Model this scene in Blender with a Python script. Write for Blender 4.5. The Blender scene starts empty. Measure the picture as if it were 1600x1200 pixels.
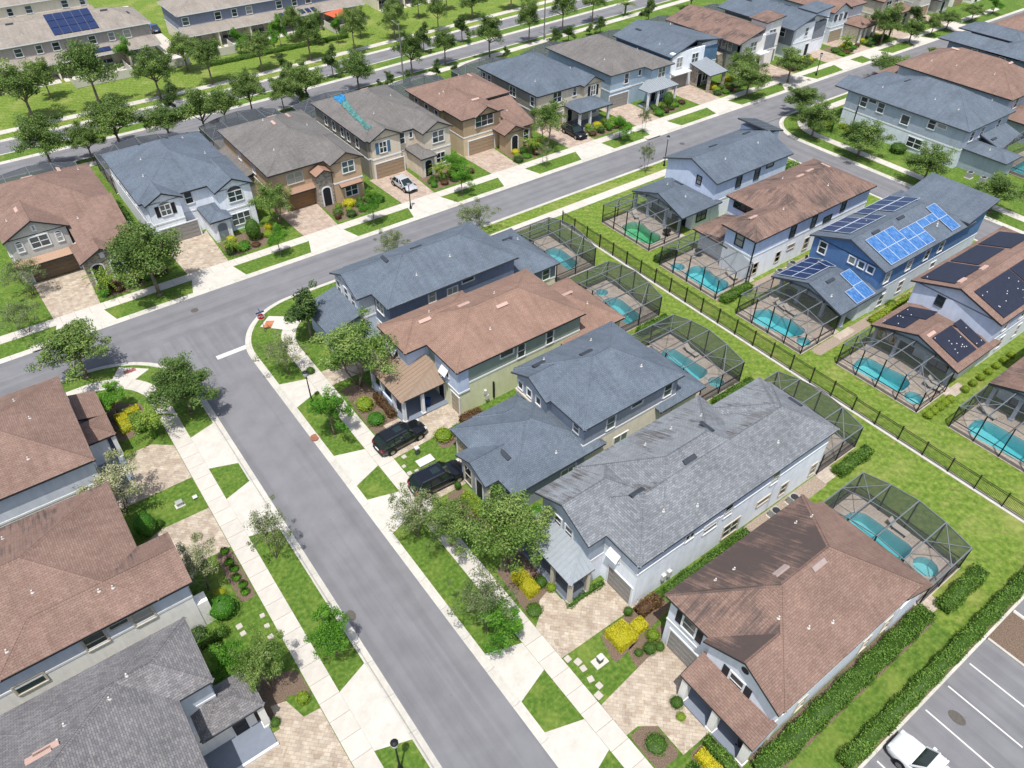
import bpy, math, random
import numpy as np
from mathutils import Vector, Matrix, geometry
R = math.radians
rnd = random.Random(11)
SC = bpy.context.scene
COL = SC.collection

# ------------------------------------------------------------------ camera
_p, _r, _y = R(41.82986), R(0.32626), R(53.2167)
_fw = Vector((math.cos(_y)*math.cos(_p), math.sin(_y)*math.cos(_p), -math.sin(_p)))
_rt = Vector((math.sin(_y), -math.cos(_y), 0)); _up = _rt.cross(_fw)
_rt, _up = math.cos(_r)*_rt+math.sin(_r)*_up, -math.sin(_r)*_rt+math.cos(_r)*_up
cd = bpy.data.cameras.new('camera'); cam = bpy.data.objects.new('camera', cd); COL.objects.link(cam)
cd.sensor_width = 36; cd.lens = 1171.472*36/1600; cd.clip_start = .5; cd.clip_end = 3000
_m = Matrix((_rt, _up, -_fw)).transposed().to_4x4(); _m.translation = Vector((0, 0, 50))
cam.matrix_world = _m; SC.camera = cam
# ------------------------------------------------------------------ light
SUN = Vector((-.25, -.26, 1)).normalized()
w = bpy.data.worlds.new('World'); SC.world = w; w.use_nodes = True
wn = w.node_tree; bg = wn.nodes['Background']
sky = wn.nodes.new('ShaderNodeTexSky'); sky.sky_type = 'NISHITA'; sky.sun_disc = False
sky.sun_elevation = math.asin(SUN.z); sky.sun_rotation = math.atan2(SUN.x, SUN.y)
sky.air_density = 1.0; sky.dust_density = 2.5; sky.ozone_density = .6
hs = wn.nodes.new('ShaderNodeHueSaturation'); hs.inputs['Saturation'].default_value = .85   # a hazy, whitish summer sky
wn.links.new(sky.outputs[0], hs.inputs['Color']); wn.links.new(hs.outputs[0], bg.inputs[0]); bg.inputs[1].default_value = .15
sl = bpy.data.lights.new('sun', 'SUN'); sl.energy = 4.7; sl.angle = R(.53); sl.color = (1, .955, .89)
so = bpy.data.objects.new('sun', sl); COL.objects.link(so); so.rotation_euler = SUN.to_track_quat('Z', 'Y').to_euler()
SC.view_settings.view_transform = 'Standard'; SC.view_settings.look = 'None'
SC.view_settings.exposure = .20; SC.view_settings.gamma = 1
SC.cycles.max_bounces = 5; SC.cycles.diffuse_bounces = 3; SC.cycles.glossy_bounces = 2
SC.cycles.transmission_bounces = 3; SC.cycles.transparent_max_bounces = 14

# ------------------------------------------------------------------ materials
def lin(h, k=.6):
    h = h.lstrip('#'); o = []
    for i in (0, 2, 4):
        c = int(h[i:i+2], 16)/255
        o.append(k*(c/12.92 if c <= .04045 else ((c+.055)/1.055)**2.4))
    return (*o, 1)
class G:
    """tiny node-graph helper"""
    def __init__(s, name):
        s.m = bpy.data.materials.new(name); s.m.use_nodes = True
        s.t = s.m.node_tree; s.b = s.t.nodes['Principled BSDF']; s.o = s.t.nodes['Material Output']
        s.b.inputs['Specular IOR Level'].default_value = .25
    def n(s, typ, **kw):
        d = s.t.nodes.new('ShaderNode'+typ)
        for k, v in kw.items():
            if k.startswith('i_'):
                d.inputs[int(k[2:]) if k[2:].isdigit() else k[2:].replace('_', ' ')].default_value = v
            else: setattr(d, k, v)
        return d
    def l(s, a, b): s.t.links.new(a, b)
    def co(s, which='Object', sc=None):
        c = s.n('TexCoord').outputs[which]
        if sc:
            mp = s.n('Mapping'); mp.inputs['Scale'].default_value = sc; s.l(c, mp.inputs[0]); c = mp.outputs[0]
        return c
    def noise(s, co, scale, detail=3, rough=.55):
        d = s.n('TexNoise'); d.inputs['Scale'].default_value = scale; d.inputs['Detail'].default_value = detail
        d.inputs['Roughness'].default_value = rough; s.l(co, d.inputs['Vector']); return d.outputs['Fac']
    def ramp(s, f, stops):
        d = s.n('ValToRGB'); e = d.color_ramp.elements
        while len(e) < len(stops): e.new(.5)
        for el, (p, c) in zip(e, stops):
            el.position = p; el.color = c if len(c) == 4 else (*c, 1)
        s.l(f, d.inputs[0]); return d.outputs[0]
    def mix(s, a, b, f, mode='MIX'):
        d = s.n('Mix', data_type='RGBA', blend_type=mode)
        for v, i in ((f, 0), (a, 6), (b, 7)):
            if hasattr(v, 'is_linked'): s.l(v, d.inputs[i])
            else: d.inputs[i].default_value = v
        return d.outputs[2]
    def bump(s, f, st=.3, dist=.02):
        d = s.n('Bump'); d.inputs['Strength'].default_value = st; d.inputs['Distance'].default_value = dist
        s.l(f, d.inputs['Height']); s.l(d.outputs[0], s.b.inputs['Normal'])
    def base(s, c, rough=.8):
        s.l(c, s.b.inputs['Base Color']) if hasattr(c, 'is_linked') else setattr(s.b.inputs['Base Color'], 'default_value', c)
        s.b.inputs['Roughness'].default_value = rough
        return s.m
def g1(v): return (v, v, v, 1)
M = {}
def plain(name, hexc, k=.6, rough=.7, var=.1, sc=3, spec=.25, metal=0, rv=0):
    g = G(name); c = lin(hexc, k)
    f = g.noise(g.co(), sc, 4)
    col = g.mix(c, g.ramp(f, [(.3, g1(1-var)), (.7, g1(1+var))]), 1, 'MULTIPLY')
    if rv:
        oi = g.n('ObjectInfo'); col = g.mix(col, g.ramp(oi.outputs['Random'], [(0, g1(1-rv)), (1, g1(1+rv))]), 1, 'MULTIPLY')
    g.b.inputs['Specular IOR Level'].default_value = spec; g.b.inputs['Metallic'].default_value = metal
    M[name] = g.base(col, rough); return g
def stucco(name, hexc, k=.6, lap=0):
    g = G(name); c = lin(hexc, k); co = g.co()
    f = g.noise(co, 1.1, 5); f2 = g.noise(g.co('Object', (2.2, 2.2, .35)), 1.3, 3)
    col = g.mix(c, g.ramp(f, [(.3, g1(.93)), (.7, g1(1.05))]), 1, 'MULTIPLY')
    col = g.mix(col, g.ramp(f2, [(.35, g1(.94)), (.6, g1(1.03))]), 1, 'MULTIPLY')
    if lap:
        wv = g.n('TexWave', wave_type='BANDS', bands_direction='Z', wave_profile='SAW'); wv.inputs['Scale'].default_value = 1/.19/6.2832*3.1416*1.0
        g.l(co, wv.inputs['Vector']); g.bump(wv.outputs['Fac'], .5, .03)
    else: g.bump(g.noise(co, 30, 2), .25, .02)
    M[name] = g.base(col, .85)
def shingle(name, c1, c2, stain=0, k=.6, w=.34, h=.15, mort=.55):
    g = G(name); uv = g.co('UV'); a, b = lin(c1, k), lin(c2, k)
    br = g.n('TexBrick', offset=.5, squash=1.0); br.inputs['Scale'].default_value = 1
    br.inputs['Color1'].default_value = a; br.inputs['Color2'].default_value = b
    br.inputs['Mortar'].default_value = (a[0]*mort, a[1]*mort, a[2]*mort, 1)
    br.inputs['Mortar Size'].default_value = .012; br.inputs['Brick Width'].default_value = w; br.inputs['Row Height'].default_value = h
    br.inputs['Mortar Smooth'].default_value = .2
    g.l(uv, br.inputs['Vector'])
    col = g.mix(br.outputs['Color'], g.ramp(g.noise(g.co(), .35, 4), [(.3, g1(.86)), (.7, g1(1.12))]), 1, 'MULTIPLY')
    col = g.mix(col, g.ramp(g.noise(g.co(), 9, 2), [(.3, g1(.9)), (.7, g1(1.1))]), 1, 'MULTIPLY')
    st = g.noise(g.co('UV', (1.6, .16, 1)), 1.2, 5, .65)
    col = g.mix(col, g.ramp(st, [(.38, g1(.86)), (.55, g1(1.04))]), .7, 'MULTIPLY')
    if stain:
        big = g.noise(g.co(), .33, 3); fine = g.noise(g.co('UV', (3.0, .22, 1)), 1.5, 5, .7)
        mx = g.n('Math', operation='ADD'); g.l(big, mx.inputs[0]); g.l(fine, mx.inputs[1])
        hi = 1.12-.16*stain
        f = g.ramp(mx.outputs[0], [(max(0, (hi-.13)/2), g1(0)), (hi/2+.03, g1(.85))])
        hv = g.n('Math', operation='MULTIPLY'); hv.inputs[1].default_value = .5; g.l(mx.outputs[0], hv.inputs[0])
        f = g.ramp(hv.outputs[0], [(hi/2-.06, g1(0)), (hi/2+.05, g1(.9))])
        col = g.mix(col, (.062, .05, .047, 1), f)
    g.bump(br.outputs['Fac'], -.25, .02)
    M[name] = g.base(col, .9)
# ground kinds
def mk_ground():
    g = G('grass'); co = g.co()
    f1, f2, f3 = g.noise(co, 38, 2), g.noise(co, 2.6, 4), g.noise(co, .22, 3)
    c = g.ramp(f2, [(.26, lin('#557a2a')), (.5, lin('#7b983a')), (.74, lin('#a0b058'))])
    c = g.mix(c, g.ramp(f1, [(.25, g1(.62)), (.75, g1(1.32))]), 1, 'MULTIPLY')
    c = g.mix(c, lin('#b3b46c'), g.ramp(f3, [(.5, g1(0)), (.72, g1(.55))]))
    f4 = g.noise(co, .9, 5, .7); c = g.mix(c, lin('#b9a878'), g.ramp(f4, [(.57, g1(0)), (.72, g1(.62))]))
    wv = g.n('TexWave', wave_type='BANDS', bands_direction='DIAGONAL'); wv.inputs['Scale'].default_value = .42; wv.inputs['Distortion'].default_value = 2.2; wv.inputs['Detail'].default_value = 2; g.l(co, wv.inputs['Vector'])
    c = g.mix(c, g.ramp(wv.outputs['Fac'], [(.2, g1(.93)), (.8, g1(1.06))]), 1, 'MULTIPLY')
    g.bump(f1, .6, .06); M['grass'] = g.base(c, .95)
    g = G('verge_grass'); co = g.co()
    f1, f2, f3 = g.noise(co, 42, 2), g.noise(co, 3.2, 4), g.noise(co, .35, 3)
    c = g.ramp(f2, [(.26, lin('#4a6c22')), (.5, lin('#658832')), (.74, lin('#8ba44c'))])
    c = g.mix(c, g.ramp(f1, [(.25, g1(.6)), (.75, g1(1.32))]), 1, 'MULTIPLY')
    c = g.mix(c, lin('#a3b058'), g.ramp(f3, [(.52, g1(0)), (.75, g1(.5))]))
    g.bump(f1, .6, .06); M['verge_grass'] = g.base(c, .95)
    g = G('asphalt'); co = g.co()
    f1, f2 = g.noise(co, 60, 2), g.noise(co, .5, 5); f3 = g.noise(g.co('UV', (.9, .03, 1)), 1.0, 3)
    c = g.mix(lin('#8c8d92'), g.ramp(f1, [(.3, g1(.86)), (.7, g1(1.14))]), 1, 'MULTIPLY')
    c = g.mix(c, g.ramp(f2, [(.3, g1(.89)), (.7, g1(1.08))]), 1, 'MULTIPLY')
    c = g.mix(c, g.ramp(f3, [(.36, g1(.9)), (.48, g1(.98)), (.53, g1(1.05)), (.7, g1(1.08))]), 1, 'MULTIPLY')
    sp = g.noise(co, 3.1, 2); c = g.mix(c, lin('#55555a'), g.ramp(sp, [(.76, g1(0)), (.8, g1(.6))]))
    g.bump(f1, .3, .02); M['asphalt'] = g.base(c, .92)
    g = G('concrete'); co = g.co(); oi = g.n('ObjectInfo')
    f1, f2 = g.noise(co, 25, 3), g.noise(co, 1.2, 5, .65)
    c = g.mix(lin('#dcd8d0', .66), g.ramp(f2, [(.28, g1(.86)), (.66, g1(1.05))]), 1, 'MULTIPLY')
    c = g.mix(c, g.ramp(f1, [(.3, g1(.94)), (.7, g1(1.05))]), 1, 'MULTIPLY')
    c = g.mix(c, g.ramp(oi.outputs['Random'], [(0, (.95, .945, .93, 1)), (.5, (1, .99, .985, 1)), (1, (1.05, 1.045, 1.03, 1))]), 1, 'MULTIPLY')
    M['concrete'] = g.base(c, .9)
    g = G('apron_concrete'); co = g.co(); c = g.mix(lin('#e4e0d7', .6), g.ramp(g.noise(co, .8, 5, .65), [(.28, g1(.86)), (.6, g1(1.04))]), 1, 'MULTIPLY')
    c = g.mix(c, g.ramp(g.noise(co, 4, 4), [(.3, g1(.95)), (.7, g1(1.03))]), 1, 'MULTIPLY'); M['apron_concrete'] = g.base(c, .9)
    g = G('kerb_concrete'); co = g.co(); oi = g.n('ObjectInfo')
    f1, f2 = g.noise(co, 20, 3), g.noise(co, 1.6, 5, .65)
    c = g.mix(lin('#d8d5cc', .66), g.ramp(f2, [(.28, g1(.82)), (.66, g1(1.06))]), 1, 'MULTIPLY')
    c = g.mix(c, g.ramp(oi.outputs['Random'], [(0, g1(.92)), (1, g1(1.06))]), 1, 'MULTIPLY')
    M['kerb_concrete'] = g.base(c, .9)
    for nm, cs, sc in (('pavers', ('#c6b6a2', '#ddd0bd', '#b5a390', '#c8baab', '#e8decb'), 1), ('pavers_pink', ('#c6b2a2', '#d8c8b8', '#b59e8e', '#cebaac', '#e0d2c2'), 1), ('deck_pavers', ('#d0c2b2', '#dccfc0', '#c2b3a3', '#d2c6bb', '#e4d8c9'), 1)):
        g = G(nm); co = g.co('Object'); mp = g.n('Mapping'); mp.inputs['Rotation'].default_value = (0, 0, R(45 if nm != 'deck_pavers' else 0)); g.l(co, mp.inputs[0])
        br = g.n('TexBrick', offset=.5); br.inputs['Scale'].default_value = 1; br.inputs['Brick Width'].default_value = .42; br.inputs['Row Height'].default_value = .24
        br.inputs['Mortar Size'].default_value = .012; br.inputs['Color1'].default_value = g1(0); br.inputs['Color2'].default_value = g1(1); br.inputs['Mortar'].default_value = g1(.5)
        g.l(mp.outputs[0], br.inputs[0])
        v = g.n('TexVoronoi', feature='F1', distance='CHEBYCHEV'); v.inputs['Scale'].default_value = 2.3; v.inputs['Randomness'].default_value = .75; g.l(mp.outputs[0], v.inputs['Vector'])
        sx = g.n('SeparateColor'); g.l(v.outputs['Color'], sx.inputs[0])
        c = g.ramp(sx.outputs[0], [(i/4, lin(h)) for i, h in enumerate(cs)])
        c2 = g.ramp(br.outputs['Color'], [(i/4, lin(h)) for i, h in enumerate(cs[::-1])])
        c = g.mix(c, c2, .45)
        c = g.mix(c, g.ramp(br.outputs['Fac'], [(0, g1(1)), (1, g1(.78))]), 1, 'MULTIPLY')
        c = g.mix(c, g.ramp(g.noise(co, .7, 4), [(.3, g1(.86)), (.7, g1(1.08))]), 1, 'MULTIPLY')
        M[nm] = g.base(c, .88)
    g = G('mulch'); co = g.co()
    c = g.ramp(g.noise(co, 14, 4, .7), [(.3, lin('#5e4f44')), (.55, lin('#8f7b6b')), (.75, lin('#b5a291'))])
    g.bump(g.noise(co, 22, 3), .8, .06); M['mulch'] = g.base(c, .95)
    g = G('gravel'); co = g.co()
    c = g.ramp(g.noise(co, 9, 4, .7), [(.3, lin('#8d7f74')), (.55, lin('#b6a696')), (.75, lin('#d6cbbf'))])
    M['gravel'] = g.base(c, .95)
mk_ground()
plain('line_paint', '#f1efea', rough=.7, var=.06, sc=8)
plain('red_pad', '#b98078', var=.1); plain('orange_pad', '#d08a63', var=.12); plain('rust_iron', '#a8745c', var=.15); plain('iron', '#6b6660', var=.2, sc=9)
for n, h in (('white_trim', '#eef0f2'), ('cream_trim', '#e4dccb'), ('dark_trim', '#3a3d42'), ('navy_trim', '#2c3340'), ('fascia_grey', '#555a62'), ('shutter_black', '#33333b'), ('shutter_blue', '#5f88a8'),
             ('garage_tan', '#bda58a'), ('garage_brown', '#8d7a66'), ('garage_grey', '#a9a6a2'), ('garage_khaki', '#c0b49c'), ('garage_orange', '#a98560'), ('porch_floor', '#8e98a8'), ('bronze', '#2d2c2e'), ('cage_white', '#c9ced4'),
             ('door_brown', '#4a362b'), ('door_dark', '#2d2f35'), ('sign_red', '#c8202c'), ('sign_white', '#f2f2f2'), ('sign_blue', '#3a5f96'), ('lamp_black', '#26282b'), ('lamp_glass', '#dfe3e6'), ('pole_grey', '#8f8f8a'), ('utility_green', '#54645a'), ('utility_white', '#e6e6e2'), ('ac_grey', '#b8bbb8'), ('rubber', '#1d1d1f'), ('chair_blue', '#2b4f8f'), ('awning_orange', '#e0714f'), ('ring_gold', '#d9a24a'), ('fence_white', '#dcd8ce'), ('stone_white', '#d4cdc3')):
    plain(n, h, rough=.55, var=.05, k=.75 if n in ('white_trim', 'cage_white', 'sign_white', 'fence_white') else .6)
plain('trunk', '#9a8c7c', var=.3, sc=6, rough=.95)
plain('metal_roof', '#a9b2ba', rough=.45, var=.06, spec=.5); plain('metal_roof_tan', '#a8927e', rough=.5, var=.06, spec=.5); plain('metal_roof_dark', '#5d6772', rough=.5, var=.06, spec=.5)
plain('vent_mauve', '#b9a8a4', var=.06); plain('vent_pink', '#d9b9ad', var=.06); plain('vent_dark', '#454d58', var=.08); plain('vent_white', '#e9e6e1', var=.05)
plain('tile_clay', '#c4a48c', var=.2, sc=14); plain('clay_brown', '#b3917c', var=.2, sc=14)
plain('solar_mat', '#33384a', rough=.5, var=.12, sc=2); plain('solar_navy', '#263a68', rough=.35, var=.15, sc=1.5, spec=.5); plain('solar_frame', '#cfdcec', rough=.4); plain('tarp_blue', '#3a92cc', rough=.45, var=.3, sc=2); plain('tarp_teal', '#5d9490', rough=.7, var=.4, sc=2)
def special():
    g = G('glass'); oi = g.n('ObjectInfo')
    c = g.ramp(oi.outputs['Random'], [(0, (.012, .02, .026, 1)), (.55, (.03, .05, .055, 1)), (.78, (.075, .11, .105, 1)), (.82, (.22, .23, .22, 1)), (1, (.3, .3, .28, 1))])
    g.b.inputs['Specular IOR Level'].default_value = .8; M['glass'] = g.base(c, .06)
    g = G('solar_blue'); co = g.co('UV'); w_ = g.noise(g.co('UV', (3, .5, 1)), 3, 4, .7)
    c = g.ramp(w_, [(.3, lin('#2f5c9e')), (.5, lin('#4a82c8')), (.68, lin('#86b6e8'))]); g.b.inputs['Specular IOR Level'].default_value = .7
    M['solar_blue'] = g.base(c, .25)
    g = G('stone'); co = g.co(); v = g.n('TexVoronoi', distance='CHEBYCHEV'); v.inputs['Scale'].default_value = 3.2
    mp = g.n('Mapping'); mp.inputs['Scale'].default_value = (1, 1, 2.2); g.l(co, mp.inputs[0]); g.l(mp.outputs[0], v.inputs['Vector'])
    sx = g.n('SeparateColor'); g.l(v.outputs['Color'], sx.inputs[0])
    c = g.ramp(sx.outputs[0], [(0, lin('#8b857e')), (.35, lin('#bdb3a6')), (.7, lin('#d9cfc0')), (1, lin('#a49a92'))])
    g.bump(v.outputs['Distance'], -.6, .05); M['stone'] = g.base(c, .9)
    # insect screen: a fine dark mesh, part open
    for nm, op, cc in (('screen', .29, (.05, .056, .06, 1)), ('screen_clear', .16, (.05, .056, .06, 1)), ('screen_wall', .55, (.07, .08, .08, 1)), ('screen_far', .6, (.07, .08, .095, 1)), ('screen_dense', .72, (.07, .075, .09, 1))):
        g = G(nm); tr = g.n('BsdfTransparent'); mx = g.n('MixShader'); mx.inputs[0].default_value = op
        g.base(cc, .8); g.l(tr.outputs[0], mx.inputs[1]); g.l(g.b.outputs[0], mx.inputs[2]); g.l(mx.outputs[0], g.o.inputs[0]); M[nm] = g.m
    for nm, ac, dn in (('water', (.2, .82, .86, 1), .42), ('water_green', (.12, .74, .45, 1), .5)):
        g = G(nm); f = g.noise(g.co(), 2.2, 3); tr = g.n('BsdfTransparent'); gl = g.n('BsdfGlossy'); gl.inputs['Roughness'].default_value = .04
        fr = g.n('Fresnel'); fr.inputs[0].default_value = 1.33; mx = g.n('MixShader'); ge = g.n('NewGeometry'); sb = g.n('Math', operation='SUBTRACT', use_clamp=True); g.l(fr.outputs[0], sb.inputs[0]); g.l(ge.outputs['Backfacing'], sb.inputs[1]); g.l(sb.outputs[0], mx.inputs[0]); g.l(tr.outputs[0], mx.inputs[1]); g.l(gl.outputs[0], mx.inputs[2])   # only the outer surface mirrors
        bp = g.n('Bump'); bp.inputs['Strength'].default_value = .15; bp.inputs['Distance'].default_value = .06; g.l(f, bp.inputs['Height']); g.l(bp.outputs[0], gl.inputs['Normal']); g.l(mx.outputs[0], g.o.inputs[0])
        va = g.n('VolumeAbsorption'); va.inputs['Color'].default_value = ac; va.inputs['Density'].default_value = dn; g.l(va.outputs[0], g.o.inputs['Volume']); M[nm] = g.m
    plain('pool_plaster', '#a6dfe4', k=.8, var=.05); plain('pool_plaster_green', '#bfe6d2', k=.75, var=.06)
    for nm, stops in (('leaf_oak', ('#3f5c2a', '#6c8a44', '#9fb86a')), ('leaf_dark', ('#2a4422', '#4e6e36', '#8aa05c')), ('leaf_light', ('#426228', '#6d9040', '#a2b870')), ('leaf_grey', ('#4c6238', '#7c8e5c', '#b0b78c')),
                      ('leaf_bright', ('#3c7420', '#5f9a2e', '#8cc048')), ('leaf_hedge', ('#3c5c20', '#608a34', '#90b054')), ('leaf_yellow', ('#a8a820', '#d8d032', '#f0e850')), ('leaf_lime', ('#6a8a20', '#9cb43a', '#c8cf64')), ('leaf_purple', ('#4e3a2c', '#7a5a40', '#8c8048')), ('leaf_palm', ('#4f7a28', '#86a93e', '#b9c766')), ('leaf_white', ('#6c7c4c', '#a4ac80', '#e4e0cc'))):
        g = G(nm); at = g.n('Attribute', attribute_name='tint'); oi = g.n('ObjectInfo')
        c = g.ramp(at.outputs['Fac'], [(0, lin(stops[0], .72)), (.5, lin(stops[1], .72)), (1, lin(stops[2], .72))])
        c = g.mix(c, g.ramp(oi.outputs['Random'], [(0, (.82, .86, .8, 1)), (1, (1.15, 1.1, 1.05, 1))]), 1, 'MULTIPLY')
        tl = g.n('BsdfTranslucent'); g.l(c, tl.inputs[0]); mx = g.n('MixShader'); mx.inputs[0].default_value = .25
        g.base(c, .6); g.l(g.b.outputs[0], mx.inputs[1]); g.l(tl.outputs[0], mx.inputs[2]); g.l(mx.outputs[0], g.o.inputs[0]); M[nm] = g.m
    for nm, h, mt in (('car_black', '#15171c', 0), ('car_navy', '#12161f', 0), ('car_silver', '#c9ccd0', .35), ('car_white', '#d9dcdf', 0), ('car_blue', '#33507c', .3)):
        g = G(nm); g.b.inputs['Metallic'].default_value = mt; g.b.inputs['Coat Weight'].default_value = .8; g.b.inputs['Coat Roughness'].default_value = .05; M[nm] = g.base(lin(h, .85), .35)
    g = G('car_glass'); g.b.inputs['Specular IOR Level'].default_value = .9; M['car_glass'] = g.base((.012, .022, .022, 1), .05)
    plain('chrome', '#c9ccd0', rough=.2, metal=1, var=0); plain('tail_red', '#a01a1c', rough=.3); plain('head_clear', '#dfe6ea', rough=.15, spec=.6); plain('plastic_black', '#222327', rough=.6)
special()
shingle('sh_slate', '#707d8c', '#7c8998'); shingle('sh_slate_dark', '#6c7988', '#788594')
shingle('sh_grey', '#82878e', '#9da2a9', w=.34, h=.16); shingle('sh_greyw', '#807f83', '#9d9b9c', w=.3, h=.14)
shingle('sh_grey_streak', '#9aa0a7', '#a9afb5', stain=.1); shingle('sh_warmgrey', '#83807e', '#908d8b')
shingle('sh_terra', '#a48576', '#ae9081'); shingle('sh_brown', '#977b70', '#a48a7e', w=.36, h=.16); shingle('sh_brown_stain', '#977b70', '#a48a7e', stain=1.5, w=.36, h=.16)
shingle('sh_brown_light', '#977b70', '#a48a7e', stain=.25, w=.36, h=.16)
shingle('sh_town', '#a9a198', '#b5ada4')

# ------------------------------------------------------------------ mesh helpers
ORG = {}
class MB:
    def __init__(s): s.v, s.f, s.mi, s.uv = [], [], [], []
    def face(s, pts, mi=0, uv=None):
        i = len(s.v); s.v += [tuple(p) for p in pts]; s.f.append(tuple(range(i, i+len(pts)))); s.mi.append(mi); s.uv.append(uv)
    def box(s, x0, x1, y0, y1, z0, z1, mi=0):
        if x0 > x1: x0, x1 = x1, x0
        if y0 > y1: y0, y1 = y1, y0
        i = len(s.v); s.v += [(x, y, z) for z in (z0, z1) for x, y in ((x0, y0), (x1, y0), (x1, y1), (x0, y1))]
        for q in ((3, 2, 1, 0), (4, 5, 6, 7), (0, 1, 5, 4), (1, 2, 6, 5), (2, 3, 7, 6), (3, 0, 4, 7)):
            s.f.append(tuple(i+k for k in q)); s.mi.append(mi); s.uv.append(None)
    def prism(s, pts, z0, z1, mi=0):
        n = len(pts); i = len(s.v); s.v += [(*p, z0) for p in pts]+[(*p, z1) for p in pts]
        a = sum(pts[k][0]*pts[(k+1) % n][1]-pts[(k+1) % n][0]*pts[k][1] for k in range(n))
        o = range(n) if a > 0 else range(n-1, -1, -1); o = list(o)
        s.f += [tuple(i+n+k for k in o), tuple(i+k for k in o[::-1])]; s.mi += [mi, mi]; s.uv += [None, None]
        for k in range(n):
            a_, b_ = o[k], o[(k+1) % n]; s.f.append((i+a_, i+b_, i+n+b_, i+n+a_)); s.mi.append(mi); s.uv.append(None)
    def bar(s, a, b, w, h=None, mi=0):
        a, b = Vector(a), Vector(b); d = (b-a).normalized(); h = h or w
        up = Vector((0, 0, 1)) if abs(d.z) < .95 else Vector((1, 0, 0))
        sx = d.cross(up).normalized()*w/2; sy = sx.cross(d).normalized()*h/2; i = len(s.v)
        for p in (a, b): s.v += [tuple(p+q) for q in (-sx-sy, sx-sy, sx+sy, -sx+sy)]
        for q in ((3, 2, 1, 0), (4, 5, 6, 7), (0, 1, 5, 4), (1, 2, 6, 5), (2, 3, 7, 6), (3, 0, 4, 7)):
            s.f.append(tuple(i+k for k in q)); s.mi.append(mi); s.uv.append(None)
    def tube(s, a, b, r0, r1=None, n=8, mi=0, cap=True):
        a, b = Vector(a), Vector(b); r1 = r0 if r1 is None else r1; d = (b-a).normalized()
        up = Vector((0, 0, 1)) if abs(d.z) < .95 else Vector((1, 0, 0))
        sx = d.cross(up).normalized(); sy = sx.cross(d); i = len(s.v)
        for p, r in ((a, r0), (b, r1)): s.v += [tuple(p+r*(math.cos(t)*sx+math.sin(t)*sy)) for t in (2*math.pi*k/n for k in range(n))]
        for k in range(n): s.f.append((i+k, i+(k+1) % n, i+n+(k+1) % n, i+n+k)); s.mi.append(mi); s.uv.append(None)
        if cap:
            s.f += [tuple(i+n+k for k in range(n)), tuple(i+k for k in range(n-1, -1, -1))]; s.mi += [mi, mi]; s.uv += [None, None]
    def lathe(s, prof, c=(0, 0, 0), n=12, mi=0):
        i = len(s.v)
        for r, z in prof: s.v += [(c[0]+r*math.cos(2*math.pi*k/n), c[1]+r*math.sin(2*math.pi*k/n), c[2]+z) for k in range(n)]
        for j in range(len(prof)-1):
            for k in range(n): s.f.append((i+j*n+k, i+j*n+(k+1) % n, i+(j+1)*n+(k+1) % n, i+(j+1)*n+k)); s.mi.append(mi); s.uv.append(None)
        for j, o in ((0, -1), (len(prof)-1, 1)): s.f.append(tuple(i+j*n+k for k in range(n))[::o]); s.mi.append(mi); s.uv.append(None)
    def poly_holes(s, outer, holes, z, mi=0):
        ls = [[Vector((*p, 0)) for p in outer]]+[[Vector((*p, 0)) for p in h] for h in holes]
        fl = [p for l in ls for p in l]; i = len(s.v); s.v += [(p.x, p.y, z) for p in fl]
        for t in geometry.tessellate_polygon(ls):
            a, b, c = (fl[k] for k in t)
            if (b-a).cross(c-a).z < 0: t = t[::-1]
            s.f.append(tuple(i+k for k in t)); s.mi.append(mi); s.uv.append(None)
    def mesh(s, name, mats, off=(0, 0, 0), smooth=False):
        me = bpy.data.meshes.new(name); ox, oy, oz = off
        me.from_pydata([(x-ox, y-oy, z-oz) for x, y, z in s.v], [], s.f)
        for m in (mats if isinstance(mats, (list, tuple)) else [mats]): me.materials.append(M[m] if isinstance(m, str) else m)
        if any(s.mi): me.polygons.foreach_set('material_index', s.mi)
        if any(u for u in s.uv):
            ul = me.uv_layers.new(name='UVMap'); k = 0; buf = []
            for f, u in zip(s.f, s.uv): buf += [c for p in (u or [(0, 0)]*len(f)) for c in p]
            ul.data.foreach_set('uv', buf)
        if smooth: me.polygons.foreach_set('use_smooth', [True]*len(s.f))
        return me
    def build(s, name, mats, parent=None, off=None, smooth=False):
        if off is None: off = ORG.get(parent.name, (0, 0, 0)) if parent else (0, 0, 0)
        return link(name, s.mesh(name, mats, off, smooth), parent, org=off)
def link(name, me, parent=None, loc=(0, 0, 0), rz=0, org=None, scale=None):
    o = bpy.data.objects.new(name, me); COL.objects.link(o); o.location = loc; o.rotation_euler = (0, 0, rz)
    if scale: o.scale = scale
    if parent: o.parent = parent
    if org is not None: ORG[o.name] = org
    return o
def tag(o, label=None, cat=None, group=None, kind=None):
    for k, v in (('label', label), ('category', cat), ('group', group), ('kind', kind)):
        if v: o[k] = v
    return o
def thing(name, label, cat, loc=(0, 0, 0), rz=0, group=None, kind=None):
    o = link(name, None, None, loc, rz); o.empty_display_size = .3; ORG[o.name] = tuple(loc); return tag(o, label, cat, group, kind)
def copy_tree(o, loc, rz, sc=None, label=None, cat=None, group=None):
    c = o.copy(); COL.objects.link(c); c.location = loc; c.rotation_euler = (0, 0, rz)
    if sc: c.scale = sc
    tag(c, label, cat, group)
    for ch in o.children:
        d = ch.copy(); COL.objects.link(d); d.parent = c
        for g in ch.children:
            e = g.copy(); COL.objects.link(e); e.parent = d
    return c
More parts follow.
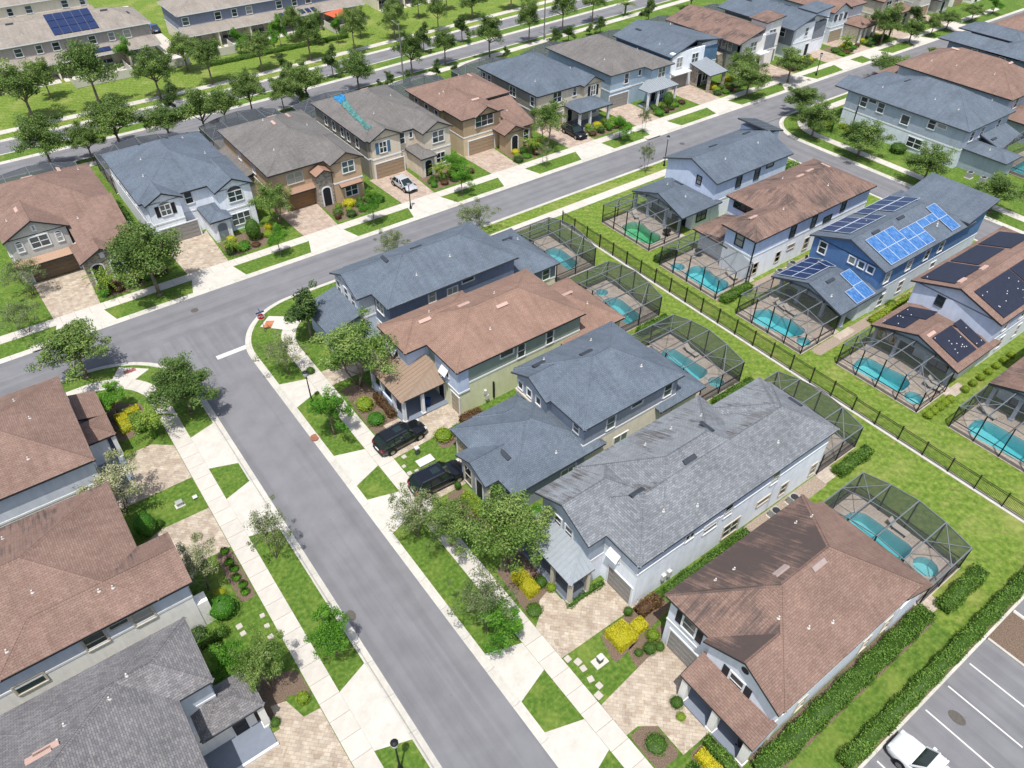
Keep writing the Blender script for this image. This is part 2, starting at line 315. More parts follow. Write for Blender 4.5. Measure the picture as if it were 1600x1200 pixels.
# ------------------------------------------------------------------ pools (holes are cut through lawn, ground and decks)
POOLS = [  # label, plaster, outline, spa (x, y, r)
    ('green-tinted pool inside the cage of the grey-roofed pale blue house', 1, [(63.3, 61.1), (65.2, 61.2), (66.0, 60.3), (65.7, 58.6), (65.9, 56.3), (64.8, 55.5), (63.0, 55.6), (62.4, 58.9)], None),
    ('turquoise pool inside the cage of the blue house with brown roof', 0, [(63.2, 48.9), (64.3, 48.8), (64.8, 47.9), (64.4, 46.3), (64.8, 44.0), (63.6, 43.2), (61.8, 43.2), (61.6, 48.2)], (62.3, 49.9, .85)),
    ('turquoise pool inside the cage of the blue solar-panelled house', 0, [(61.5, 37.8), (62.9, 38.5), (64.4, 37.6), (64.1, 36.4), (64.7, 34.8), (64.5, 32.8), (63.4, 32.5), (62.0, 33.0), (61.0, 37.0)], (62.6, 31.7, .75)),
    ('turquoise pool in the cage with two gold rings on its wall', 0, [(63.2, 26.2), (65.1, 26.5), (65.9, 25.8), (65.9, 24.6), (66.3, 22.0), (65.6, 21.0), (63.6, 20.9), (63.0, 25.4)], (64.0, 19.7, .9)),
    ('turquoise pool in the cage at the right edge of the picture', 0, [(64.2, 14.4), (66.1, 14.5), (66.8, 13.5), (66.9, 9.0), (66.2, 8.2), (64.2, 8.2), (63.6, 13.4)], None),
    ('long turquoise lap pool behind the stained brown roof', 0, [(44.6, 14.6), (45.5, 15.0), (46.9, 14.8), (47.6, 14.1), (47.7, 9.6), (46.0, 9.5), (44.6, 9.5)], (46.8, 8.1, .95)),
    ('pool half hidden behind the grey-roofed white house', 0, [(50.0, 26.5), (52.0, 26.6), (52.2, 25.6), (52.1, 21.8), (50.2, 21.4), (50.0, 22.0)], None),
    ('narrow pool in the cage behind the slate-roofed house with triple windows', 0, [(48.6, 39.2), (49.5, 39.5), (50.5, 39.2), (50.8, 34.4), (49.6, 34.0), (48.6, 34.2)], (50.1, 32.8, .8)),
    ('pool in the cage behind the terracotta-roofed green house', 0, [(50.0, 50.0), (51.5, 50.0), (52.1, 49.1), (51.8, 45.2), (49.4, 45.0), (49.6, 47.0)], (51.3, 51.3, .7)),
    ('pool in the cage behind the slate-roofed house at the street corner', 0, [(51.6, 62.4), (52.6, 62.5), (53.4, 61.4), (53.2, 57.6), (51.2, 57.0), (51.2, 60.0)], None),
    ('pool beside the grey corner house at the upper right', 0, [(120.8, 39.4), (126.5, 39.6), (127, 35.6), (124, 34.6), (121, 35)], None),
]
def rounded(poly, r=.35, n=3):
    out = []; N = len(poly)
    for i in range(N):
        p, a, b = Vector(poly[i]), Vector(poly[i-1]), Vector(poly[(i+1) % N])
        d1, d2 = (a-p), (b-p); k = min(r, d1.length*.4, d2.length*.4); s, e = p+d1.normalized()*k, p+d2.normalized()*k
        for j in range(n+1):
            t = j/n; out.append(tuple((1-t)**2*s+2*t*(1-t)*p+t*t*e))
    return out
for _p in POOLS:   # counter-clockwise outlines
    if sum(a[0]*b[1]-b[0]*a[1] for a, b in zip(_p[2], _p[2][1:]+_p[2][:1])) < 0: _p[2].reverse()
HOLES = []
for lab, gr, pl, spa in POOLS:
    HOLES.append(rounded(pl, .6))
    if spa: HOLES.append([(spa[0]+spa[2]*math.cos(t), spa[1]+spa[2]*math.sin(t)) for t in (2*math.pi*k/14 for k in range(14))])
def inside(h, x0, x1, y0, y1): return x0 < h[0][0] < x1 and y0 < h[0][1] < y1
def arc(cx, cy, r, a0, a1, n=10): return [(cx+r*math.cos(R(a0+(a1-a0)*k/n)), cy+r*math.sin(R(a0+(a1-a0)*k/n))) for k in range(n+1)]
def boff(x): # the boulevard bends away gently towards the right
    return 0 if x < 30 else .078*(x-42) if x > 54 else .078*(x-30)**2/48
BX = [-140, -60, 0, 30, 36, 42, 48, 54, 80, 110, 150, 200, 300]
def bline(y): return [(x, y+boff(x)) for x in BX]

m = MB(); m.face([(-1500, -1500, -1.9), (1500, -1500, -1.9), (1500, 1500, -1.9), (-1500, 1500, -1.9)])
tag(m.build('ground', 'grass'), 'wide grassy ground under the whole estate', 'ground', kind='structure')
def lawn(label, outer, holes=(), matn='grass'):
    m = MB(); m.poly_holes(outer, holes, 0)
    return tag(m.build('lawn', matn), label, 'lawn', kind='structure')
m = MB(); m.poly_holes([(14.7, -60), (28.3, -60), (28.3, 2.25), (43, 2.25), (43, 71.55)]+arc(22.05, 64.2, 7.35, 90, 180), [], 0)
tag(m.build('lawn', 'verge_grass'), 'front lawns and verges of the near row of houses', 'lawn', kind='structure'); m = MB()
m.poly_holes([(58, -60), (97.55, -60), (97.55, 2.25), (58, 2.25)], [], 0); m.poly_holes([(43, 66), (97, 66), (96.5, 68)]+arc(90.2, 64.2, 7.35, 45, 90)+[(43, 71.55)], [], 0)
for ya, yb in ((2.25, 17.2), (17.2, 29.6), (29.6, 41.7), (41.7, 53.8), (53.8, 66)):
    for xa, xb in ((43, 57), (57, 97.55)): m.poly_holes([(xa, ya), (xb, ya), (xb, yb), (xa, yb)], [h for h in HOLES if inside(h, xa, xb, ya, yb)], 0)
tag(m.build('lawn', 'grass'), 'bright back lawns on both sides of the black picket fence', 'lawn', kind='structure')
lawn('lawns of the left block beside the side street', [(-140, -60), (7.45, -60)]+arc(-.9, 63.2, 8.35, 0, 90)+[(-140, 71.55)], (), 'verge_grass')
lawn('lawns of the far row between cross street and boulevard', [(-140, 79.15), (300, 79.15)]+bline(123.1)[::-1], (), 'verge_grass')
lawn('grass median of the boulevard', bline(129.4)+bline(131.9)[::-1], (), 'verge_grass')
lawn('grass beyond the boulevard in front of the townhouses', bline(137.9)+[(300, 500), (-140, 500)])
lawn('lawns of the block right of the right-hand street', [(104.85, -60), (300, -60), (300, 71.55)]+arc(112.2, 64.2, 7.35, 90, 180), [h for h in HOLES if h[0][0] > 97], 'verge_grass')

def road(name, label, rects, z=-.13, flip=False, matn='asphalt'):
    m = MB()
    for x0, x1, y0, y1 in rects:
        p = [(x0, y0), (x1, y0), (x1, y1), (x0, y1)]
        m.face([(*q, z) for q in p], 0, [((q[1], q[0]) if flip else q) for q in p])
    return tag(m.build(name, matn), label, 'road', kind='structure')
road('street', 'side street of grey asphalt running down to the bottom of the picture', [(7.3, 14.9, -60, 63), (-3, 23, 63, 71.9)])
road('street', 'cross street of grey asphalt between the two rows', [(-140, 300, 71.9, 79.3)], flip=True)
road('street', 'right-hand street behind the solar-panelled houses', [(97.4, 105, -60, 63), (89, 113, 63, 71.8)])
def strip_road(label, ya, yb, z=-.13):
    m = MB()
    for a, b in zip(BX, BX[1:]):
        p = [(a, ya+boff(a)), (b, ya+boff(b)), (b, yb+boff(b)), (a, yb+boff(a))]
        m.face([(*q, z) for q in p], 0, [(q[1]-boff(q[0]), q[0]) for q in p])
    return tag(m.build('boulevard', 'asphalt'), label, 'road', kind='structure')
strip_road('near carriageway of the boulevard', 123.5, 129.1); strip_road('far carriageway of the boulevard', 132.2, 137.6)
road('parking_lot', 'grey parking lot at the lower right', [(28.4, 44.9, -40, 2.1), (44.9, 58, -40, -4.5)])
road('parking_lot', 'strip of parking asphalt at the right edge', [(48.6, 58, -4.5, 2.1)])
# painted marks
def mark(name, label, x0, x1, y0, y1, z=-.124, matn='line_paint', cat='road marking', parent=None):
    m = MB(); m.face([(x0, y0, z), (x1, y0, z), (x1, y1, z), (x0, y1, z)]); o = m.build(name, matn)
    return tag(o, label, cat)
mark('stop_line', 'wide white stop line painted at the mouth of the side street', 11.2, 14.4, 65.95, 66.6)
pl_ = thing('stall_lines', 'white painted lines between the parking stalls', 'road marking')
for x in (42.0, 39.2, 36.4, 33.6, 30.8):
    m = MB(); m.face([(x-.06, -3.4, -.124), (x+.06, -3.4, -.124), (x+.06, 1.75, -.124), (x-.06, 1.75, -.124)]); m.build('stall_line', 'line_paint', pl_)
m = MB(); m.face([(48.7, -4.4, -.124), (48.85, -4.4, -.124), (48.85, 2, -.124), (48.7, 2, -.124)]); m.build('stall_line', 'line_paint', pl_)

# kerbs: sections three metres long, and curved ones at the corners
KP = [(0, -.22), (0, -.122), (.40, -.105), (.52, 0), (.65, .012), (.65, -.22)]
def kmesh(L):
    m = MB(); n = len(KP); a, b = .012, L-.012
    m.v = [(a, d, z) for d, z in KP]+[(b, d, z) for d, z in KP]
    m.f = [(k, k+n, (k+1) % n+n, (k+1) % n) for k in range(n)]+[tuple(range(n)), tuple(range(2*n-1, n-1, -1))]
    m.mi = [0]*len(m.f); m.uv = [None]*len(m.f); return m.mesh('kerb_section', 'kerb_concrete')
KM = kmesh(3.0)
def kerb(label, path):
    """path of ('l', p0, p1) with the block on the left and ('a', cx, cy, r, a0, a1): r is the asphalt edge radius"""
    t = thing('kerb', label, 'kerb', kind='structure')
    for s in path:
        if s[0] == 'l':
            p0, p1 = Vector(s[1]), Vector(s[2]); L = (p1-p0).length; n = max(1, round(L/3)); d = (p1-p0)/n; ang = math.atan2(d.y, d.x)
            for k in range(n):
                p = p0+d*k; link('kerb_section', KM, t, (p.x, p.y, 0), ang, scale=(d.length/3, 1, 1))
        else:
            _, cx, cy, r, a0, a1 = s; n = 5; sgn = -1
            for k in range(n):
                m = MB(); A = [a0+(a1-a0)*(k+j/4)/n for j in range(5)]; q = len(KP); da = .06*(1 if a1 > a0 else -1); A[0] += da; A[-1] -= da
                for a in A: m.v += [(cx+(r-d)*math.cos(R(a)), cy+(r-d)*math.sin(R(a)), z) for d, z in KP]
                for j in range(4): m.f += [(j*q+i, (j+1)*q+i, (j+1)*q+(i+1) % q, j*q+(i+1) % q) for i in range(q)]
                m.f += [tuple(range(q)), tuple(range(5*q-1, 4*q-1, -1))]; m.mi = [0]*len(m.f); m.uv = [None]*len(m.f)
                m.build('kerb_section', 'kerb_concrete', t)
    return t
kerb('pale kerb on the house side of the side street, round the stop-sign corner and along the cross street', [('l', (14.05, 64.2), (14.05, -12)), ('a', 22.05, 64.2, 8, 90, 180), ('l', (90.2, 72.2), (22.05, 72.2)), ('a', 90.2, 64.2, 8, 0, 90), ('l', (98.2, -5), (98.2, 64.2))])
kerb('pale kerb on the left side of the side street with the round corner', [('l', (8.1, -12), (8.1, 63.2)), ('a', -.9, 63.2, 9, 0, 90), ('l', (-.9, 72.2), (-45, 72.2))])
kerb('pale kerb along the far side of the cross street', [('l', (-45, 78.5), (216, 78.5))])
kerb('pale kerb of the right-hand corner lot', [('l', (104.2, 64.2), (104.2, 10)), ('a', 112.2, 64.2, 8, 90, 180), ('l', (216, 72.2), (112.2, 72.2))])
for y, s, lab in ((123.75, -1, 'near kerb of the boulevard'), (128.75, 1, 'near kerb of the boulevard median'), (132.55, -1, 'far kerb of the boulevard median'), (137.25, 1, 'far kerb of the boulevard')):
    P = [(x, y+boff(x)) for x in BX[1:]]
    if s < 0: P = P[::-1]
    kerb(lab, [('l', a, b) for a, b in zip(P, P[1:])])
t = thing('kerb', 'straight pale kerb along the parking lot hedge', 'kerb', kind='structure')
for a, b, c, d in [(28.3+3*k+.01, 28.3+3*k+2.99, 2.05, 2.25) for k in range(10)]+[(44.75, 44.93, -4.3, 1.98), (48.4, 48.58, -4.3, 1.98), (44.95, 48.38, -4.48, -4.3)]:
    m = MB(); m.box(a, b, c, d, -.2, .03); m.build('kerb_section', 'kerb_concrete', t)
m = MB(); m.face([(44.93, -4.3, .01), (48.4, -4.3, .01), (48.4, 2.05, .01), (44.93, 2.05, .01)]); tag(m.build('mulch_bed', 'mulch'), 'bare brown planting island in the parking lot', 'mulch bed', kind='structure')

# sidewalks: one slab each
SLAB = {}
def slab(L, w):
    k = (round(L, 2), round(w, 2))
    if k not in SLAB:
        m = MB(); m.box(.018, L-.018, 0, w, -.1, .022); SLAB[k] = m.mesh('slab', 'concrete')
    return SLAB[k]
def walk(label, segs, w=1.5):
    """segs: ('l', p0, p1) slab strip to the left of p0->p1; ('a', cx, cy, r0, r1, a0, a1, n)"""
    t = thing('sidewalk', label, 'sidewalk', kind='structure')
    for s in segs:
        if s[0] == 'l':
            p0, p1 = Vector(s[1]), Vector(s[2]); L = (p1-p0).length; n = max(1, round(L/1.53)); d = (p1-p0)/n; me = slab(d.length, w); ang = math.atan2(d.y, d.x); jb = MB(); jb.face([(0, .01, .008), (L, .01, .008), (L, w-.01, .008), (0, w-.01, .008)]); jo = jb.build('joint_bed', 'gravel', t, off=(0, 0, 0)); jo.location = (p0.x, p0.y, 0); jo.rotation_euler = (0, 0, ang)
            for k in range(n):
                p = p0+d*k; link('slab', me, t, (p.x, p.y, 0), ang)
        else:
            _, cx, cy, r0, r1, a0, a1, n = s
            for k in range(n):
                A = [a0+(a1-a0)*(k+j/3)/n for j in range(4)]; A[0] += .1; A[-1] -= .1; m = MB()
                m.prism([(cx+r0*math.cos(R(a)), cy+r0*math.sin(R(a))) for a in A]+[(cx+r1*math.cos(R(a)), cy+r1*math.sin(R(a))) for a in A[::-1]], -.1, .022); m.build('slab', 'concrete', t)
    return t
walk('concrete sidewalk in front of the near row of houses, turning along the cross street', [('l', (18.88, -6), (18.88, 62.6)), ('a', 24.3, 62.6, 5.42, 6.92, 180, 90, 8), ('l', (24.3, 68.02), (88, 68.02))])
walk('concrete sidewalk in front of the left row with a wide curve at the corner', [('l', (5.09, -6), (5.09, 63.3)), ('a', -1.3, 63.3, 4.89, 6.39, 0, 90, 8), ('l', (-1.3, 69.69), (-40, 69.69))])
walk('concrete sidewalk in front of the far row of houses', [('l', (-40, 81.82), (200, 81.82))])
walk('concrete sidewalk of the right-hand corner lot', [('l', (108.8, 10), (108.8, 63.5)), ('a', 114.2, 63.5, 5.4, 6.9, 180, 90, 7), ('l', (114.2, 68.9), (200, 68.9))])
for y, lab in ((120, 'sidewalk on the near side of the boulevard'), (140, 'sidewalk on the far side of the boulevard')):
    P = [(x, y+boff(x)) for x in BX[1:-1]]; walk(lab, [('l', a, b) for a, b in zip(P, P[1:])], 1.7)
def pad(name, label, poly, matn='concrete', z=.018, z0=-.1, cat=None, holes=None):
    m = MB()
    if holes: m.poly_holes(poly, holes, z)
    else: m.prism(poly, z0, z)
    return tag(m.build(name, matn), label, cat or name.replace('_', ' '), kind='structure')
pad('lane', 'pale concrete lane between the two townhouse rows', [(36.4, 158), (39.8, 158), (39.8, 200), (36.4, 200)], z=.03)
# kerb ramps
pad('kerb_ramp', 'concrete kerb ramp with a red tactile pad at the left corner', [(1.35, 68.78), (3.25, 67.6), (5.0, 68.5), (2.6, 70.6)], z=.02)
tag(MB.build((lambda m: (m.box(2.75, 3.9, 69.0, 69.6, 0, .03), m)[1])(MB()), 'tactile_pad', 'red_pad'), 'red tactile pad on the kerb ramp at the left corner', 'tactile pad')
pad('kerb_ramp', 'concrete kerb ramp at the stop-sign corner', [(18.85, 66.4), (16.9, 68.5), (18.4, 69.8), (20.8, 67.9)], z=.02)
pd = MB(); pd.prism([(17.05, 68.15), (17.7, 67.55), (18.6, 68.6), (17.85, 69.1)], 0, .032); tag(pd.build('tactile_pad', 'orange_pad'), 'orange tactile pad beside the stop sign', 'tactile pad')
# driveway aprons and paver driveways
def apron_y(lab, kx, wx, ky, wy): pad('driveway_apron', 'pale concrete driveway apron of '+lab, [(kx, ky[0]), (kx, ky[1]), (wx, wy[1]), (wx, wy[0])], 'apron_concrete')
def apron_x(lab, ky, wy, kx, wx): pad('driveway_apron', 'pale concrete driveway apron of '+lab, [(kx[0], ky), (kx[1], ky), (wx[1], wy), (wx[0], wy)], 'apron_concrete')
NL = ['the slate-roofed corner house', 'the terracotta-roofed green house', 'the low slate-roofed house', 'the grey-roofed white house', 'the stained brown-roofed house']
for lab, k_, w_ in zip(NL, ((54.27, 58.39), (42.06, 46.42), (35.8, 40.15), (18.39, 22.7), (11.6, 15.83)), ((55.29, 57.53), (43.07, 45.52), (36.75, 39.33), (19.28, 21.8), (12.5, 14.96))): apron_y(lab, 14.7, 17.36, k_, w_)
LL = ['the brown-roofed house at the left corner', 'the big brown-roofed house at left', 'the grey-roofed house at lower left']
for lab, k_, w_ in zip(LL, ((50.72, 56.97), (41.7, 48.1), (20.64, 27.19)), ((51.6, 56.3), (42.49, 47.32), (21.46, 26.32))): apron_y(lab, 7.45, 5.1, k_, w_)
TA = [(-1.66, 4.74, -.9, 4.05), (13.19, 19.59, 13.96, 18.97), (27.96, 34.51, 28.88, 33.72), (42.73, 49.66, 43.4, 48.6), (57.6, 64.05, 58.4, 63.3), (72.0, 78.65, 73.05, 78.3), (86.5, 93.4, 87.3, 92.65), (101.7, 108.15, 102.3, 107.5), (119.7, 128.9, 121.97, 127.9), (136.9, 143.0, 137.8, 142.9), (146.2, 153, 146.7, 152), (161, 168, 162, 167), (176, 183, 177, 182)]
TN = ['the arched stone house', 'the white entry-tower house', 'the tan portal house', 'the tarpaulin house', 'the arched-wing house', 'the taupe hip-porch house', 'the blue-grey sided house', 'the white modern house', 'the brown-slab tower house', 'the yellow-bush modern house', 'the screened-porch house', 'the tan house by the conical tree', 'the last grey far-row house']
for i, (a, b, c, d) in enumerate(TA):
    apron_x(TN[i], 79.15, 81.82, (a, b), (c, d))
    pad('driveway', 'paver driveway of '+TN[i], [(c, 83.34), (d, 83.34), (d+.35, 92.0), (c-.35, 92.0)], 'pavers' if i < 2 else 'pavers_pink', .012)
def drive(lab, poly, m='pavers'): pad('driveway', 'cream paver driveway of '+lab, poly, m, .012)
drive(NL[0], [(18.9, 55.2), (25, 55.2), (25, 57.7), (18.9, 57.7)])
drive(NL[1], [(18.9, 42.95), (21.5, 43.0), (27.6, 43.4), (27.6, 46.2), (21.9, 46.5), (21.9, 47.2), (20.2, 47.2), (20.2, 45.9), (18.9, 45.7)])
drive(NL[2], [(18.9, 36.7), (23.5, 36.7), (26.4, 37.4), (26.4, 40.0), (23.5, 39.6), (18.9, 39.4)])
drive(NL[3], [(18.9, 19.2), (27, 19.1), (27, 22.2), (22.8, 22.3), (21.9, 22.9), (21.9, 24.2), (20.5, 23.8), (19.6, 22.7), (18.9, 22.2)])
drive(NL[4], [(18.9, 12.5), (19.9, 12.5), (21.0, 11.7), (21.0, 9.4), (23.4, 9.4), (23.4, 12.2), (26.5, 12.3), (26.5, 15.9), (18.9, 15.0)])
drive(LL[0], [(3.55, 51.5), (3.55, 56.3), (1.9, 57.6), (.6, 57.6), (.3, 57.0), (-2.6, 57.0), (-2.6, 52.0), (-2.6, 51.5)], 'pavers')
drive(LL[1], [(3.55, 42.4), (3.55, 47.3), (-.5, 47.4), (-1.8, 46.8), (-1.8, 42.4)])
drive(LL[2], [(3.55, 19), (3.55, 26.1), (2.4, 26.2), (1.9, 27.9), (.9, 28.2), (.8, 26.4), (-3.2, 26.4), (-3.2, 19)])
# planting beds
def bed(lab, poly, matn='mulch', z=.008): pad('mulch_bed', lab, rounded(poly, .5), matn, z, -.05, 'mulch bed')
bed('mulch bed in front of the terracotta-roofed house', [(19.0, 46.3), (21.8, 46.6), (21.8, 54), (19.2, 54)])
bed('mulch bed beside the driveway of the green house', [(23.0, 41.4), (26.3, 40.6), (27, 42.8), (23.2, 43.0)])
bed('mulch bed in front of the low slate-roofed house', [(19.4, 31.6), (21.6, 31.4), (22.1, 36.5), (20.4, 36.6)])
bed('mulch bed in front of the grey-roofed white house', [(19.0, 22.8), (20.3, 23.4), (21.9, 24.3), (22.2, 29), (19.4, 28)])
bed('mulch bed with yellow hedges between two driveways', [(21.6, 16.6), (28.2, 17.5), (28.2, 19.0), (22.3, 19.0)])
bed('mulch bed with shrubs left of the brown-roofed garage', [(22.6, 15.3), (26.6, 15.9), (26.6, 16.9), (23.1, 17.0)])
bed('mulch bed with a shrub in front of the brown-roofed porch', [(19.0, 9.6), (20.9, 9.5), (20.9, 12.2), (19.0, 12.4)])
bed('mulch bed along the brown-roofed porch', [(21.3, 5.2), (23.5, 5.2), (23.5, 9.2), (21.2, 9.2)])
bed('mulch strip under the side hedge of the brown-roofed house', [(24, 5.0), (43, 5.0), (43, 6.8), (24, 6.8)])
bed('mulch strip under the parking lot hedge', [(28.6, 2.28), (57, 2.28), (57, 3.25), (28.6, 3.25)])
bed('mulch bed with ornamental grass by the left sidewalk', [(2.3, 36.9), (3.5, 36.9), (3.5, 42.3), (2.2, 42.3)])
bed('mulch bed under the flowering tree at lower left', [(-1, 26.9), (.6, 26.9), (2.2, 28.3), (3.5, 27), (3.5, 29.6), (1.2, 30.5), (-.8, 30.2)])
bed('mulch bed with yellow hedge at the left corner house', [(-.3, 59.5), (2.6, 59.7), (2.8, 63.8), (-.3, 66)])
for i, (a, b, c, d) in enumerate(TA[:11]):
    bed('mulch bed before '+TN[i], [(d+.5, 84.0), (d+4.6, 84.0), (d+7.8, 85.6), (d+7.8, 88.6), (d+.5, 88.8)])
# service covers and patches
def cover(name, label, x, y, r, matn, z=-.125):
    m = MB(); m.lathe([(r, -.02), (r, .004), (r*.8, .007), (r*.78, .004)], (x, y, z), 14); tag(m.build(name, matn), label, 'manhole cover' if 'manhole' in name else 'cover')
cover('manhole_cover', 'round iron manhole cover in the street at the bottom', 11.6, 14.85, .42, 'iron')
cover('manhole_cover', 'round iron manhole cover in the cross street near the corner', 12.2, 75.9, .42, 'iron')
cover('manhole_cover', 'round manhole cover in the cross street near the far corner', 88.6, 74.4, .42, 'iron')
cover('manhole_cover', 'rusty round cover in the kerb beside the young tree', 14.35, 49.6, .45, 'rust_iron', .0)
for lab, x, y, rx, ry in (('dark oval oil patch at the left edge of the side street', 8.5, 31.2, .32, .5), ('dark oval oil patch in a parking stall', 37.6, .2, .42, .6)):
    m = MB(); m.prism([(x+rx*math.cos(t), y+ry*math.sin(t)) for t in (2*math.pi*k/16 for k in range(16))], -.14, -.126); tag(m.build('oil_patch', 'iron'), lab, 'stain')
# pool basins, water and decks
for lab, gr, pl, spa in POOLS:
    t = thing('swimming_pool', lab, 'swimming pool', (pl[0][0], pl[0][1], 0)); o = rounded(pl, .6); P = 'pool_plaster_green' if gr else 'pool_plaster'
    rings = [o]+([[(spa[0]+spa[2]*math.cos(a), spa[1]+spa[2]*math.sin(a)) for a in (2*math.pi*k/14 for k in range(14))]] if spa else [])
    for i, ring in enumerate(rings):
        m = MB(); n = len(ring); ya, yb = min(p[1] for p in ring), max(p[1] for p in ring)
        dp = (lambda p: -.95-.75*(1-(p[1]-ya)/(yb-ya))) if i == 0 else (lambda p: -.75)
        for k in range(n): a, b = ring[k], ring[(k+1) % n]; m.face([(*a, .05), (*b, .05), (*b, dp(b)), (*a, dp(a))])
        m.face([(*p, dp(p)) for p in ring]); m.build('basin' if i == 0 else 'spa_basin', P, t)
        cc = sum((Vector(p) for p in ring), Vector((0, 0)))/n; ri = [tuple(Vector(p)+(cc-Vector(p)).normalized()*.012) for p in ring]; m = MB(); m.face([(*p, -.06) for p in ri]); m.face([(*p, dp(p)+.012) for p in ri[::-1]])
        for k in range(n): a, b = ri[k], ri[(k+1) % n]; m.face([(*a, dp(a)+.012), (*b, dp(b)+.012), (*b, -.06), (*a, -.06)])
        m.build('water' if i == 0 else 'spa_water', 'water_green' if gr else 'water', t)
        c = sum((Vector(p) for p in ring), Vector((0, 0)))/n; m = MB()
        for k in range(n):
            a, b = Vector(ring[k]), Vector(ring[(k+1) % n]); oa, ob = a+(a-c).normalized()*.22, b+(b-c).normalized()*.22
            m.face([(*a, .075), (*b, .075), (*ob, .075), (*oa, .075)]); m.face([(*a, .0), (*b, .0), (*b, .075), (*a, .075)])
        m.build('coping' if i == 0 else 'spa_coping', 'stone_white', t)
# ------------------------------------------------------------------ houses
for n, h, lap in (('w_navy', '#76829a', 1), ('w_beige', '#d6d0c2', 0), ('w_green_shaded', '#93a398', 1), ('w_palegreen', '#ccd0ac', 0), ('w_bluewhite', '#b9c6dc', 0), ('w_grey_shaded', '#9ba3ae', 1), ('w_cream', '#e0d8c6', 0), ('w_blue_shaded', '#c8d2e2', 0), ('w_white', '#e6ecf4', 0), ('w_lav', '#d2d7e2', 0),  # green, grey and blue carry eave shade in the wall colour
                  ('w_steel_shaded', '#c6ccd6', 0), ('w_offwhite', '#e4e2de', 0), ('w_sky_shaded', '#c4d0e4', 0), ('w_azure_shaded', '#bccce6', 0), ('w_royal', '#5c80ac', 1), ('w_ice', '#ccd6de', 0), ('w_peri_shaded', '#bfcadd', 0), ('w_ash', '#a9b4c4', 1), ('w_stone', '#b9b8b2', 0), ('w_tan', '#b89f84', 0), ('w_sand', '#cfc4b2', 0), ('w_khaki', '#a89479', 0), ('w_wheat', '#c8b698', 0), ('w_taupe', '#8f8d86', 1), ('w_bluegrey', '#a3b9ca', 1), ('w_char', '#848a94', 1), ('w_town', '#a39d98', 0), ('w_townblue', '#7f8799', 0), ('w_teal', '#5f7f9c', 1)): stucco(n, h, .97, lap)  # steel, sky, azure and peri have shade mixed into the wall colour
def P4(face, p):
    return {'-y': lambda a, z, d: (a, p-d, z), '+y': lambda a, z, d: (a, p+d, z), '-x': lambda a, z, d: (p-d, a, z), '+x': lambda a, z, d: (p+d, a, z)}[face]
def fbox(m, F, a0, a1, z0, z1, d0, d1, mi=0):
    p, q = F(a0, z0, d0), F(a1, z1, d1); m.box(p[0], q[0], p[1], q[1], min(z0, z1), max(z0, z1), mi)
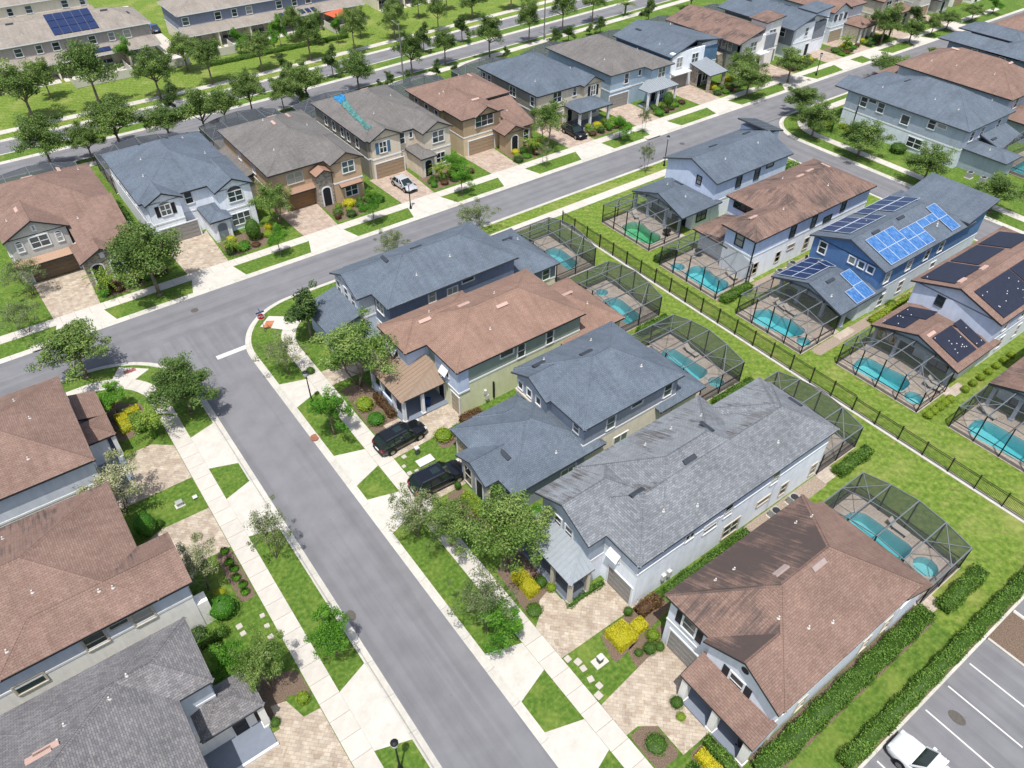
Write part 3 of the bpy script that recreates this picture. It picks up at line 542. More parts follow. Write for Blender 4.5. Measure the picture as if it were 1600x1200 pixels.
class House:
    def __init__(s, label, x, y, trim='white_trim', roof='sh_slate', fascia='fascia_grey', vent='vent_dark', name='house', cat='house'):
        s.t = thing(name, label, cat, (x, y, 0)); s.trim, s.rm, s.fa, s.vm, s.tops = trim, roof, fascia, vent, []
    def box(s, name, mat, x0, x1, y0, y1, z0, z1, parent=None):
        m = MB(); m.box(x0, x1, y0, y1, z0, z1); return m.build(name, mat, parent or s.t)
    def wall(s, x0, x1, y0, y1, z1, lo, hi=None, split=2.95, z0=0):
        if hi:
            w_ = s.box('wall', lo, x0, x1, y0, y1, z0, split); s.box('wall', hi, x0, x1, y0, y1, split, z1)
            s.box('band', s.trim, x0-.04, x1+.04, y0-.04, y1+.04, split-.1, split+.1); return w_
        return s.box('wall', lo, x0, x1, y0, y1, z0, z1)
    def roof(s, polys, mat=None, th=.2, caps=True, name='roof', fascia=None):
        mat = mat or s.rm; mats = mat if isinstance(mat, list) else [mat]; top, fs, caps_ = MB(), MB(), []; ed = {}
        key = lambda p: (round(p[0], 2), round(p[1], 2), round(p[2], 2))
        for pi, item in enumerate(polys):
            po, mi = item if isinstance(item[1], int) else (item, 0)
            V = [Vector(p) for p in po]; n = (V[1]-V[0]).cross(V[2]-V[0]).normalized()
            if n.z < 0: V.reverse(); n = -n
            ux = Vector((0, 0, 1)).cross(n)
            ux = ux.normalized() if ux.length > 1e-4 else Vector((1, 0, 0)); vx = n.cross(ux)
            top.face(V, mi, [(v.dot(ux), v.dot(vx)) for v in V]); fs.face([v-Vector((0, 0, th)) for v in V[::-1]])
            s.tops.append((V, n))
            for a, b in zip(V, V[1:]+V[:1]): ed.setdefault(frozenset((key(a), key(b))), []).append((a, b, n, mi))
        for e in ed.values():
            if len(e) == 1:
                a, b = e[0][:2]; z = Vector((0, 0, th)); fs.face([a, a-z, b-z, b])
            elif caps:
                (a, b, n1, m1), (_, _, n2, m2) = e[:2]; cp = MB(); caps_.append(cp)
                for n_, sg in ((n1, 1), (n2, -1)):
                    d = n_.cross(b-a).normalized()*sg
                    if sg < 0: d = n_.cross(a-b).normalized()
                    if (n1.cross(n2)).length < .05: continue
                    o = n2 if n_ is n1 else n1
                    if d.dot(o) > 0: continue
                    L = (b-a).length; q = [a+n_*.03, b+n_*.03, b+d*.16+n_*.014, a+d*.16+n_*.014]
                    cp.face(q, min(m1, m2), [(0, 0), (0, L), (.15, L), (.15, 0)])
        r = top.build(name, mats, s.t); fs.build('fascia', fascia or s.fa, r)
        for cp in caps_:
            if cp.f: cp.build('ridge_cap', mats, r)
        return r
    def hip(s, x0, x1, y0, y1, z, p, axis=None, gab='', mat=None, wall=None, oh=.4, th=.2, fascia=None, fm=None):
        axis = axis or ('x' if x1-x0 >= y1-y0 else 'y'); f = (lambda a, b, c: (a, b, c)) if axis == 'x' else (lambda a, b, c: (b, a, c))
        if axis == 'y': x0, x1, y0, y1 = y0, y1, x0, x1
        h = (y1-y0)/2; c = (y0+y1)/2; zr = z+h*p; e0, e1 = (x0 if 'n' in gab else x0+h), (x1 if 'p' in gab else x1-h)
        if e1 < e0: e0 = e1 = (e0+e1)/2
        A, B, C_, D, E, F_ = f(x0, y0, z), f(x1, y0, z), f(x1, y1, z), f(x0, y1, z), f(e0, c, zr), f(e1, c, zr)
        g = fm or [0, 0, 0, 0]   # material index: low side, high side, neg end, pos end
        polys = [([A, B, F_, E], g[0]), ([D, C_, F_, E], g[1])]
        if abs(e1-e0) < 1e-3: polys = [([A, B, E], g[0]), ([D, C_, E], g[1])]
        if 'n' not in gab: polys.append(([A, D, E], g[2]))
        if 'p' not in gab: polys.append(([B, C_, F_], g[3]))
        r = s.roof(polys, mat, th, fascia=fascia)
        for ch, xe, sg in (('n', x0, 1), ('p', x1, -1)):
            if ch in gab and wall:
                xa = xe+sg*oh; xb = xa+sg*.12; zt = zr-th*.6; zb = z-.15; m = MB(); T = [(y0+oh, zb), (y1-oh, zb), (y1-oh, z-.02), (c, zt-.02), (y0+oh, z-.02)]
                m.face([f(xa, q, w_) for q, w_ in T]); m.face([f(xb, q, w_) for q, w_ in T[::-1]])
                m.build('gable_wall', wall, s.t)
        return r
    def shed(s, x0, x1, y0, y1, zlo, zhi, low, mat=None, th=.2, seams=0, fascia=None, caps=True):
        zz = {'-x': (zlo, zhi, zhi, zlo), '+x': (zhi, zlo, zlo, zhi), '-y': (zlo, zlo, zhi, zhi), '+y': (zhi, zhi, zlo, zlo)}[low]
        q = [(x, y, z) for (x, y), z in zip(((x0, y0), (x1, y0), (x1, y1), (x0, y1)), zz)]
        r = s.roof([q], mat, th, caps, fascia=fascia)
        if seams: s.seams(r, q, low, mat, seams)
        return r
    def seams(s, r, q, low, mat, step=.45):
        xs, ys = [p[0] for p in q], [p[1] for p in q]; V = [Vector(p) for p in q]; n = (V[1]-V[0]).cross(V[2]-V[0]).normalized()
        if n.z < 0: n = -n
        zf = lambda x, y: V[0].z-(n.x*(x-V[0].x)+n.y*(y-V[0].y))/n.z
        def clip(ax, c):
            pts = []
            for a, b in zip(V, V[1:]+V[:1]):
                if (a[ax]-c)*(b[ax]-c) < 0: t = (c-a[ax])/(b[ax]-a[ax]); pts.append(a+t*(b-a))
            return pts
        ax = 1 if low in ('-x', '+x') else 0; lo, hi = (min(ys), max(ys)) if ax else (min(xs), max(xs)); k = int((hi-lo)/step)
        for i in range(1, k+1):
            c = lo+(hi-lo)*i/(k+1); pp = clip(ax, c)
            if len(pp) == 2: m = MB(); m.bar(pp[0]+n*.02, pp[1]+n*.02, .04, .05); m.build('seam', mat, r)
    def metal_hip(s, x0, x1, y0, y1, z, p, side, mat='metal_roof'):
        """lean-to porch roof: its high edge is against the wall on `side`, hipped at both ends"""
        d = (x1-x0) if side in ('+x', '-x') else (y1-y0); zr = z+d*p; k = min(d, 1.6)
        if side == '+x': q = [[(x0, y0, z), (x0, y1, z), (x1, y1-k, zr), (x1, y0+k, zr)], [(x0, y0, z), (x1, y0, z), (x1, y0+k, zr)], [(x0, y1, z), (x1, y1, z), (x1, y1-k, zr)]]; lows = ('-x', '-y', '+y')
        else: q = [[(x0, y0, z), (x1, y0, z), (x1-k, y1, zr), (x0+k, y1, zr)], [(x0, y0, z), (x0, y1, z), (x0+k, y1, zr)], [(x1, y0, z), (x1, y1, z), (x1-k, y1, zr)]]; lows = ('-y', '-x', '+x')
        r = s.roof(q, mat, .14)
        for f, lw in zip(q, lows): s.seams(r, f, lw, mat)
        return r
    def at(s, x, y):
        best = None
        for V, n in s.tops:
            ins = all(((b.x-a.x)*(y-a.y)-(b.y-a.y)*(x-a.x)) >= -1e-4 for a, b in zip(V, V[1:]+V[:1]))
            if ins:
                z = V[0].z-(n.x*(x-V[0].x)+n.y*(y-V[0].y))/n.z
                if best is None or z > best[0]: best = (z, n)
        return best
    def vents(s, boxes=(), pipes=()):
        for x, y in boxes:
            b = s.at(x, y)
            if not b: continue
            z, n = b; u_ = Vector((0, 0, 1)).cross(n)
            if u_.length < .01: continue
            u_.normalize(); v = n.cross(u_); c = Vector((x, y, z)); m = MB()
            q = [c+u_*a*.65+v*b_*.2+n*h for h, k in ((0, 1), (.13, .8)) for a, b_ in ((-1, -1), (1, -1), (1, 1*k), (-1, 1*k))]
            m.v = [tuple(p) for p in q]; m.f = [(4, 5, 6, 7), (0, 1, 5, 4), (1, 2, 6, 5), (2, 3, 7, 6), (3, 0, 4, 7)]; m.mi = [0]*5; m.uv = [None]*5
            m.build('roof_vent', s.vm, s.t)
        for x, y in pipes:
            b = s.at(x, y)
            if b: m = MB(); m.tube((x, y, b[0]-.05), (x, y, b[0]+.22), .055, n=8); m.lathe([(.13, -.02), (.07, .06)], (x, y, b[0]), 8); m.build('vent_pipe', 'vent_white', s.t)
    def win(s, face, p, a, z, w, h, c=1, r=2, trim=None, sh=None, tw=.11, arch=False):
        F = P4(face, p); m = MB(); a0, a1, z0, z1 = a-w/2, a+w/2, z, z+h
        fbox(m, F, a0-tw, a0, z0-tw, z1+tw, -.02, .07); fbox(m, F, a1, a1+tw, z0-tw, z1+tw, -.02, .07)
        fbox(m, F, a0, a1, z1, z1+tw, -.02, .068); fbox(m, F, a0-.06, a1+.06, z0-tw, z0, -.02, .1)
        for k in range(1, c): x = a0+w*k/c; fbox(m, F, x-.05, x+.05, z0, z1, 0, .055)
        for k in range(1, r): q = z0+h*k/r; fbox(m, F, a0, a1, q-.035, q+.035, 0, .05)
        for x in (a0, a1-.045): fbox(m, F, x, x+.045, z0, z1, 0, .05)
        o = m.build('window', trim or s.trim, s.t); m = MB()
        m.face([F(a0, z0, .02), F(a1, z0, .02), F(a1, z1, .02), F(a0, z1, .02)]); m.build('pane', 'glass', o)
        if arch:
            m = MB(); n = 8; pts = [(a+(w/2)*math.cos(math.pi*k/n), z1+tw+w*.32*math.sin(math.pi*k/n)) for k in range(n+1)]
            po = [(a+(w/2+tw)*math.cos(math.pi*k/n), z1+tw-.02+(w*.32+tw)*math.sin(math.pi*k/n)) for k in range(n+1)]
            for k in range(n): m.face([F(*pts[k], .07), F(*pts[k+1], .07), F(*po[k+1], .07), F(*po[k], .07)]); m.face([F(*po[k], .07), F(*po[k+1], .07), F(*po[k+1], 0), F(*po[k], 0)])
            m.build('arch_trim', trim or s.trim, o); m = MB(); m.face([F(*q, .03) for q in pts]); m.build('pane', 'glass', o)
        if sh:
            for x in (a0-tw-.5, a1+tw): m = MB(); fbox(m, F, x, x+.5, z0-.05, z1+.05, 0, .05); [fbox(m, F, x+.05, x+.45, z0+h*k/8, z0+h*k/8+.05, .05, .065) for k in range(8)]; m.build('shutter', sh, s.t)
    def garage(s, face, p, a, w=4.9, h=2.2, mat='garage_tan'):
        F = P4(face, p); m = MB()
        for i in range(4):
            fbox(m, F, a-w/2, a+w/2, h*i/4+.012, h*(i+1)/4-.012, -.02, .03)
            for k in range(4): fbox(m, F, a-w/2+w*(k+.12)/4, a-w/2+w*(k+.88)/4, h*(i+.2)/4, h*(i+.8)/4, .03, .045)
        g = m.build('garage_door', mat, s.t); m = MB()
        fbox(m, F, a-w/2-.14, a-w/2, 0, h+.14, -.02, .07); fbox(m, F, a+w/2, a+w/2+.14, 0, h+.14, -.02, .07); fbox(m, F, a-w/2, a+w/2, h, h+.14, -.02, .07); m.build('frame', s.trim, g)
    def door(s, face, p, a, w=1.0, h=2.15, mat='door_dark', z=.05):
        F = P4(face, p); m = MB(); fbox(m, F, a-w/2, a+w/2, z, z+h, -.02, .03); fbox(m, F, a-w*.3, a+w*.3, z+h*.55, z+h*.9, .03, .045); fbox(m, F, a-w*.3, a+w*.3, z+h*.1, z+h*.45, .03, .045); d = m.build('door', mat, s.t)
        m = MB(); fbox(m, F, a-w/2-.1, a-w/2, z, z+h+.1, -.02, .07); fbox(m, F, a+w/2, a+w/2+.1, z, z+h+.1, -.02, .07); fbox(m, F, a-w/2, a+w/2, z+h, z+h+.1, -.02, .07); m.build('frame', s.trim, d)
        m = MB(); q = F(a+w*.38, z+1, .06); m.tube(F(a+w*.38, z+1, .02), F(a+w*.38, z+1, .09), .035); m.build('handle', 'chrome', d)
    def arch(s, face, p, a, w=1.3, h=2.5, mat='door_dark', trim=None, z=.1):
        F = P4(face, p); n = 10; pts = [(a+w/2, z)]+[(a+w/2*math.cos(math.pi*k/n), z+h-w*.35+w*.35*math.sin(math.pi*k/n)) for k in range(n+1)]+[(a-w/2, z)]
        po = [(a+w/2+.16, z)]+[(a+(w/2+.16)*math.cos(math.pi*k/n), z+h-w*.35+(w*.35+.16)*math.sin(math.pi*k/n)) for k in range(n+1)]+[(a-w/2-.16, z)]
        m = MB()
        for k in range(len(pts)-1): m.face([F(*pts[k], .06), F(*pts[k+1], .06), F(*po[k+1], .06), F(*po[k], .06)]); m.face([F(*po[k], .06), F(*po[k+1], .06), F(*po[k+1], -.01), F(*po[k], -.01)]); m.face([F(*pts[k], .06), F(*pts[k+1], .06), F(*pts[k+1], -.01), F(*pts[k], -.01)])
        o = m.build('archway', trim or s.trim, s.t); m = MB(); m.face([F(*q, .015) for q in pts]); m.build('opening', mat, o)
    def col(s, x, y, z1, w=.3, mat=None, z0=0):
        m = MB(); m.box(x-w/2, x+w/2, y-w/2, y+w/2, z0, z1); m.box(x-w/2-.05, x+w/2+.05, y-w/2-.05, y+w/2+.05, z0, z0+.3); m.box(x-w/2-.05, x+w/2+.05, y-w/2-.05, y+w/2+.05, z1-.18, z1-.01); m.build('column', mat or s.trim, s.t)
    def awning(s, face, p, a, z, w=1.1, d=.55, h=.75, mat='white_trim'):
        F = P4(face, p); m = MB(); n = 6
        for k in range(n):
            t0, t1 = k/n, (k+.86)/n; m.face([F(a-w/2, z-h*t0, .04+d*t0), F(a+w/2, z-h*t0, .04+d*t0), F(a+w/2, z-h*t1, .06+d*t1), F(a-w/2, z-h*t1, .06+d*t1)])
        for x in (a-w/2, a+w/2): m.bar(F(x, z, .04), F(x, z-h, .05+d), .04)
        m.build('awning', mat, s.t)
WS = 'white_trim'
# ---- near row, fronts towards the side street -------------------------------------------------
h = House('slate-roofed navy two-storey house at the stop-sign corner', 33, 60.5)
h.wall(26.62, 42.2, 56.2, 64.9, 5.75, 'w_beige', 'w_navy', 2.3); h.wall(24.9, 27, 59.5, 64.85, 5.75, 'w_bluewhite', 'w_steel_shaded'); h.wall(42.1, 48.0, 55.95, 64.7, 2.95, 'w_beige', 'w_navy', 1.0)
h.hip(26.2, 42.6, 55.8, 65.3, 5.8, .46, mat='sh_slate'); h.hip(24.5, 32, 59.1, 65.22, 5.802, .46, 'x', 'n', wall='w_steel_shaded'); h.hip(40.5, 48.4, 55.55, 65.1, 3, .4, 'x')
h.shed(20.9, 24.95, 59.0, 65.2, 2.9, 4.0, '-x'); h.wall(21.4, 25, 59.5, 64.8, 2.9, 'w_bluewhite')
for y in (64.1, 62.4, 60.9): h.win('-x', 24.9, y, 3.7, .8, 1.5)
h.win('-x', 26.62, 58.3, 3.8, 1.4, 1.4, 2); h.garage('-x', 26.62, 57.6, 2.6); h.win('-y', 56.2, 36.1, 5.0, 1.5, .5, 1, 1); h.win('-y', 56.2, 31.6, 4.2, .8, 1.4); h.win('-y', 56.2, 34.1, 3.4, 1.2, 1.6, 2); h.win('-y', 55.95, 46.6, 1.2, 1, 1.3)
h.vents([(29.5, 61.8), (33.2, 61.6), (45, 61.2)], [(31, 58), (35.5, 58.6), (46.6, 61.4)])

h = House('terracotta-roofed house with pale green side wall and tan metal porch roof', 34, 48.6, roof='sh_terra', fascia='dark_trim', vent='vent_pink')
h.wall(26.8, 41.4, 44.05, 53.1, 5.75, 'w_palegreen', 'w_green_shaded', 3.6); h.wall(24.45, 27.2, 49.2, 53.75, 5.75, 'w_beige', 'w_bluewhite'); h.wall(41.2, 46.8, 43.85, 52.4, 2.95, 'w_palegreen')  # darker green upper wall has the eave shade painted in
h.box('wall', 'w_bluewhite', 26.75, 27.9, 44.0, 48.0, 2.9, 5.74); h.box('corner_trim', WS, 26.7, 27.95, 43.96, 48.05, 2.72, 2.9)
h.hip(26.4, 41.8, 43.65, 53.5, 5.8, .46); h.hip(24.05, 34, 48.75, 54.15, 5.803, .46, 'x'); h.hip(39, 47.2, 43.45, 52.75, 3, .38, 'x')
h.metal_hip(21.7, 26.4, 45.95, 52.6, 3.0, .3, '+x', 'metal_roof_tan')
h.box('porch_floor', 'porch_floor', 21.9, 26.8, 46.1, 52.4, 0, .14); h.box('porch_rail', 'w_bluewhite', 21.95, 22.1, 48.2, 52.3, .1, 1.1)
for x, y in ((22.1, 46.3), (22.1, 48.2), (22.1, 50.4), (22.1, 52.3), (24.1, 46.3)): h.col(x, y, 2.95)
h.awning('-x', 26.75, 46.0, 4.9); h.win('-x', 26.75, 46.0, 3.7, .8, 1.2); h.awning('-x', 24.45, 52.0, 4.9, 2.2); h.win('-x', 24.45, 51.6, 3.8, 1.4, 1.1, 2)
h.garage('-x', 26.8, 44.75, 1.3, 2.2, 'garage_khaki'); h.door('+y', 46.5, 26.3, .9) if False else h.door('-x', 26.8, 47.2, .95)
h.win('-y', 44.05, 32.3, 4.75, 1.5, .55, 1, 1); h.win('-y', 44.05, 34.0, 3.75, .85, 1.5); h.win('-y', 44.05, 37.5, 3.75, .85, 1.5)
h.vents([(34.3, 47.6), (31.6, 50.2), (27.6, 50.9), (43.5, 48.6)], [(31.8, 46), (35, 49.8), (44.5, 46.5), (28.5, 51.5), (43, 46)])
for z, w_ in ((.6, .35), (1.3, .25)): h.box('meter_box', 'utility_white', 29.3+w_, 29.3+2*w_, 43.8, 44.05, z, z+.5)
h.box('downpipe', 'bronze', 30.6, 30.75, 43.9, 44.05, .3, 2.3)

h = House('low-fronted slate-roofed grey house with three small square front windows', 35, 36.3)
h.wall(31.35, 42.5, 31.75, 40.8, 5.75, 'w_cream', 'w_grey_shaded', 3.3); h.wall(30.9, 32, 36.2, 40.55, 5.75, 'w_cream', 'w_grey_shaded', 3.3); h.wall(23.9, 31.4, 31.5, 40.2, 2.95, 'w_grey_shaded'); h.wall(22.55, 24, 33.6, 37.3, 2.95, 'w_grey_shaded'); h.wall(42.4, 45.6, 31.7, 38, 2.95, 'w_cream')  # upper grey holds part of the eave shade in its colour
h.hip(30.95, 42.9, 31.35, 41.2, 5.8, .46, 'x'); h.hip(30.48, 36, 35.85, 40.95, 5.803, .46, 'x', 'n', wall='w_grey_shaded')
h.hip(23.5, 33.5, 31.08, 40.55, 3.0, .42, 'x'); h.hip(22.18, 29, 33.2, 37.7, 3.003, .42, 'x', 'n', wall='w_grey_shaded'); h.hip(25.95, 31, 36.6, 40.6, 3.04, .42, 'x'); h.hip(40, 46, 31.0, 38.4, 3.0, .4, 'x')
for y in (40.0, 38.7, 37.4): h.win('-x', 30.9, y, 4.25, .62, .8, 1, 1)
h.box('sill_band', 'cream_trim', 30.7, 30.95, 36.2, 40.6, 3.75, 3.95); h.win('-x', 31.35, 32.75, 4.3, .7, .9)
h.win('-y', 31.75, 34.4, 3.7, .95, 1.4); h.win('-y', 31.75, 37.4, 4.8, 1.3, .45, 1, 1); h.win('-y', 31.75, 41.3, 3.8, .95, 1.4); h.win('-y', 31.75, 35.9, 1.1, 1.6, .9, 2, 1); h.win('-y', 31.48, 29.6, 1.1, 1.6, .9, 2, 1)
h.door('-x', 22.55, 34.6, .9); h.win('-x', 22.55, 36.3, .4, 1.0, 2.0, 1, 2, trim='cream_trim'); h.garage('-x', 23.9, 38.8, 2.4, 2.2, 'garage_khaki'); h.door('-y', 33.6, 23.3, .9, 2.2); h.col(22.6, 33.5, 2.95, .3, 'cream_trim'); h.win('-x', 23.9, 32.4, .9, .8, 1.3)
h.vents([(36.2, 37.4), (32.6, 39.6), (25.2, 34.6)], [(39.5, 33.7), (33.5, 40), (28.9, 32.4), (38.5, 39.3)])

h = House('large grey-shingled white house with silver metal porch roof', 36, 23.7, roof=['sh_grey', 'sh_grey_streak'])
h.wall(25.7, 41.3, 19.3, 28.3, 5.75, 'w_white', 'w_blue_shaded', 4.05); h.wall(41.25, 47.85, 19.3, 25.8, 5.75, 'w_white', 'w_blue_shaded', 4.05); h.wall(24.1, 26, 22.75, 28.2, 5.75, 'w_lav', 'w_ash')  # bluish upper side walls: eave shade put into the colour
F4 = [0, 1, 0, 0]
h.hip(25.3, 48.2, 18.95, 26.2, 5.8, .5, 'x', fm=F4); h.hip(27.5, 41.8, 18.98, 28.75, 5.804, .5, 'x', fm=F4); h.hip(23.6, 31, 22.35, 28.62, 5.806, .5, 'x', 'n', wall='w_ash', fm=F4); h.hip(41, 47.95, 19.3, 27.2, 5.795, .42, 'x', fm=F4)
h.metal_hip(21.8, 24.2, 22.0, 28.6, 3.0, .42, '+x'); h.box('porch_floor', 'porch_floor', 22, 24.2, 22.2, 28.4, 0, .14)
for y in (22.3, 24.3, 26.4, 28.3): h.col(22.15, y, 2.95, .3, 'cream_trim')
h.col(23.85, 22.3, 2.95, .3, 'cream_trim')
for y in (23.3, 25.35, 27.4): m = MB(); m.face([(22.1, y-.85, .2), (22.1, y+.85, .2), (22.1, y+.85, 2.8), (22.1, y-.85, 2.8)]); m.build('screen_panel', 'screen', h.t)
m = MB(); m.face([(22.35, 22.25, .2), (23.7, 22.25, .2), (23.7, 22.25, 2.8), (22.35, 22.25, 2.8)]); m.build('screen_panel', 'screen', h.t)
h.win('-x', 24.1, 26.3, 3.7, .8, 1.15); h.win('-x', 24.1, 25.0, 3.7, .8, 1.15); h.awning('-x', 25.7, 21.5, 4.75, 1.1); h.win('-x', 25.7, 21.5, 3.6, .8, 1.1); h.garage('-x', 25.7, 20.75, 2.4, 2.2, 'garage_grey'); h.win('-x', 24.1, 23.3, .5, .7, 1.9)
for x, z, w_, hh, c in ((31, 4.1, .9, .7, 2), (33.4, 3.35, 1.5, .9, 1), (35.3, 3.7, .9, 1.4, 1), (40.9, 3.7, .9, 1.4, 1), (36.4, .5, 1.8, 1.5, 2), (40.2, 1.7, 1.5, .5, 1), (42.9, .9, .8, 1.3, 1), (47.0, .7, .7, 1.2, 1)): h.win('-y', 19.3, x, z, w_, hh, c, 1 if hh < .8 else 2, trim='cream_trim' if z < 3 else None)
for x in (28.6, 29.2): h.box('meter_box', 'utility_white', x, x+.35, 19.05, 19.3, 1.0, 1.6)
h.vents([(28.8, 23.1), (34, 22.9), (37.5, 24.4), (47.4, 23.0)], [(29.5, 21), (42, 20.6), (33, 26.5), (36, 26.6), (38.8, 26), (32.2, 20.1)])

h = House('brown-roofed white house with heavy dark stains on its roof', 33, 11.4, roof=['sh_brown', 'sh_brown_stain', 'sh_brown_light'], fascia='dark_trim', vent='vent_mauve')
h.wall(25.6, 39.5, 6.85, 16.0, 5.75, 'w_lav', 'w_lav'); h.wall(25.2, 26, 6.9, 12.2, 5.75, 'w_lav', 'w_lav', 3.2); h.wall(39.4, 42.6, 6.7, 15.6, 2.95, 'w_lav')
zr = 5.8+4.95*.58
h.roof([([(25.2, 6.45, 5.8), (39.9, 6.45, 5.8), (35, 11.4, zr), (30.1, 11.4, zr)], 0), ([(25.2, 16.4, 5.8), (39.9, 16.35, 5.8), (35, 11.4, zr), (30.1, 11.4, zr)], 1), ([(25.2, 6.45, 5.8), (25.2, 16.4, 5.8), (30.1, 11.4, zr)], 2), ([(39.9, 6.45, 5.8), (39.9, 16.35, 5.8), (35, 11.4, zr)], 0)])
h.hip(24.75, 33, 6.5, 12.5, 5.804, .56, 'x', 'n', wall='w_lav', fm=[0, 1, 0, 0])
h.roof([([(38.3, 6.42, 5.6), (38.3, 16.0, 5.6), (43.1, 16.0, 3.0), (43.1, 6.36, 3.0)], 0)])
h.shed(23.3, 25.3, 6.5, 12.5, 3.0, 3.95, '-x'); h.box('porch_floor', 'porch_floor', 23.4, 25.6, 6.8, 12.2, 0, .16)
for y in (6.95, 9.5, 12.1): h.col(23.65, y, 2.95, .5, 'w_offwhite')
h.win('-x', 25.6, 14.2, 3.7, 1.1, 1.3, 1, 2, sh='shutter_black'); h.win('-x', 25.2, 9.75, 3.45, 1.05, 1.35, 1, 2, sh='shutter_black'); m = MB(); m.tube((25.12, 9.5, 6.15), (25.2, 9.5, 6.15), .28, n=14); m.build('gable_vent', 'shutter_black', h.t)
h.garage('-x', 25.6, 14.2, 2.5, 2.2, 'garage_grey'); h.door('-x', 25.2, 8.2, 1.0, 2.2); h.win('-x', 25.2, 10.8, .6, 1.2, 1.6)
for x, z, w_, hh in ((28.9, .9, .8, 1.3), (33.4, 3.6, .9, 1.2), (36.0, .9, .8, 1.4), (38.6, .9, .8, 1.3), (31.0, 3.8, 1.2, .5)): h.win('-y', 6.85, x, z, w_, hh, 1, 1 if hh < .8 else 2, trim='cream_trim')
h.vents([(31.2, 12.2), (33.4, 11.0)], [(31.8, 8.2), (30, 8.8), (29.8, 14.6), (28.2, 14.8), (36.4, 14.6), (37.6, 14.2), (28.6, 10.2)])
def pipes_for(h, pts):
    for x, y, z1 in pts: m = MB(); m.box(x-.05, x+.05, y-.05, y+.05, .1, z1); m.bar((x, y, z1), (x, y-.3, z1+.25), .08); m.build('downpipe', 'white_trim', h.t)
pipes_for(h, [(39.3, 6.78, 5.3), (26.1, 6.8, 5.3)])
# ---- left row, fronts towards the side street --------------------------------------------------
h = House('brown-roofed pale house at the left street corner', -9, 58, roof='sh_brown', fascia='dark_trim', vent='vent_white')
h.wall(-22, -2.7, 52.3, 63.9, 5.75, 'w_offwhite', 'w_steel_shaded', 3.1); h.wall(-3.2, -1.2, 57.6, 63.9, 2.95, 'w_steel_shaded')  # duller upper wall paints eave shade over off-white
h.hip(-22.4, -2.4, 51.9, 64.35, 5.8, .42, 'x')
h.hip(-4.2, -.3, 57.3, 60.6, 3.0, .38, 'x'); h.shed(-2.5, -.3, 60.4, 64.3, 2.95, 3.5, '+x')
h.box('porch_floor', 'porch_floor', -2.7, -.5, 54.2, 60.5, 0, .14); h.col(-.6, 57.6, 2.95, .35); h.col(-.6, 60.3, 2.95, .35); h.garage('+x', -2.7, 54.6, 4.2, 2.2, 'garage_grey'); h.win('+x', -2.7, 61.8, 3.6, 1.2, 1.4, 2); h.door('+x', -1.2, 59.0)
h.win('+x', -1.2, 61.8, .9, 1.4, 1.4, 2); h.vents([], [(-6, 61.2), (-5.4, 58.3), (-6.5, 54), (-9, 55)])
h = House('big brown-roofed pale house in the middle of the left edge', -9, 42, roof=['sh_brown', 'sh_brown_light'], fascia='dark_trim', vent='vent_white')
h.wall(-24, -.45, 36.65, 40.6, 5.75, 'w_offwhite', 'w_steel_shaded', 3.9); h.wall(-24, -2.6, 40.5, 48.5, 5.75, 'w_offwhite', 'w_steel_shaded', 3.9)  # upper tint stands in for eave shade on the off-white wall
h.hip(-24.4, -2.2, 36.24, 48.95, 5.8, .42, 'x', fm=[0, 1, 0, 0]); h.hip(-12, -.02, 36.22, 41.4, 5.806, .42, 'x', 'p', wall='w_steel_shaded', fm=[0, 1, 0, 0])
h.garage('+x', -2.6, 44.8, 4.3, 2.2, 'garage_grey'); h.win('+x', -2.6, 45.5, 3.7, 1.2, 1.4, 2); h.win('+x', -.45, 38.6, 3.7, 1.2, 1.4, 2); h.door('+x', -.45, 39.8)
for x, z, w_, hh, c in ((-6.65, 3.85, 1.3, 1.3, 1), (-5.05, 4.75, 1.2, .35, 1), (-3.6, 3.8, 1.3, 1.2, 1), (-10.9, 3.2, 1.7, .9, 1)): h.win('-y', 36.65, x, z, w_, hh, c, 1 if hh < 1 else 2, trim='cream_trim')
h.box('porch_wall', 'w_offwhite', -.46, .35, 36.7, 37.6, 0, 2.6); h.vents([], [(-4.4, 38.2), (-5.2, 38.4), (-8.6, 40.2), (-11, 37.6), (-9.5, 46.8), (-10.6, 46)])
h = House('grey-shingled white house at the lower left corner', -9, 28, roof='sh_greyw', vent='vent_pink')
h.wall(-24, -1.7, 28.9, 33.45, 5.75, 'w_offwhite', 'w_steel_shaded', 3.6); h.wall(-24, -3.85, 18.4, 29, 5.75, 'w_offwhite', 'w_steel_shaded', 3.6); h.wall(-3.9, -.2, 27.6, 29.6, 2.95, 'w_offwhite')  # upper wall tinted with eave shade above plain off-white
h.hip(-24.4, -3.45, 18, 33.85, 5.8, .4, 'x'); h.hip(-14, -1.35, 28.5, 33.88, 5.806, .4, 'x', ''); h.hip(-3.45, .58, 26.85, 29.95, 3.0, .36, 'x')
h.box('porch_floor', 'porch_floor', -3.85, .3, 25.6, 27.7, 0, .14); h.box('porch_step', 'white_trim', -3.4, .35, 25.45, 25.62, 0, .2); h.col(.25, 27.2, 2.95, .45, 'w_offwhite'); h.col(.25, 29.5, 2.95, .45, 'w_offwhite'); h.door('-y', 27.6, -1.2, .9); h.garage('+x', -3.85, 22, 4.8)
h.vents([(-10.4, 28.6), (-10.0, 28.75)], [(-5.4, 31.2), (-6.6, 30.2), (-9, 29.9), (-9.4, 28.9)])
m = MB()
m.bar((-12, 33.7, 5.62), (-2, 33.7, 5.62), .06); m.build('gutter', 'dark_trim', h.t)
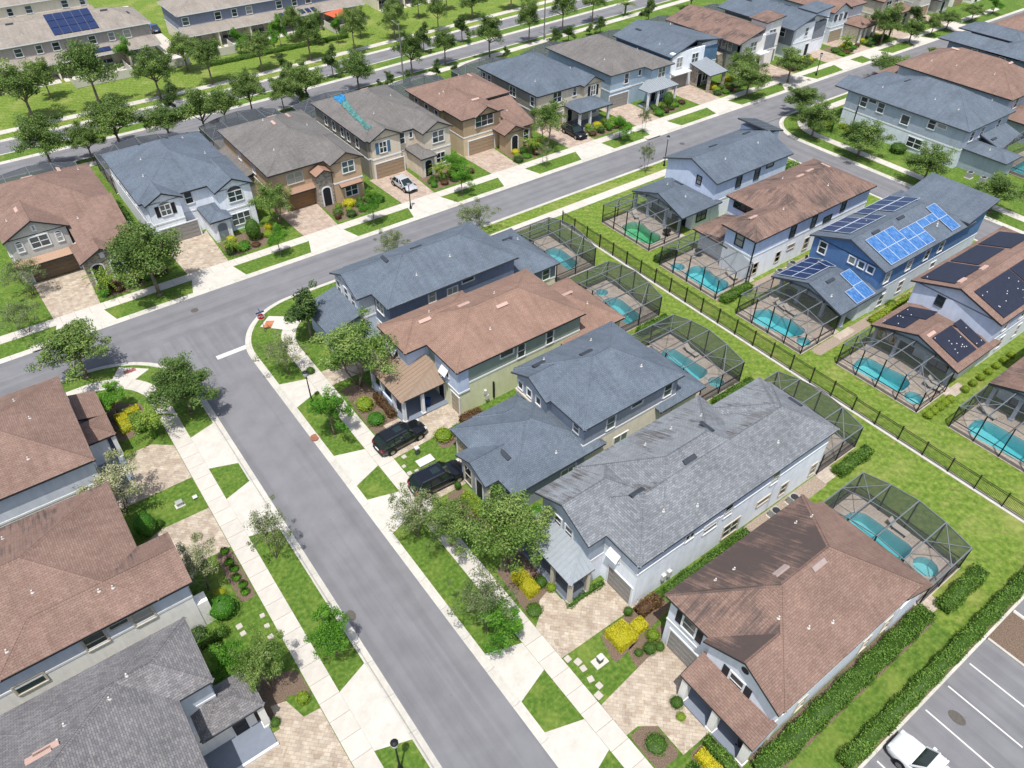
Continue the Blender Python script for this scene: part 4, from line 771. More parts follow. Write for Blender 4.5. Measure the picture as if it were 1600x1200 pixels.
# ---- far row, fronts towards the cross street ---------------------------------------------------
h = House('brown-roofed grey house with arched stone entry at the left end of the far row', 4, 99, roof='sh_brown', fascia='dark_trim', vent='vent_pink')
h.wall(-2.1, 10.2, 94, 107, 5.75, 'w_stone', 'w_stone'); h.wall(-1.8, 4.4, 92.15, 95, 5.75, 'w_stone', 'w_stone'); h.wall(4.3, 10.1, 88.6, 94.2, 3.3, 'w_stone'); h.wall(4.25, 8.55, 87.2, 89, 3.2, 'stone')
h.hip(-2.5, 10.6, 93.4, 107.5, 5.8, .42, 'y'); h.hip(-2.2, 4.8, 91.75, 101, 5.806, .5, 'y', 'n', wall='w_stone'); h.shed(4.6, 10.6, 87.3, 95.2, 3.35, 6.7, '-y'); h.hip(3.85, 8.95, 86.8, 92, 3.3, .5, 'y', 'n', wall='stone'); h.shed(-2.2, 4.5, 91.0, 92.1, 2.75, 3.15, '-y', 'tile_clay')
h.win('-y', 92.15, 1.35, 4.1, 1.9, 1.3, 2); h.win('-y', 92.15, -.75, 4.1, .6, 1.0, 1, 2, arch=True); h.win('-y', 92.15, 3.4, 4.1, .6, 1.0, 1, 2, arch=True); h.win('-y', 92.15, 1.3, 6.2, .3, .55, 1, 1)
h.garage('-y', 92.15, 1.6, 4.9, 2.2, 'garage_brown'); h.arch('-y', 87.2, 5.45, 1.2); h.arch('-y', 87.2, 7.5, 1.2); h.box('gable_panel', 'white_trim', 6.15, 6.65, 87.12, 87.2, 3.2, 3.9)
h.vents([(3.2, 103), (6.8, 103.6), (.6, 96)], [(9, 104.5), (-.8, 95.5), (6, 93)])
h = House('white house with blue-grey roof and white entry tower beside the ovoid bush', 19, 99, roof='sh_slate', fascia='dark_trim')
h.wall(13, 25.4, 92.4, 108.5, 5.75, 'w_white', 'w_white'); h.wall(13.4, 17.2, 91.35, 93, 5.75, 'w_white', 'w_white'); h.wall(21.3, 25.6, 89.8, 93, 5.75, 'w_white', 'w_white'); h.wall(19.4, 21.6, 88.1, 93, 2.95, 'w_white')
h.hip(12.6, 25.8, 92.0, 109, 5.8, .42, 'y'); h.hip(13.02, 17.6, 90.95, 99, 5.806, .5, 'y', 'n', wall='w_white'); h.hip(20.95, 26, 89.4, 99, 5.809, .5, 'y', 'n', wall='w_white'); h.hip(19.05, 21.95, 87.7, 92.6, 3.1, .5, 'y')
h.win('-y', 91.35, 15.3, 3.9, 1.2, 1.3, 2, sh='shutter_black', arch=True); h.win('-y', 92.4, 18.5, 4.0, .95, 1.5); h.win('-y', 89.8, 23.5, 3.9, 1.8, 1.3, 2, arch=True); h.win('-y', 89.8, 23.5, .7, 2.4, 1.5, 3); h.garage('-y', 91.35, 16.2, 4.6, 2.15, 'garage_grey'); h.arch('-y', 88.1, 20.5, 1.2, 2.4, 'porch_floor'); h.win('-x', 13, 96, 3.9, .8, 1.3); h.win('-x', 13, 100, 3.9, .8, 1.3); h.win('-x', 13, 104, 3.9, .8, 1.3)
h.vents([(17.5, 104.6), (19.8, 103.4), (18.6, 106.6)], [(15, 97), (16, 101), (23.5, 99), (22.5, 104.5)])
h = House('tan house with warm grey roof and stone entry portal', 34, 98, roof='sh_warmgrey', fascia='dark_trim', vent='vent_pink')
h.wall(28.4, 40.4, 90.3, 107, 5.75, 'w_tan', 'w_tan'); h.wall(36.2, 40.4, 88.3, 91, 5.75, 'w_tan', 'w_tan'); h.wall(34.0, 36.1, 88.6, 91, 4.7, 'stone'); h.wall(26.6, 28.5, 97, 106.5, 2.9, 'w_taupe')
h.hip(28, 40.8, 89.8, 107.5, 5.8, .42, 'y'); h.hip(35.8, 40.8, 87.9, 97, 5.806, .5, 'y', 'n', wall='w_tan'); h.hip(33.7, 36.3, 88.1, 91.5, 4.75, .5, 'y', 'n', mat='clay_brown', wall='stone'); h.shed(29.6, 34, 89.4, 90.35, 2.7, 3.1, '-y', 'clay_brown'); h.shed(36.8, 40, 87.6, 88.32, 2.55, 2.8, '-y', 'clay_brown'); h.shed(26.2, 28.6, 96.6, 107, 2.95, 3.6, '-x')
h.win('-y', 90.3, 31.7, 3.7, 2.2, 1.4, 2, trim='cream_trim'); h.win('-y', 88.3, 38.5, 4.1, 1.7, 1.5, 2); h.win('-y', 88.3, 38.5, .7, 1.8, 1.5, 2); h.garage('-y', 90.3, 32, 4.4, 2.2, 'garage_orange'); h.arch('-y', 88.6, 35.05, 1.1, 2.6)
for y in (96, 101): h.win('-x', 28.4, y, 3.8, 1.0, 1.3)
h.vents([(35, 104), (36.8, 102.4), (33.6, 99.6)], [(33, 102), (38, 99), (31, 94)])
h = House('beige house with blue tarpaulin draped over its grey roof', 49.5, 99, roof='sh_warmgrey', fascia='dark_trim', vent='vent_pink')
h.wall(43.4, 55.5, 92.2, 108.6, 5.75, 'w_taupe', 'w_taupe'); h.wall(43.8, 48.4, 91.6, 93, 5.75, 'w_sand', 'w_sand'); h.wall(51.2, 55.5, 89.6, 93, 5.75, 'w_sand', 'w_sand'); h.wall(48.4, 51.2, 92.0, 92.4, 5.75, 'w_sand', 'w_sand'); h.wall(49.6, 51.7, 88, 93, 2.95, 'w_sand')
h.hip(43, 55.9, 91.8, 109, 5.8, .42, 'y'); h.hip(43.4, 48.8, 91.2, 99, 5.806, .5, 'y', 'n', wall='w_sand'); h.hip(50.8, 55.9, 89.2, 98, 5.809, .5, 'y', 'n', wall='w_sand'); h.hip(49.25, 52.05, 87.55, 92.6, 3.1, .45, 'y')
h.win('-y', 91.6, 45.6, 3.7, 1.1, 1.5, 2, sh='shutter_blue'); h.win('-y', 92.0, 48.9, 4.0, .9, 1.5); h.win('-y', 92.0, 50.4, 4.5, .5, .8, 1, 1, arch=True); h.win('-y', 89.6, 53.5, 3.9, 1.9, 1.6, 2); h.win('-y', 89.6, 53.7, .7, 1.5, 1.5, 2); h.garage('-y', 91.6, 46.4, 4.6); h.arch('-y', 88, 50.65, 1.1, 2.4)
for y in (105, 102.4, 99.7, 97.8, 95.1): h.win('-x', 43.4, y, 3.7, .85, 1.4)
h.vents([(50.5, 105.5)], [(52.5, 101), (47, 96)])
# tarpaulin lying in folds over the left slope
tb = thing('tarpaulin', 'torn blue and teal tarpaulin lying over the grey roof of the beige house', 'tarpaulin', (46.5, 100, 0))
for nm, mt, pts in (('blue_sheet', 'tarp_blue', [(45.6, 106.2), (46.9, 105.1), (46.3, 103.4), (45.4, 103.6)]), ('teal_sheet', 'tarp_teal', [(45.4, 103.6), (46.3, 103.3), (45.5, 98.5), (45.1, 93.4), (45, 93), (44.5, 93.8), (44.9, 98.8)])):
    m = MB(); N = 7; q = [Vector(p) for p in pts]; half = len(q)//2
    A, B_ = (q[0], q[3]), (q[1], q[2])
    if len(q) > 4: L_, R_ = [q[0], q[6], q[5]], [q[1], q[2], q[3]]
    else: L_, R_ = [q[0], q[3]], [q[1], q[2]]
    def along(P, t):
        k = min(int(t*(len(P)-1)), len(P)-2); f = t*(len(P)-1)-k; return P[k].lerp(P[k+1], f)
    G_ = []
    for i in range(17):
        for j in range(N+1):
            p = along(L_, i/16).lerp(along(R_, i/16), j/N); p = p+Vector((rnd.uniform(-.12, .12), rnd.uniform(-.1, .1))); b = h.at(p.x, p.y); G_.append((p.x, p.y, (b[0] if b else 6)+.05+.16*abs(math.sin(j*2.2+i*.7))*rnd.random()))
    m.v = G_; m.f = [(i*(N+1)+j, i*(N+1)+j+1, (i+1)*(N+1)+j+1, (i+1)*(N+1)+j) for i in range(16) for j in range(N)]; m.mi = [0]*len(m.f); m.uv = [None]*len(m.f); m.build(nm, mt, tb)
h = House('brown-roofed tan house with triple front window and arched entry wing', 64, 97, roof='sh_brown', fascia='dark_trim', vent='vent_pink')
h.wall(57.7, 69.8, 95.2, 104.8, 5.75, 'w_taupe', 'w_khaki'); h.wall(58.2, 65.0, 90.2, 96, 5.75, 'w_wheat', 'w_khaki'); h.wall(64.9, 69.8, 88.5, 95.3, 3.1, 'w_khaki'); h.wall(63.9, 67.2, 87.4, 89, 3.1, 'w_khaki')
h.hip(57.3, 70.2, 94.8, 105.3, 5.8, .42, 'x'); h.hip(57.8, 65.4, 89.9, 101, 5.805, .42, 'y'); h.hip(60, 64.3, 89.5, 95, 5.85, .55, 'y', 'n', wall='w_khaki'); h.shed(64.9, 70.2, 88.2, 95.1, 3.1, 5.4, '-y') ; h.hip(63.4, 67.6, 87, 92, 3.15, .5, 'y', 'n', wall='w_khaki')
h.win('-y', 90.2, 62, 4.05, 3.2, 1.5, 3); h.garage('-y', 90.2, 61.4, 4.7, 2.2); h.arch('-y', 87.4, 65.6, 1.1, 2.4); h.win('-y', 88.5, 68.6, .6, 1.0, 1.7, 1, 2); h.win('-y', 95.2, 68.8, 4.4, .9, 1.1, 1, 1)
for y in (102.5, 99.5, 96.7): h.win('-x', 57.7, y, 3.9, .9, 1.3)
h.vents([(62.2, 92.8), (67, 101.2)], [(59.5, 98.5), (60.1, 98.3), (66, 103), (67.5, 92)])
h = House('taupe house with slate roof, hip porch and black-shuttered gable window', 79, 98, roof='sh_slate_dark', fascia='dark_trim')
h.wall(72.7, 84.6, 91.0, 106.5, 5.75, 'w_taupe', 'w_taupe'); h.wall(81.4, 85, 90, 92, 5.75, 'w_sand', 'w_sand'); h.box('wall', 'w_sand', 72.68, 81.4, 90.96, 91.4, 0, 5.74)
h.hip(72.3, 85, 90.6, 107, 5.8, .44, 'y'); h.hip(81, 85.4, 89.6, 97, 5.806, .55, 'y', 'n', wall='w_sand'); h.hip(78.1, 85.1, 86.95, 92, 3.05, .42, 'x')
h.win('-y', 90.96, 76.6, 3.9, 1.7, 1.6, 2); h.win('-y', 90.96, 80.2, 4.2, .7, 1.3); h.win('-y', 90, 83.3, 3.9, 1.0, 1.5, 2, sh='shutter_black'); h.garage('-y', 90.96, 75.6, 4.6, 2.2, 'garage_khaki'); h.door('-y', 90.96, 79.4, .95); h.win('-y', 90, 83.8, .9, .9, 1.3, 2); h.box('porch_floor', 'porch_floor', 78.4, 84.9, 87.2, 91, 0, .14)
for x in (78.5, 80.7, 84.6): h.col(x, 87.4, 3.0, .35)
for y in (105.5, 104, 97.5, 92.3): h.win('-x', 72.7, y, 3.8, .9 if y > 100 or y < 94 else 1.6, 1.4, 1 if y > 100 or y < 94 else 2)
h.vents([(79.5, 103.4)], [(74.5, 94), (82.5, 95)])
h = House('blue-grey sided house with silver metal porch roof', 94, 98, roof='sh_warmgrey')
h.wall(88.1, 100, 91, 107.5, 5.75, 'w_bluegrey', 'w_bluegrey'); h.wall(95.6, 100, 89.2, 92, 5.75, 'w_bluegrey', 'w_bluegrey'); h.hip(87.7, 100.4, 90.6, 108, 5.8, .42, 'y'); h.hip(95.2, 100.6, 88.8, 97, 5.806, .42, 'y')
h.metal_hip(93, 99.9, 86.7, 89.3, 3.0, .4, '+y'); h.box('porch_floor', 'porch_floor', 93.2, 99.8, 86.9, 89.4, 0, .14)
for x in (93.2, 95.5, 97.6, 99.6): h.col(x, 87.0, 2.95, .3)
h.win('-y', 91, 91.6, 3.7, .9, 1.6, trim=WS); h.win('-y', 91, 94.6, 4.4, .6, .9, 1, 1); h.win('-y', 89.2, 98, 3.9, 1.6, 1.6, 2); h.garage('-y', 91, 90.2, 4.3, 2.2, 'garage_grey'); h.door('-y', 89.2, 96.6); h.win('-y', 89.2, 98.6, .9, 1.1, 1.4, 2); h.box('band', WS, 88.05, 92.9, 90.92, 91, 2.8, 3.1)
h.vents([(93.5, 104)], [(90, 95), (97.5, 95)])
h = House('white modern house with slate slab roof and curved canopy porch', 108.5, 98, roof='sh_slate_dark')
h.wall(102.4, 114.6, 91.6, 105.4, 5.6, 'w_white', 'w_teal'); h.wall(102.5, 110.6, 91.2, 92, 6.2, 'w_white', 'w_white'); h.wall(110.5, 114.6, 91.9, 93, 6.4, 'w_white', 'w_white'); h.roof([[(101.9, 91.0, 5.8), (101.9, 106, 5.8), (108, 106, 7.6), (108, 91.2, 7.6)], [(108, 91.2, 7.6), (108, 106, 7.6), (115.2, 106, 5.9), (115.2, 91.2, 6.6)]])
h.shed(107.2, 111.8, 86.2, 92, 3.0, 4.0, '-y', 'metal_roof', seams=.5); h.box('stone_wall', 'stone', 107.9, 111.6, 89.6, 91.2, 0, 3.4); h.col(107.6, 86.6, 3.0, .45, 'stone'); h.col(111.3, 86.6, 3.0, .45, 'stone'); h.box('canopy', WS, 102.7, 107, 90.3, 91.2, 2.7, 2.85)
h.win('-y', 91.2, 104.4, 3.7, 1.4, 1.6, 2); h.win('-y', 91.2, 108.3, 3.7, 1.6, 1.6, 2); h.win('-y', 91.9, 112.6, 3.8, 1.6, 1.6, 2); h.garage('-y', 91.2, 104.8, 4.3, 2.2, 'garage_grey'); h.win('-y', 89.6, 110, .8, 1.4, 1.6, 2); h.door('-y', 89.6, 108.5)
h.vents([(105.5, 103)], [(110.5, 100), (104, 96)])
h = House('modern white house with rust-stained brown slab roof and tall corner tower', 123.5, 98, roof='sh_brown_light')
h.wall(118.5, 128.5, 89.6, 106.5, 5.6, 'w_offwhite', 'w_char', 2.9); h.wall(118.5, 125, 89.3, 90.2, 6.0, 'w_offwhite', 'w_offwhite'); h.wall(126, 130.5, 90.4, 94, 7.6, 'w_offwhite', 'w_offwhite'); h.wall(114.8, 118.6, 92.5, 99, 3.2, 'stone')
h.roof([[(116.8, 88.6, 5.8), (116.8, 107.2, 5.8), (123.3, 107.2, 7.5), (123.3, 88.8, 7.3)], [(123.3, 88.8, 7.3), (123.3, 107.2, 7.5), (129, 107, 5.9), (129, 92.3, 5.9)]]); h.shed(125.6, 130.9, 90, 94.4, 7.7, 8.1, '-x')
for y, w_ in ((95.2, .9), (93.5, .9), (92.0, .9)): h.win('-x', 118.5, y, 3.7 if w_ else 4, w_, 1.5)
h.win('-y', 89.3, 121.8, 3.6, 1.7, 1.6, 2); h.win('-y', 90.4, 128.2, 4.2, 1.8, 1.8, 2); h.garage('-y', 90.4, 128.0, 4.2, 2.2, 'garage_grey'); h.door('-y', 89.3, 124, .95); h.box('canopy', WS, 123.2, 125.8, 88.3, 89.4, 2.8, 3.0)
h.vents([(121, 105)], [(121, 98)])
h = House('white and slate modern house beside the yellow bush', 138, 98, roof='sh_slate_dark')
h.wall(132.8, 143, 89, 106, 5.6, 'w_white', 'w_char', 2.4); h.wall(133, 138.6, 88.6, 89.6, 6.2, 'w_white', 'w_white'); h.wall(139.4, 144, 89.4, 93, 7.4, 'w_white', 'w_white'); h.roof([[(131.5, 88, 5.8), (131.5, 107, 5.8), (137.6, 107, 7.6), (137.6, 88, 7.6)], [(137.6, 88, 7.6), (137.6, 107, 7.6), (143.4, 107, 6.0), (143.4, 88.8, 6.0)]])
h.shed(138.9, 144.5, 89, 93.4, 7.5, 7.9, '-x'); h.win('-x', 132.8, 91.4, 3.8, 1.2, 1.5, 1); h.win('-y', 88.6, 136.4, 3.9, .9, 1.4); h.win('-y', 89.4, 141.8, 4.2, 1.6, 1.6, 2); h.garage('-y', 89.4, 141, 4.2, 2.2, 'garage_grey'); h.door('-y', 88.6, 137.6); h.vents([(136, 103), (140.5, 97)], [(134.5, 96)])
h = House('brown-roofed cream house with wide screened front porch', 153, 97, roof='sh_brown', fascia='dark_trim')
h.wall(147.4, 158.8, 91.5, 106, 5.75, 'w_ice', 'w_ice'); h.hip(147, 159.2, 91, 106.5, 5.8, .45, 'y'); h.hip(147, 153, 90.2, 98, 5.806, .5, 'y', 'n', wall='w_ice'); h.wall(152.6, 157.5, 87.4, 92, 2.95, 'w_cream'); h.hip(151.9, 158.2, 86.3, 92.5, 3.1, .4, 'y'); h.garage('-y', 90.6, 149.6, 4.2, 2.2, 'garage_khaki'); h.wall(147.4, 152.6, 90.6, 92, 5.7, 'w_ice', 'w_ice')
for x in (152.7, 154.3, 155.9, 157.5): h.col(x, 86.8, 3.0, .3)
for x in (148.4, 150, 151.6): h.win('-y', 90.6, x, 4.2, .6, .9, 1, 1, trim='dark_trim')
h.vents([(153, 102)], [(150, 97)])
for x, lab, rf, wl in ((168, 'tan house with brown roof behind the dark conical tree', 'sh_brown', 'w_sand'), (183, 'grey house with warm grey roof at the far end of the far row', 'sh_warmgrey', 'w_stone'), (198, 'pale house with slate roof at the top right corner', 'sh_slate', 'w_offwhite')):
    h = House(lab, x, 98, roof=rf, fascia='dark_trim'); h.wall(x-5.6, x+5.6, 91, 106, 5.75, wl, wl); h.hip(x-6, x+6, 90.6, 106.4, 5.8, .45, 'y'); h.wall(x-5.5, x-1, 89.4, 91.2, 5.7, wl); h.hip(x-6, x-.6, 88.9, 97, 5.806, .5, 'y', 'n', wall=wl)
    h.wall(x+.6, x+5, 88.2, 91.2, 2.95, wl); h.hip(x, x+5.4, 87.7, 92, 3.1, .42, 'y'); h.win('-y', 89.4, x-3.3, 4, 1.8, 1.5, 2); h.win('-y', 91, x+2.5, 4, 1.2, 1.5, 2); h.garage('-y', 89.4, x-3.3, 4, 2.2); h.arch('-y', 88.2, x+2.6, 1.2); h.vents([(x+1, 102)], [])
# ---- right-hand block, backs with pool cages towards the black fence ------------------------------
def rhouse(lab, y0, y1, xa, xb, roof, lo, hi, split, lx0=66.9, fascia='fascia_grey', vent='vent_dark', low=True):
    h = House(lab, 80, (y0+y1)/2, roof=roof, fascia=fascia, vent=vent); h.wall(xa+.45, xb-.4, y0+.42, y1-.42, 5.75, lo, hi, split)
    if low:
        h.wall(lx0+3.2, xa+.5, y0+.55, y1-.65, 2.95, lo); h.box('header', 'w_ash', lx0+.85, lx0+1.1, y0+.55, y1-.65, 2.5, 2.92)
        for y in (y0+.7, (2*y0+y1)/3, (y0+2*y1)/3, y1-.8): h.col(lx0+.97, y, 2.5, .3, 'w_ash')
        for y in ((2*y0+y1)/3-.4, (y0+2*y1)/3+.2): h.win('-x', lx0+3.2, y, .12, 2.2, 2.1, 2, 1, trim='dark_trim')
    return h
h = rhouse('pale blue house with slate roof next to the green pool', 54.6, 64.1, 73, 88.2, 'sh_slate_dark', 'w_white', 'w_sky_shaded', 2.9)  # pale blue upper wall is toned down with painted shade
h.hip(73, 88.2, 54.6, 64.1, 5.8, .35, 'x', 'np', wall='w_sky_shaded'); h.hip(67.1, 74.5, 54.35, 63.5, 3, .34, 'x', 'n', wall='w_ash', oh=.6); h.wall(88.2, 91, 59.5, 64, 6.6, 'w_white', 'w_sky_shaded'); h.shed(87.6, 91.6, 59.2, 64.3, 6.6, 7.6, '+x', 'metal_roof_dark', seams=.7)
h.win('-x', 73.45, 57.9, 4.4, .7, 1.0, trim='dark_trim'); h.win('-y', 55.02, 77.9, 3.9, .9, 1.5, trim='dark_trim'); h.win('-y', 55.02, 81.5, 3.9, .9, 1.5, trim='dark_trim'); h.win('-y', 55.02, 84, 4.9, 1.3, .45, 1, 1, trim='dark_trim'); h.win('-y', 55.15, 71.7, .9, 1.7, 1.5, 2, trim='dark_trim')
h.vents([(79, 61), (72.5, 60.4), (86, 61.2)], [(77.5, 57.5), (84.5, 58), (70.2, 57), (70.6, 60.6)])
h = rhouse('bright blue house with brown roof, shade-tinted upper wall and white lower wall', 42.5, 52.2, 71.8, 89.1, 'sh_brown_light', 'w_white', 'w_azure_shaded', 3.4, fascia='dark_trim', vent='vent_pink', low=False)  # azure upper wall: blue shade put into a pale wall's colour
h.wall(66.4, 72.5, 42.9, 47.1, 5.75, 'w_white', 'w_azure_shaded', 3.4); h.wall(67.5, 72.3, 47, 51.6, 2.95, 'w_white'); h.hip(71.7, 89.1, 42.45, 52.0, 5.8, .42, 'x'); h.hip(65.9, 78, 42.43, 47.6, 5.806, .42, 'x'); h.hip(66.4, 74, 46.4, 52, 3, .34, 'x')
h.win('-x', 66.4, 45, 4.0, 1.1, 1.5, trim='dark_trim'); h.win('-x', 72.25, 49.6, 4.6, 2.6, .8, 3, 1, trim='dark_trim')
for x, z, w_, hh in ((73.5, 3.7, .9, 1.4), (77.5, 3.7, .8, 1.3), (80.4, 3.5, 1.5, .6), (83.3, 4.0, .8, 1.3)): h.win('-y', 42.92, x, z, w_, hh, 1, 2 if hh > 1 else 1, trim='dark_trim')  # dark frames paint the eave shade onto the upper windows
for x, z, w_, hh in ((67.6, .8, .8, 1.4), (71.7, .9, .8, 1.3), (74, 1.9, 1.3, .5), (77.2, .7, .9, 1.5)): h.win('-y', 42.92, x, z, w_, hh, 1, 2 if hh > 1 else 1, trim='cream_trim')
h.box('downpipe', 'dark_trim', 66.3, 66.42, 42.78, 42.9, .1, 5.6); h.vents([(68.5, 45.4), (80, 47.9), (82.5, 48.3), (85.5, 48)], [(73, 44.6), (82, 45), (79, 49.5)])
def panel(h, cx, cy, du, dv, mat, frame=None, name='solar_panel', off=.1, dots=0):
    """panel lying on the roof slope: du along the eave, dv up the slope (metres)"""
    b = h.at(cx, cy)
    if not b: return
    z, n = b; u_ = Vector((0, 0, 1)).cross(n).normalized(); v = n.cross(u_); c = Vector((cx, cy, z))+n*off; m = MB()
    q = [c+u_*a*du/2+v*e*dv/2+n*t for t in (0, .04) for a, e in ((-1, -1), (1, -1), (1, 1), (-1, 1))]
    m.v = [tuple(p) for p in q]; m.f = [(4, 5, 6, 7), (0, 1, 5, 4), (1, 2, 6, 5), (2, 3, 7, 6), (3, 0, 4, 7), (3, 2, 1, 0)]; m.mi = [0]*6; m.uv = [[(cx+cy, 0), (cx+cy+du, 0), (cx+cy+du, dv), (cx+cy, dv)]]+[None]*5
    o = m.build(name, mat, h.t)
    if frame:
        m = MB()
        for a, e in (((-1, -1), (1, -1)), ((1, -1), (1, 1)), ((1, 1), (-1, 1)), ((-1, 1), (-1, -1))): m.bar(c+u_*a[0]*du/2+v*a[1]*dv/2+n*.03, c+u_*e[0]*du/2+v*e[1]*dv/2+n*.03, .05, .05)
        m.build('frame', frame, o)
    if dots:
        for k in range(dots): p = c+u_*rnd.uniform(-.45, .45)*du+v*rnd.uniform(-.45, .45)*dv+n*.05; m = MB(); m.lathe([(.055, -.02), (.045, .04)], p, 6); m.build('clip', WS, o)
    return o
h = rhouse('royal blue house with bright blue solar panels on its slate roof', 30.25, 40.0, 72.2, 90.4, 'sh_slate_dark', 'w_ice', 'w_royal', 3.0)
h.hip(72.2, 90.4, 30.25, 40.0, 5.8, .35, 'x', 'n', wall='w_royal'); h.hip(65.75, 74, 30.3, 39.45, 3, .34, 'x', 'n', wall='w_ash', oh=.6); h.shed(88.5, 94.6, 30.2, 38.9, 6.2, 7.4, '-x'); h.wall(90, 93.6, 30.7, 38.4, 6.4, 'w_ice', 'w_royal')
h.box('wall', 'w_royal', 72.6, 73.0, 30.7, 39.5, 3.0, 5.74)
for y in (34.45, 33.25, 32.1): h.win('-x', 72.6, y, 4.7, .75, .75, 1, 1)
h.win('-x', 72.6, 38.2, 4.1, .9, 1.4)
for x in (73.9, 78.1, 81.7, 84.6): h.win('-y', 30.67, x, 3.7, .9, 1.3)
for x, z, hh in ((74.4, .4, 1.4), (78.0, .8, 1.4), (84.4, 1.6, .7)): h.win('-y', 30.67, x, z, 1.0, hh, 1, 2 if hh > 1 else 1)
def cells(h, x0, x1, y0, y1, nx, ny, mat, fr='solar_frame', k=1.059):
    for i in range(nx):
        for j in range(ny): panel(h, x0+(x1-x0)*(i+.5)/nx, y0+(y1-y0)*(j+.5)/ny, (x1-x0)/nx-.03, (y1-y0)/ny*k-.03, mat, fr)
cells(h, 73.6, 78.75, 30.65, 34.3, 3, 2, 'solar_blue'); cells(h, 78.75, 82.2, 30.65, 33.5, 2, 2, 'solar_blue'); cells(h, 82.25, 85.6, 32.5, 33.5, 2, 1, 'solar_blue'); cells(h, 85.65, 87.4, 30.65, 34.4, 1, 2, 'solar_blue')
cells(h, 70.2, 71.95, 30.45, 34.1, 1, 2, 'solar_blue', k=1.056); cells(h, 68.65, 70.15, 30.45, 32.15, 1, 1, 'solar_blue', k=1.056)
cells(h, 73.6, 80.3, 36.1, 37.9, 4, 1, 'solar_navy'); cells(h, 73.6, 78.6, 37.95, 39.75, 3, 1, 'solar_navy'); cells(h, 82, 87.4, 36.1, 37.9, 3, 1, 'solar_navy'); cells(h, 80.3, 87.4, 37.95, 39.75, 4, 1, 'solar_navy')
cells(h, 66.3, 72, 35.6, 39.0, 4, 2, 'solar_navy', k=1.056)
h.vents([(76, 34.6), (81.0, 34.75), (68.4, 34)], [(85, 32.2), (84.6, 32.0), (66.8, 32.5), (78, 37)])
h = rhouse('shade-tinted periwinkle house with brown roof carrying black pool-heating mats', 18.2, 27.9, 73.1, 92, 'sh_brown', 'w_white', 'w_peri_shaded', 3.0, fascia='dark_trim', vent='vent_pink')  # periwinkle upper wall carries painted shade
h.hip(73.1, 92, 18.2, 27.9, 5.8, .33, 'x', 'n', wall='w_peri_shaded'); h.hip(66.9, 75, 18.0, 27.5, 3, .34, 'x', 'n', wall='w_ash', oh=.6); h.box('wall', 'w_peri_shaded', 73.5, 73.9, 18.6, 27.4, 3, 5.74)
for a, b, e, d_, k in ((77.5, 20.4, 6.8, 3.75, 14), (84.5, 20.4, 6.8, 3.75, 6), (76.5, 25.7, 5.2, 3.5, 0), (82.2, 25.9, 5.4, 2.9, 0), (87.6, 25.7, 4.6, 3.4, 0), (69.6, 20.3, 3.4, 3.3, 12), (72.4, 20.3, 1.4, 3.3, 3), (68.9, 25.6, 2.6, 2.4, 4), (71.4, 25.3, 2.2, 3.0, 2)): panel(h, a, b, e, d_, 'solar_mat', None, 'heating_mat', .06, k)
h.win('-x', 73.5, 24.5, 4.4, .7, 1.0, trim='dark_trim')
for x in (76, 79.5, 83): h.win('-y', 18.62, x, 3.7, .8, 1.4); h.win('-y', 18.62, x+1, .9, .8, 1.4)
h.vents([(75, 23.9), (79, 23.8), (68.2, 22.2)], [(68.1, 26.8), (74.2, 26.9)])
h = rhouse('brown-roofed pale house cut off by the right edge', 6, 15.7, 74.5, 92, 'sh_brown_light', 'w_white', 'w_peri_shaded', 3.0, 67.6, fascia='dark_trim')
h.hip(74.5, 92, 6, 15.7, 5.8, .33, 'x', 'n', wall='w_peri_shaded'); h.hip(67.9, 76, 5.8, 15.5, 3, .34, 'x', 'n', wall='w_ash', oh=.6); h.box('wall', 'w_peri_shaded', 74.9, 75.3, 6.4, 15.3, 3, 5.74); h.win('-x', 74.9, 13, 4.3, .7, 1.1); h.vents([(69.5, 11.5)], [(70, 13)])
# ---- corner lots right of the right-hand street ---------------------------------------------------
h = House('steel blue house with slate roof on the right-hand corner lot', 121, 54, roof='sh_slate', fascia='fascia_grey')
h.wall(114.5, 126.8, 44.6, 62, 5.75, 'w_ice', 'w_ash', 2.8); h.wall(114.5, 120.4, 61.8, 64.3, 5.75, 'w_ice', 'w_ash', 2.8); h.hip(114.1, 127.3, 44.15, 62.4, 5.8, .46, 'y'); h.hip(114.08, 120.5, 55, 66.6, 5.803, .3, 'y', 'p', wall='w_ash'); h.hip(119.5, 127, 58, 66, 5.5, .4, 'y'); h.wall(120, 126.6, 61.8, 65.6, 3, 'w_ice')
for y, z, w_, hh, c, r_ in ((61.2, 4.0, 1.1, 1.4, 1, 2), (59.8, 5.0, 1.3, .45, 1, 1), (58.2, 4.0, 1.1, 1.4, 1, 2), (53.9, 3.6, 1.3, 1.3, 1, 1), (49.8, 4.3, 1.1, 1.4, 1, 2), (48.3, 4.9, 1.4, .5, 1, 1), (51.3, .8, 2.4, 1.4, 2, 2)): h.win('-x', 114.5, y, z, w_, hh, c, r_)
for x in (116.6, 119.4, 124): h.win('-y', 44.6, x, 3.7, 1, 1.4)
h.wall(115.6, 119, 38.6, 44.8, 2.9, 'w_ash'); h.wall(118.9, 126, 42.6, 44.8, 2.9, 'w_ash'); h.hip(115.1, 119.6, 38.1, 46, 3.0, .3, 'y'); h.shed(119.2, 126.5, 41.2, 44.7, 3.0, 4.1, '-y')
h.vents([(119.5, 58), (121.4, 53.5), (122.6, 49.5), (120.4, 43)], [(116.5, 60), (117.4, 52), (117, 48), (124.5, 47), (116.6, 41.5)])
